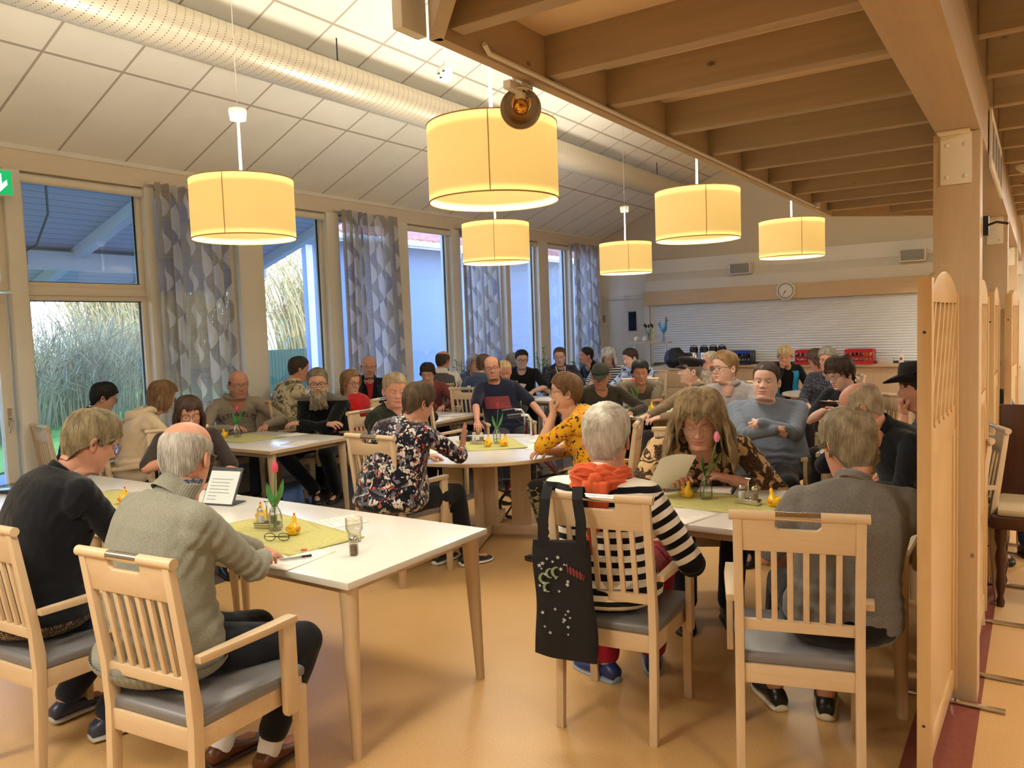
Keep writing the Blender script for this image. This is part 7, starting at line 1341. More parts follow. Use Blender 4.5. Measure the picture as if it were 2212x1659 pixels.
# hooded sweatshirt lettering (arched)
fc = bpy.data.curves.new('txt', 'FONT'); nk = PEOPLE[6]['Nk']; Vt = []; Ft = []; word = 'RETLAWELTD'
for k, ch in enumerate(word):
    fc.body = ch; fc.size = .062; fc.align_x = 'CENTER'; fo = bpy.data.objects.new('t', fc); COL.objects.link(fo); dg = bpy.context.evaluated_depsgraph_get(); dg.update(); me = bpy.data.meshes.new_from_object(fo.evaluated_get(dg)); u = (k-(len(word)-1)/2)
    bm = bmesh.new(); bm.from_mesh(me); bmesh.ops.triangulate(bm, faces=bm.faces); bmesh.ops.subdivide_edges(bm, edges=bm.edges, cuts=1); bm.to_mesh(me); bm.free()
    ang = -u*.15; b = len(Vt); cx_, cz_ = nk[0]-.0, nk[2]-.165-.30
    for v in me.vertices:
        x, y = v.co.x*1.1, v.co.y*1.15; r_ = .27+y; a = math.pi/2-ang; a = math.pi/2+ang; px_ = -(math.cos(a+0)*0); t_ = u*.135; Vt.append((cx_-(-(0))+(-1)*((r_)*math.sin(t_)+x*math.cos(t_)), cz_+(r_)*math.cos(t_)-x*math.sin(t_)))
    Ft += [tuple(i+b for i in p.vertices) for p in me.polygons]; COL.objects.unlink(fo); bpy.data.objects.remove(fo); bpy.data.meshes.remove(me)
project_mesh(6, Vt, Ft, plain('navy_lettering', srgb(46, 46, 58), .8), 'chest_lettering', .005)
# scarf (28)
I = PEOPLE[28]; Nk = I['Nk']; s = I['s']; mb = MB(); SC = plain('orange_red_scarf', srgb(212, 92, 54), .95, var=.15, scale=14, bump=.3, bscale=90)
for ph, rr, zz, th_ in ((0, .098, .012, .030), (1.5, .110, -.012, .032), (3.1, .104, .030, .024)):
    pts = []; rad = []
    for i in range(33):
        a = 2*math.pi*i/32; pts.append((Nk[0]+rr*math.sin(a)*1.08, Nk[1]-.022+rr*.92*math.cos(a), Nk[2]+zz-.012+.012*math.sin(a*3+ph)-.035*max(0, math.cos(a))-.02*abs(math.sin(a)))); rad.append(th_*(1+.22*math.sin(a*5+ph)))
    rings = []; P3 = [Vector(p_) for p_ in pts]
    for i in range(33):
        d_ = (P3[(i+1) % 32]-P3[(i-1) % 32]).normalized(); sd = Vector((0, 0, 1)).cross(d_).normalized(); up = d_.cross(sd); s_ = i*.39
        rings.append([tuple(P3[i]+(sd*math.cos(f_)*.8+up*math.sin(f_)*1.15)*rad[i]*(1+.17*math.sin(7*f_+2.1*math.sin(s_)+ph)+.10*math.sin(12*f_-1.7*s_)+.05*math.sin(21*f_+3*s_))) for f_ in [2*math.pi*k/40 for k in range(40)]])
    mb.loft(rings, caps=False)
mb.sphere((Nk[0]+.015, Nk[1]-.135, Nk[2]-.005), (.036, .030, .032), 14)
v_ = np.array(mb.v); v_ = v_+(snoise(v_, 9, 120)*.0045)[:, None]; sc_ = new_mesh('scarf', v_, mb.f, SC, I['body'])
mb = MB()
for dx, L in ((-.01, .30), (.025, .22), (.05, .16)):
    rings = []
    for j in range(12):
        t = j/11; w_ = .030*(1-.35*t)+.006*math.sin(t*9+dx*50); c_ = (Nk[0]+dx+.018*t*math.sin(3*t+dx*30), Nk[1]-.155-.012*math.sin(t*3)-.01*t, Nk[2]-.01-L*t); rings.append([(c_[0]-w_, c_[1], c_[2]), (c_[0]-w_*.3, c_[1]-.008, c_[2]), (c_[0]+w_*.4, c_[1]-.005, c_[2]), (c_[0]+w_, c_[1]+.002, c_[2]), (c_[0], c_[1]+.006, c_[2])])
    mb.loft(rings)
new_mesh('scarf_end', mb.v, mb.f, SC, sc_)
# tote bag on the striped woman's chair
cx_, cy_, ca_ = -1.47, 3.0, math.radians(-7); Mc = T(cx_, cy_, 0) @ RZ(-ca_)
TB = plain('black_canvas', srgb(20, 19, 22), .9, var=.15, scale=10, bump=.3, bscale=700)
bag = empty('cloth_bag', tuple(Mc @ Vector((-.125, -.34, .30))), -ca_+.22, 'black cloth bag with stars and moons hanging by its straps from the chair back', 'bag')
mb = MB(); rings = []; n = 32
for j in range(15):
    t = j/14; z = .06+.46*t-.0; wd = .125*(1-.10*t)+.004*math.sin(t*9); dp = .030*math.sin(math.pi*(.12+.76*(1-t)))+.006; 
    rings.append([(wd*math.copysign(abs(math.cos(a))**.55, math.cos(a))+.006*math.sin(t*5), dp*math.sin(a)*(1+.15*math.sin(3*a+t*6))+.006*math.sin(t*7+a*2), z-(.03*(1+math.cos(a))*(1-t)*.5)) for a in [2*math.pi*i/n for i in range(n)]])
mb.loft(rings); BAGMB = mb
for xs, side in ((-.075, -1), (.075, 1)):
    mb = MB(); pts = [(xs, -.02, .50), (xs*1.0+.004, -.022, .60), (xs*.85, .0, .685), (xs*.8, .038, .725), (xs*.8, .085, .715), (xs*.9, .105, .66), (xs, .09, .55)]
    rings = [[(p[0]-.021, p[1], p[2]), (p[0]+.021, p[1], p[2]), (p[0]+.021, p[1]+.003, p[2]+.003), (p[0]-.021, p[1]+.003, p[2]+.003)] for p in pts]; mb.loft(rings); mb.build('strap', TB, bag)
def star(cx, cz, r, a0=0.): return [(cx+(r if k % 2 == 0 else r*.42)*math.sin(a0+k*math.pi/5), cz+(r if k % 2 == 0 else r*.42)*math.cos(a0+k*math.pi/5)) for k in range(10)]
rs = random.Random(5); SP = plain('silver_print', srgb(186, 190, 196), .5); mb = BAGMB
def yfront(z): t = (z-.06)/.46; return -(.030*math.sin(math.pi*(.12+.76*(1-t)))+.006)*1.12-.0065
for i in range(30):
    z = rs.uniform(.33, .47) if i < 18 else rs.uniform(.15, .26); x = rs.uniform(-.095, .03); mb.prism(star(x, z, rs.uniform(.005, .010), rs.random()), 'Y', yfront(z)-.001, yfront(z)+.001, mi=1)
for x, z, r_ in ((-.07, .38, .022), (-.045, .40, .020), (-.02, .405, .022), (-.055, .345, .02)): mb.prism([(x+r_*math.cos(a), z+r_*math.sin(a)) for a in np.linspace(1.3, 5.0, 12)]+[(x+r_*.3+r_*.8*math.cos(a), z+r_*.8*math.sin(a)) for a in np.linspace(4.8, 1.5, 12)], 'Y', yfront(z)-.001, yfront(z)+.001, mi=2)
for k in range(5):
    x = .022+.013*k; z = .415-.006*k; mb.tube([(x+a_, yfront(z+b_)-.001, z+b_) for a_, b_ in ((0, .02), (.004, -.012), (.009, .012), (.013, -.016), (.018, .006))], .0022, 4, mi=3)
mb.build('bag_body', [TB, SP, plain('green_gold_print', srgb(120, 140, 104), .5), plain('faded_red_letter', srgb(140, 56, 60), .6)], bag, smooth=True)
# rollator
r = empty('rollator', (-3.78, 6.05, 0), math.radians(-50), 'dark red wheeled walker with wire basket and black wheels behind the round table', 'rollator'); RD = plain('dark_red_metal', srgb(104, 18, 24), .3, .3)
for x, y in ((-.27, -.27), (.27, -.27), (-.27, .30), (.27, .30)):
    w_ = MB(); w_.tube([(x, y+.115*math.cos(t), .125+.115*math.sin(t)) for t in [2*math.pi*k/28 for k in range(29)]], .014, 8, caps=False); w = w_.build('wheel', M_['black'], r, smooth=True)
    s_ = MB()
    for k in range(5): a = k*1.2566+.3; s_.tube([(x, y, .125), (x, y+.105*math.cos(a), .125+.105*math.sin(a))], .009, 6)
    s_.tube([(x-.015, y, .125), (x+.015, y, .125)], .022, 10); s_.build('spokes', M_['black'], w, smooth=True)
for s_ in (-1, 1):
    x = s_*.235; mb = MB(); mb.tube([(x, -.27, .13), (x, -.15, .40), (x, -.05, .55)], .013, 8); mb.tube([(x, .30, .13), (x, .10, .42), (x, -.05, .55), (x, -.08, .78)], .013, 8); mb.build('side_frame', RD, r, smooth=True)
    mb = MB(); mb.tube([(x, -.08, .70), (x, -.08, .86), (x, -.11, .90), (x, -.18, .905)], .013, 10); mb.build('handle_tube', M_['chrome'], r, smooth=True); MB().tube([(x, -.17, .905), (x, -.29, .895)], .018, 10).build('grip', M_['black'], r, smooth=True)
    MB().tube([(x, -.2, .87), (x*.9, -.05, .72), (x, .1, .45), (x, .25, .2)], .004, 6).build('brake_cable', M_['black'], r, smooth=True)
MB().box(-.22, .22, -.12, .10, .53, .56).build('seat', M_['black'], r, bevel=.01)
mb = MB()
for k in range(9): x = -.19+k*.0475; mb.tube([(x, -.10, .52), (x, -.10, .32), (x, .20, .32), (x, .20, .52)], .0022, 4)
for z in (.33, .42, .51): mb.tube([(-.19, -.1, z), (.19, -.1, z), (.19, .2, z), (-.19, .2, z), (-.19, -.1, z)], .0025, 4)
mb.build('wire_basket', M_['black'], r); mb = MB(); mb.tube([(-.235, 0, .42), (.235, 0, .42)], .011, 8); mb.build('cross_brace', RD, r, smooth=True)
# wheelchair-like black frame around the man in the cap (tray)
o = MB().box(-.26, .26, -.17, .17, 0, .012).build('wooden_tray', M_['paper'], bevel=.003, loc=tuple(PEOPLE[25]['org']+PEOPLE[25]['Rw'] @ np.array([0, .42, .735])), rotz=-PEOPLE[25]['yaw']); tag(o, 'flat pale board with sheets on the lap of the man in the dark green cap', 'tray')
wc = empty('wheelchair', tuple(PEOPLE[25]['org']+np.array([.02, .03, 0])), -PEOPLE[25]['yaw'], 'black wheelchair of the man in the dark green cap', 'wheelchair')
for s_ in (-1, 1):
    mb = MB(); mb.tube([(s_*.30, .27*math.cos(t)-.05, .30+.27*math.sin(t)) for t in [2*math.pi*k/32 for k in range(33)]], .014, 8, caps=False); mb.build('wheel', M_['black'], wc, smooth=True)
    mb = MB(); mb.tube([(s_*.25, -.25, .95), (s_*.25, -.23, .45), (s_*.25, .25, .45), (s_*.25, .30, .15)], .013, 8); mb.tube([(s_*.25, -.23, .70), (s_*.25, .15, .70), (s_*.25, .2, .45)], .014, 8); mb.build('side_frame', M_['black'], wc, smooth=True)
MB().box(-.24, .24, -.23, .22, .42, .46).build('seat', M_['black'], wc, bevel=.01); MB().box(-.25, .25, -.26, -.235, .48, .92).build('backrest', M_['black'], wc, bevel=.01)
# jacket/bag on stand near window: black jacket behind red woman
o = MB(); 
def blob(parts, vox, name, mat, loc, lab, cat, rz=0, amp=.008, parent=None):
    V, N, F = remesh(parts, vox, 6); V = V+N*(snoise(V, 3, 30, 3)*amp)[:, None]; ob = new_mesh(name, V, F, mat, parent); ob.location = loc; ob.rotation_euler = (0, 0, rz)
    if lab: tag(ob, lab, cat)
    return ob
blob([caps((-.16, 0, .0), (.16, 0, .0), .06, .06), ellip((0, .0, -.16), (.20, .05, .22))], .012, 'black_jacket', plain('black_jacket_cloth', srgb(16, 16, 18), .9), (-5.02, 5.85, .84), 'black jacket hung over a chair back between the bearded man and the green pullover', 'jacket', .3)
blob([ellip((0, 0, .15), (.19, .12, .17)), ellip((0, -.10, .12), (.13, .06, .09)), caps((-.06, .03, .31), (.06, .03, .31), .02, .02), ellip((.16, .0, .08), (.12, .10, .10))], .012, 'black_backpack', plain('black_nylon', srgb(16, 17, 22), .6), tuple(at_z(1405, 800, .92)*0+np.array([-4.62, 10.9, .93])) if False else (-4.90, 12.15, .935), 'black backpack standing on the sideboard beside the shelf', 'backpack')
# ---- sideboard, shelf, rooster etc
sb = empty('sideboard', (-5.0, 12.6, 0), 0, 'wooden sideboard with panelled front under the small glass shelf', 'sideboard')
MB().box(-.42, .42, -.55, .75, .05, .90).build('cabinet_body', M_['beech'], sb, bevel=.004); MB().box(-.44, .44, -.57, .77, .90, .93).build('top_board', M_['beechX'], sb, bevel=.003)
for z0, z1 in ((.09, .34), (.37, .60), (.63, .86)): MB().box(-.40, .40, -.565, -.55, z0, z1).build('drawer_front', M_['panel'], sb, bevel=.004)
MB().box(-.40, .40, -.5, .7, 0, .05).build('plinth', M_['black'], sb)
shp = at_y(1405, 740, 12.9); sh = empty('glass_shelf', (shp[0], 12.9, .93), 0, 'small glass and wood shelf standing on the sideboard with eggs and a rooster', 'shelf'); zz = shp[2]-.93
MB().box(-.36, .36, -.12, .12, zz-.012, zz+.012).build('shelf_board', M_['beechX'], sh, bevel=.002)
for x in (-.3, .3): MB().tube([(x, 0, 0), (x, 0, zz-.01)], .012, 8).build('support', M_['chrome'], sh, smooth=True)
zt = .93+zz+.012
for i, dx in enumerate((-.24, -.08)): 
    o = MB(); o.sphere((0, 0, .052), (.045, .045, .052), 16); e_ = o.build('decorative_egg', plain('speckled_egg', srgb(226, 218, 208), .4), smooth=True, loc=(shp[0]+dx, 12.85, zt)); tag(e_, ['white egg at the left end of the small shelf', 'white egg beside the tulip vase on the small shelf'][i], 'egg', 'white eggs on the shelf')
v = empty('tulip_vase', (shp[0]-.05, 12.95, zt), 0, 'clear vase with dark red tulips on the small shelf', 'vase'); MB().lathe([(0, 0), (.035, .0), (.03, .05), (.022, .10), (.03, .14), (.028, .14), (.02, .10), (.027, .05), (0, .01)], 18).build('glass_body', M_['glass'], v, smooth=True)
for k in range(5):
    a = k*1.25; s_ = MB(); tip = (.075*math.cos(a), .05*math.sin(a), .25+.02*(k % 2)); s_.tube([(0, 0, .02), (.01*math.cos(a), .01*math.sin(a), .13), tip], .004, 5); s_.build('stem', M_['green'], v, smooth=True)
    b_ = MB(); b_.sphere((tip[0], tip[1], tip[2]+.025), (.020, .020, .032), 10); b_.build('blossom', plain('dark_tulip', srgb(70, 20, 30), .5), v, smooth=True)
    l_ = MB(); l_.prism([(0, .1), (tip[0]*1.1, .16), (tip[0]*1.5, .20), (tip[0]*.6, .13)], 'Y', -.002, .002); l_.build('leaf', M_['green'], v)
c_ = empty('yellow_candle', (shp[0]+.07, 12.9, zt), 0, 'tall thin yellow candle in a holder on the small shelf', 'candle'); MB().lathe([(0, 0), (.035, 0), (.03, .012), (.01, .02), (0, .02)], 16).build('holder', plain('yellow_holder', srgb(214, 206, 120), .5), c_, smooth=True); MB().tube([(0, 0, .018), (0, 0, .34)], [.011, .008], 10).build('candle_stick', plain('yellow_wax', srgb(222, 214, 120), .5), c_, smooth=True)
rr = empty('blue_rooster', (shp[0]+.25, 12.9, zt), 0, 'turquoise blue metal rooster with pink comb on a thin stand', 'figurine'); BLU = plain('turquoise_paint', srgb(70, 150, 186), .4, var=.25, scale=20)
MB().lathe([(0, 0), (.05, .0), (.045, .010), (.008, .018), (.007, .14), (0, .14)], 18).build('stand', BLU, rr, smooth=True)
V, N, F = remesh([ellip((0, 0, .21), (.055, .035, .055)), caps((.03, 0, .24), (.05, 0, .36), .035, .018), caps((.05, 0, .36), (.05, 0, .385), .022, .02), caps((-.04, 0, .22), (-.075, 0, .30), .022, .012), caps((-.075, 0, .30), (-.06, 0, .345), .018, .008), caps((0, 0, .13), (0, 0, .18), .01, .02)], .005, 3); new_mesh('body', V, F, BLU, rr)
mb = MB(); [mb.sphere((.045+.012*k-.01, 0, .41+.008*(k == 1)), (.009, .006, .017), 8) for k in range(3)]; mb.sphere((.073, 0, .355), (.007, .005, .014), 8); mb.build('comb', plain('pink_comb', srgb(222, 90, 110), .5), rr, smooth=True)
MB().tube([(.068, 0, .385), (.095, 0, .378)], [.008, .001], 6).build('beak', plain('yellow_beak', srgb(230, 190, 70), .5), rr)
for x, y, lab, nm in ((-4.70, 12.2, 'black camera-like device on an arm on the sideboard', 'desk_camera'),):
    o = empty(nm, (x, y, .93), 0, lab, 'device'); MB().tube([(0, 0, 0), (0, 0, .16)], .008, 6).build('stem', M_['black'], o); MB().box(-.06, .06, -.04, .04, .15, .24).build('head', M_['black'], o, bevel=.02); MB().box(-.1, .1, -.07, .07, 0, .02).build('base', M_['black'], o, bevel=.004)
o = MB(); o.loft([[(.06*math.cos(a), .04*math.sin(a), 0) for a in np.linspace(0, 6.283, 9)[:-1]], [(.05*math.cos(a), .03*math.sin(a), .09) for a in np.linspace(0, 6.283, 9)[:-1]], [(.012*math.cos(a), .012*math.sin(a), .15) for a in np.linspace(0, 6.283, 9)[:-1]]]); o = o.build('red_paper_bag', plain('red_tissue', srgb(206, 44, 50), .6), loc=(-4.62, 12.75, .931)); tag(o, 'small crumpled red bag at the right end of the sideboard', 'bag')
# thermoses on counter
CT = .901
th0 = empty('pump_thermos', (0, 0, 0)); MB().lathe([(0, 0), (.075, 0), (.075, .02), (.072, .022), (.072, .22), (.066, .23), (0, .23)], 24).build('steel_body', M_['chrome'], th0, smooth=True); MB().lathe([(.073, .215), (.073, .25), (.066, .29), (.05, .315), (.0, .32)], 24).build('pump_top', M_['black'], th0, smooth=True)
MB().tube([(.074*math.cos(a), 0, .26+.085*math.sin(a)) for a in np.linspace(0, math.pi, 14)], .006, 6).build('carry_handle', M_['black'], th0, smooth=True); MB().tube([(0, -.06, .29), (0, -.10, .285), (0, -.11, .26)], .011, 8).build('spout', M_['black'], th0, smooth=True)
for i, px in enumerate((1499, 1521, 1541, 1560)):
    p = at_y(px, 770, 13.70+.06*(i > 1)); o = th0 if i == 0 else clone(th0, (0, 0, 0)); o.location = (p[0], 13.70+.06*(i > 1), CT); tag(o, ['steel pump thermos at the left end of the row on the counter', 'steel pump thermos second from the left on the counter', 'steel pump thermos third from the left on the counter', 'pump thermos next to the blue crate on the counter'][i], 'thermos', 'pump thermoses on the counter')
# crates with bottles
def crate(x, y, L, lab, mat, rim=None, h=.235):
    r = empty('bottle_crate', (x, y, CT), 0, lab, 'crate', 'crates on the counter'); D_ = .15; mb = MB(); mb.box(-L/2, L/2, -D_, D_, 0, .012)
    for yy in (-D_, D_-.012):
        mb.box(-L/2, L/2, yy, yy+.012, .012, .05); mb.box(-L/2, L/2, yy, yy+.012, .105, .125); mb.box(-L/2, L/2, yy, yy+.012, .185, h)
        for k in range(9): xx = -L/2+.0+k*(L-.014)/8; mb.box(xx, xx+.014, yy, yy+.012, .05, .185)
    for xx in (-L/2, L/2-.012): mb.box(xx, xx+.012, -D_+.012, D_-.012, .012, .16); mb.box(xx, xx+.012, -D_+.012, D_-.012, .20, h)
    mb.build('crate_body', mat, r)
    if rim: MB().box(-L/2-.004, L/2+.004, -D_-.004, -D_+.002, .19, h+.002).build('rim', rim, r)
    return r
RC_ = plain('red_crate_plastic', srgb(196, 26, 34), .4); pz = [at_y(x, 780, 13.68)[0] for x in (1600, 1748, 1840, 1862)]
crate(pz[0], 13.70, .42, 'dark crate with bright blue rim beside the thermoses', plain('dark_navy_crate', srgb(22, 28, 52), .4), plain('blue_rim', srgb(20, 60, 170), .4)); cr_r = [(at_y(1761, 780, 13.7)[0], .58, 'left red bottle crate behind the grey-haired woman'), (at_y(1858, 780, 13.7)[0], .42, 'right red bottle crate with some yellow drinks')]
for x, L, lab in cr_r: crate(x, 13.70, L, lab, RC_)
btl0 = empty('soft_drink_bottle', (0, 0, 0)); bb_ = MB().lathe([(0, 0), (.028, .0), (.03, .01), (.03, .12), (.024, .15), (.012, .18), (.011, .205), (0, .206)], 14).build('glass_body', plain('dark_cola_glass', srgb(36, 18, 14), .15), btl0, smooth=True)
MB().lathe([(.0305, .05), (.0305, .09)], 14).build('paper_label', plain('bottle_label', srgb(214, 206, 196), .6), btl0, smooth=True); MB().lathe([(.013, .198), (.014, .212), (0, .213)], 10).build('bottle_cap', M_['red'], btl0, smooth=True)
first = True
for (x, L, lab), nb in zip(cr_r, (8, 6)):
    for k in range(nb):
        bx_ = x-L/2+.045+k*(L-.09)/(nb-1); o = btl0 if first else clone(btl0, (0, 0, 0)); first = False; o.location = (bx_, 13.61, CT+.013); yl = (nb == 6 and k > 3); tag(o, ['first', 'second', 'third', 'fourth', 'fifth', 'sixth', 'seventh', 'eighth'][k]+' bottle from the left, '+('yellow' if yl else 'dark')+' drink, front row of the '+('left' if nb == 8 else 'right')+' red crate', 'bottle', ('yellow' if yl else 'dark')+' bottles in the '+('left' if nb == 8 else 'right')+' red crate')
        if yl:
            for c__ in o.children:
                if c__.name.startswith('glass_body'): c__.data = c__.data.copy(); c__.data.materials[0] = plain('yellow_drink', srgb(226, 170, 40), .2)
for k in range(5):
    o = clone(btl0, (pz[0]-.15+k*.075, 13.63, CT+.013)); tag(o, ['leftmost', 'second', 'third', 'fourth', 'rightmost'][k]+' of the five dark bottles in the navy crate with blue rim', 'bottle', 'bottles in the navy crate')
x = at_y(1912, 780, 13.7)[0]; o = MB().box(-.11, .11, -.06, .06, 0, .085).build('tissue_box', plain('patterned_box', srgb(206, 200, 192), .7, var=.2, scale=60), bevel=.004, loc=(x, 13.7, CT)); tag(o, 'small pale patterned box right of the red crates', 'box')
x = at_y(1947, 780, 13.7)[0]; o = empty('hand_sanitizer', (x, 13.7, CT), 0, 'white pump bottle of hand sanitizer with red square at the counter end', 'bottle'); MB().box(-.035, .035, -.022, .022, 0, .15).build('bottle_body', plain('translucent_white', srgb(230, 228, 226), .3), o, bevel=.01); MB().box(-.018, .018, -.024, -.022, .055, .095).build('red_label', M_['red'], o); mb = MB(); mb.tube([(0, 0, .15), (0, 0, .20), (0, -.03, .20)], .008, 8); mb.build('pump', M_['white'], o, smooth=True)
# round tray on far table
o = MB(); o.lathe([(0, 0), (.17, 0), (.19, .012), (.185, .014), (.165, .006), (0, .005)], 32); o = o.build('serving_tray', M_['paper'], smooth=True, loc=(-2.12, 10.40, TT)); tag(o, 'round white tray on the table in front of the blue vest', 'tray')
# cycling helmet
p = at_z(1800, 905, .86); hb = empty('cycling_helmet', (-1.10, 6.10, TT+.0), .3, 'grey-green cycling helmet with dark vents on the table behind the bent white head', 'helmet'); mb = MB(); n = 30
mb.loft([[(.105*math.cos(t)*math.cos(2*math.pi*i/n), .14*math.cos(t)*math.sin(2*math.pi*i/n), .03+.125*math.sin(t)) for i in range(n)] for t in np.linspace(-.15, 1.5, 10)]); mb.build('shell', plain('helmet_shell', srgb(150, 146, 130), .4), hb, smooth=True)
for k in range(5):
    for s_ in (-1, 0, 1): mb = MB(); t0 = .45+.0*k; mb.tube([((.108*math.cos(t))*math.cos(a), .144*math.cos(t)*math.sin(a), .032+.128*math.sin(t)) for t, a in [(.35+.3*(s_+1), -.9+k*.45), (.45+.3*(s_+1), -.75+k*.45)]], .009, 6); mb.build('vent', M_['black'], hb, smooth=True)
# potted plants on the window sills
def leafy_plant(x, y, z0, h, n, seed, lab, spread=.16):
    rs = random.Random(seed); r = empty('potted_plant', (x, y, z0), 0, lab, 'plant', 'green plants by the windows'); MB().lathe([(0, 0), (.07, 0), (.09, .15), (.085, .155), (.0, .14)], 18).build('pot', plain('grey_pot', srgb(150, 146, 140), .6), r, smooth=True); st = MB(); lf = MB()
    for k in range(7):
        a = rs.uniform(0, 6.28); hh = h*rs.uniform(.6, 1); tp = (spread*math.cos(a)*rs.uniform(.3, 1), spread*math.sin(a)*rs.uniform(.3, 1), hh); st.tube([(0, 0, .13), (tp[0]*.4, tp[1]*.4, hh*.6), tp], .004, 5)
        for j in range(n):
            t = rs.uniform(.35, 1.02); c_ = (tp[0]*t, tp[1]*t, .13+(hh-.13)*t); b = rs.uniform(0, 6.28); L = rs.uniform(.05, .09); up = rs.uniform(-.3, .6); w_ = L*.28; d_ = (math.cos(b), math.sin(b)); e_ = (-d_[1]*w_, d_[0]*w_)
            lf.add([c_, (c_[0]+d_[0]*L*.5+e_[0], c_[1]+d_[1]*L*.5+e_[1], c_[2]+L*up*.6), (c_[0]+d_[0]*L, c_[1]+d_[1]*L, c_[2]+L*up*.7), (c_[0]+d_[0]*L*.5-e_[0], c_[1]+d_[1]*L*.5-e_[1], c_[2]+L*up*.6)], [(0, 1, 2, 3)])
    st.build('stems', M_['green'], r); lf.build('leaves', plain('plant_leaf', srgb(56, 110, 50), .45, var=.25, scale=20), r)
leafy_plant(-6.85, 8.95, .55, .75, 14, 1, 'green plant on the sill behind the man in the grey waistcoat'); leafy_plant(-6.85, 11.2, .55, .80, 16, 2, 'leafy green plant on the sill behind the young man in the black t-shirt'); leafy_plant(-6.85, 12.45, .55, .62, 14, 3, 'green plant on the sill near the corner curtain')
for i, y in enumerate((8.95, 11.2, 12.45)): o = MB(); o.box(-.14, .14, -.16, .16, 0, .55); o = o.build('plant_stand', M_['white'], bevel=.004, loc=(-6.85, y, 0)); tag(o, ['white plinth under the plant behind the grey waistcoat', 'white plinth under the plant behind the black t-shirt', 'white plinth under the plant near the corner curtain'][i], 'plinth', 'white plinths under plants')
# spiral notebook, bunny etc
nb = empty('spiral_notebook', (-1.47, 4.22, TT+.0045), .2, 'white spiral notebook under the hands of the paisley blouse', 'notebook'); MB().box(-.10, .08, -.07, .07, 0, .008).build('pages', M_['paper'], nb); mb = MB(); [mb.tube([(.085+.01*math.cos(t), -.065+.0145*k, .006+.008*math.sin(t)) for t in np.linspace(0, 6.28, 9)], .0014, 4) for k in range(10)]; mb.build('wire_spiral', M_['black'], nb)
# extra chairs that the photo shows
chair(-7.0+.42, 3.42, 150, 'empty pale beech armchair with a black strap, next to the exit door')
chair(-5.02, 6.09, 0, 'beech armchair under the black jacket')
chair(-6.32, 5.62, 172, 'pale beech armchair with lit slats left of the bearded man')
chair(-5.72, 8.05, 190, 'empty beech armchair between the pink pullover and the navy t-shirt')
chair(-0.86, 6.95, 190, 'beech armchair whose top shows above the bent white head')
o = MB(); rings = []; pts = [(-6.72, 3.72, .96), (-6.70, 3.66, .99), (-6.66, 3.56, .97), (-6.6, 3.5, .80), (-6.62, 3.48, .60), (-6.7, 3.62, .62), (-6.74, 3.74, .8)]; o.tube(pts, .008, 6); o = o.build('black_strap', M_['black'], smooth=True); tag(o, 'black bag strap hanging over the empty chair by the exit door', 'strap')
# old dark chair at the right edge
oc = empty('carved_dark_chair', (.06, 5.35, 0), 0, 'dark turned-leg antique chair at the right picture edge', 'chair'); DK = wood('dark_walnut', srgb(70, 40, 26), .7, 'Z', .3)
for x, y in ((-.22, -.22), (.22, -.22), (-.22, .22), (.22, .22)): MB().lathe([(0, 0), (.018, 0), (.022, .03), (.014, .06), (.026, .12), (.02, .2), (.03, .28), (.02, .34), (.032, .38), (.032, .45), (0, .45)], 16, (x, y, 0)).build('leg', DK, oc, smooth=True)
MB().box(-.27, .27, -.27, .27, .45, .52).build('seat_frame', DK, oc, bevel=.012); MB().box(-.24, .24, -.24, .24, .52, .56).build('seat', plain('pale_upholstery', srgb(196, 176, 140), .9), oc, bevel=.015); MB().box(-.25, .25, .23, .27, .52, 1.1).build('backrest', DK, oc, bevel=.01)

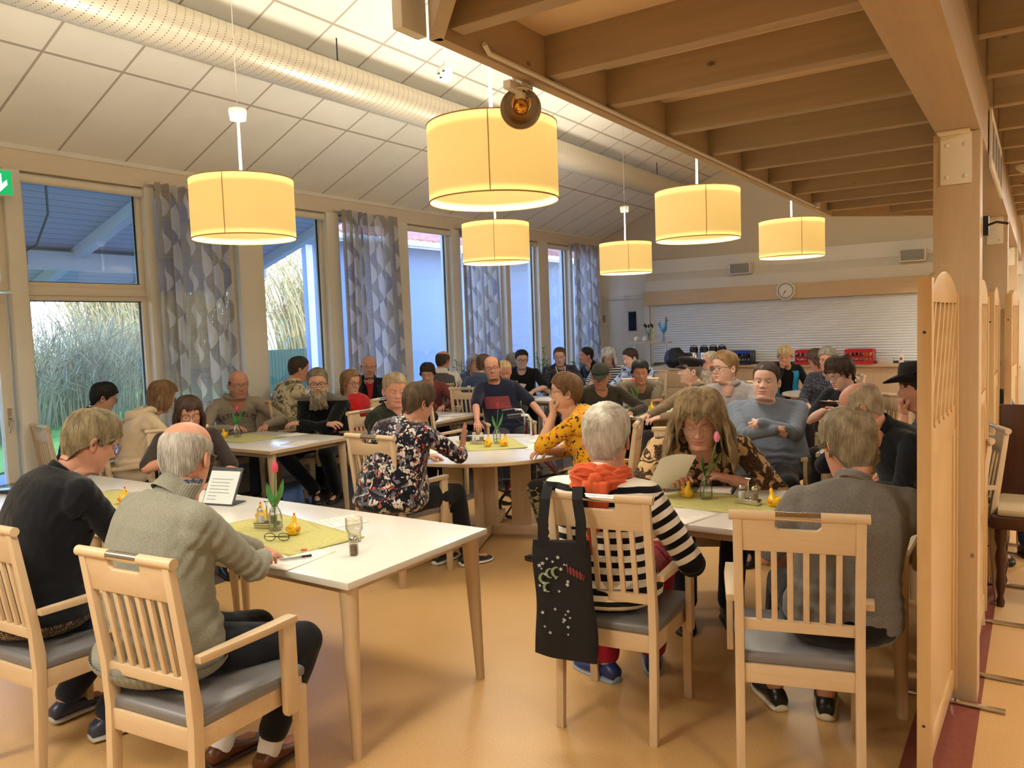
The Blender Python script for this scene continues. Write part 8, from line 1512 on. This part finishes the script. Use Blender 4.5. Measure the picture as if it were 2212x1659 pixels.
# knitted jacket details of the seated person in front: ribbed hem band and floral inner collar
I = PEOPLE[2]; Hc, Nk, s = I['Hc'], I['Nk'], I['s']; n = 260; rings = []; wf_ = 1.24*1.07; a_, b_, c_ = .205*s*wf_, .165*s*1.15+.03*.4, .095*s; cz = Hc+np.array([0, -.005, -.015])
for j in range(7):
    zz_ = -.80+.78*j/6; k_ = math.sqrt(1-zz_*zz_); rings.append([(cz[0]+(a_*k_+.006+.0022*math.cos(65*t_))*math.cos(t_), cz[1]+(b_*k_+.006+.0022*math.cos(65*t_))*math.sin(t_), cz[2]+c_*zz_) for t_ in [2*math.pi*i/n for i in range(n)]])
mb = MB(); mb.loft(rings, caps=False); new_mesh('ribbed_hem', mb.v, mb.f, I['cm'], I['body'])
ax_ = nrm(I['piv']-Nk); mb = MB(); n = 160; rings = []
for r_, h_, rb in ((.084, -.03, 1), (.076, .0, 1), (.0735, .03, 1), (.069, .036, 1), (.066, .02, 0)): rings.append([tuple(Nk+ax_*(.012*s+h_)+np.array([(r_+.0011*rb*math.cos(40*t_))*s*math.cos(t_), (r_+.0011*rb*math.cos(40*t_))*s*math.sin(t_), -.02*max(0, math.sin(t_))])) for t_ in [2*math.pi*i/n for i in range(n)]])
mb.loft(rings, caps=False); new_mesh('ribbed_collar', mb.v, mb.f, I['cm'], I['body'])
mb = MB(); n = 40; rings = []
for r_, h_ in ((.066, .02), (.0665, .052), (.0655, .056), (.063, .05), (.062, .02)): rings.append([tuple(Nk+ax_*(.012*s+h_)+np.array([r_*s*math.cos(t_), r_*s*math.sin(t_), -.02*max(0, math.sin(t_))])) for t_ in [2*math.pi*i/n for i in range(n)]])
mb.loft(rings, caps=False); new_mesh('shirt_collar', mb.v, mb.f, cloth_mat('blue_floral_collar', ('print', srgb(44, 56, 88), [srgb(196, 198, 204)], 90, .30, .02)), I['body'])
# patterned blouse hem of the person in black
I = PEOPLE[1]; Hc, s = I['Hc'], I['s']; n = 60; rings = []; a_, b_, c_ = .205*s*1.15*1.07, .165*s*1.15+.04*.4, .095*s; cz = Hc+np.array([0, -.005, -.015])
for j in range(7):
    zz_ = -.86+.80*j/6; k_ = math.sqrt(max(0, 1-zz_*zz_)); rings.append([(cz[0]+(a_*k_+.008)*math.cos(t_), cz[1]+(b_*k_+.008+.004*math.sin(9*t_))*math.sin(t_), cz[2]+c_*zz_) for t_ in [2*math.pi*i/n for i in range(n)]])
mb = MB(); mb.loft(rings, caps=False); new_mesh('blouse_hem', mb.v, mb.f, cloth_mat('brown_floral_hem', ('print', srgb(36, 26, 22), [srgb(196, 170, 130)], 70, .34, .03)), I['body'])
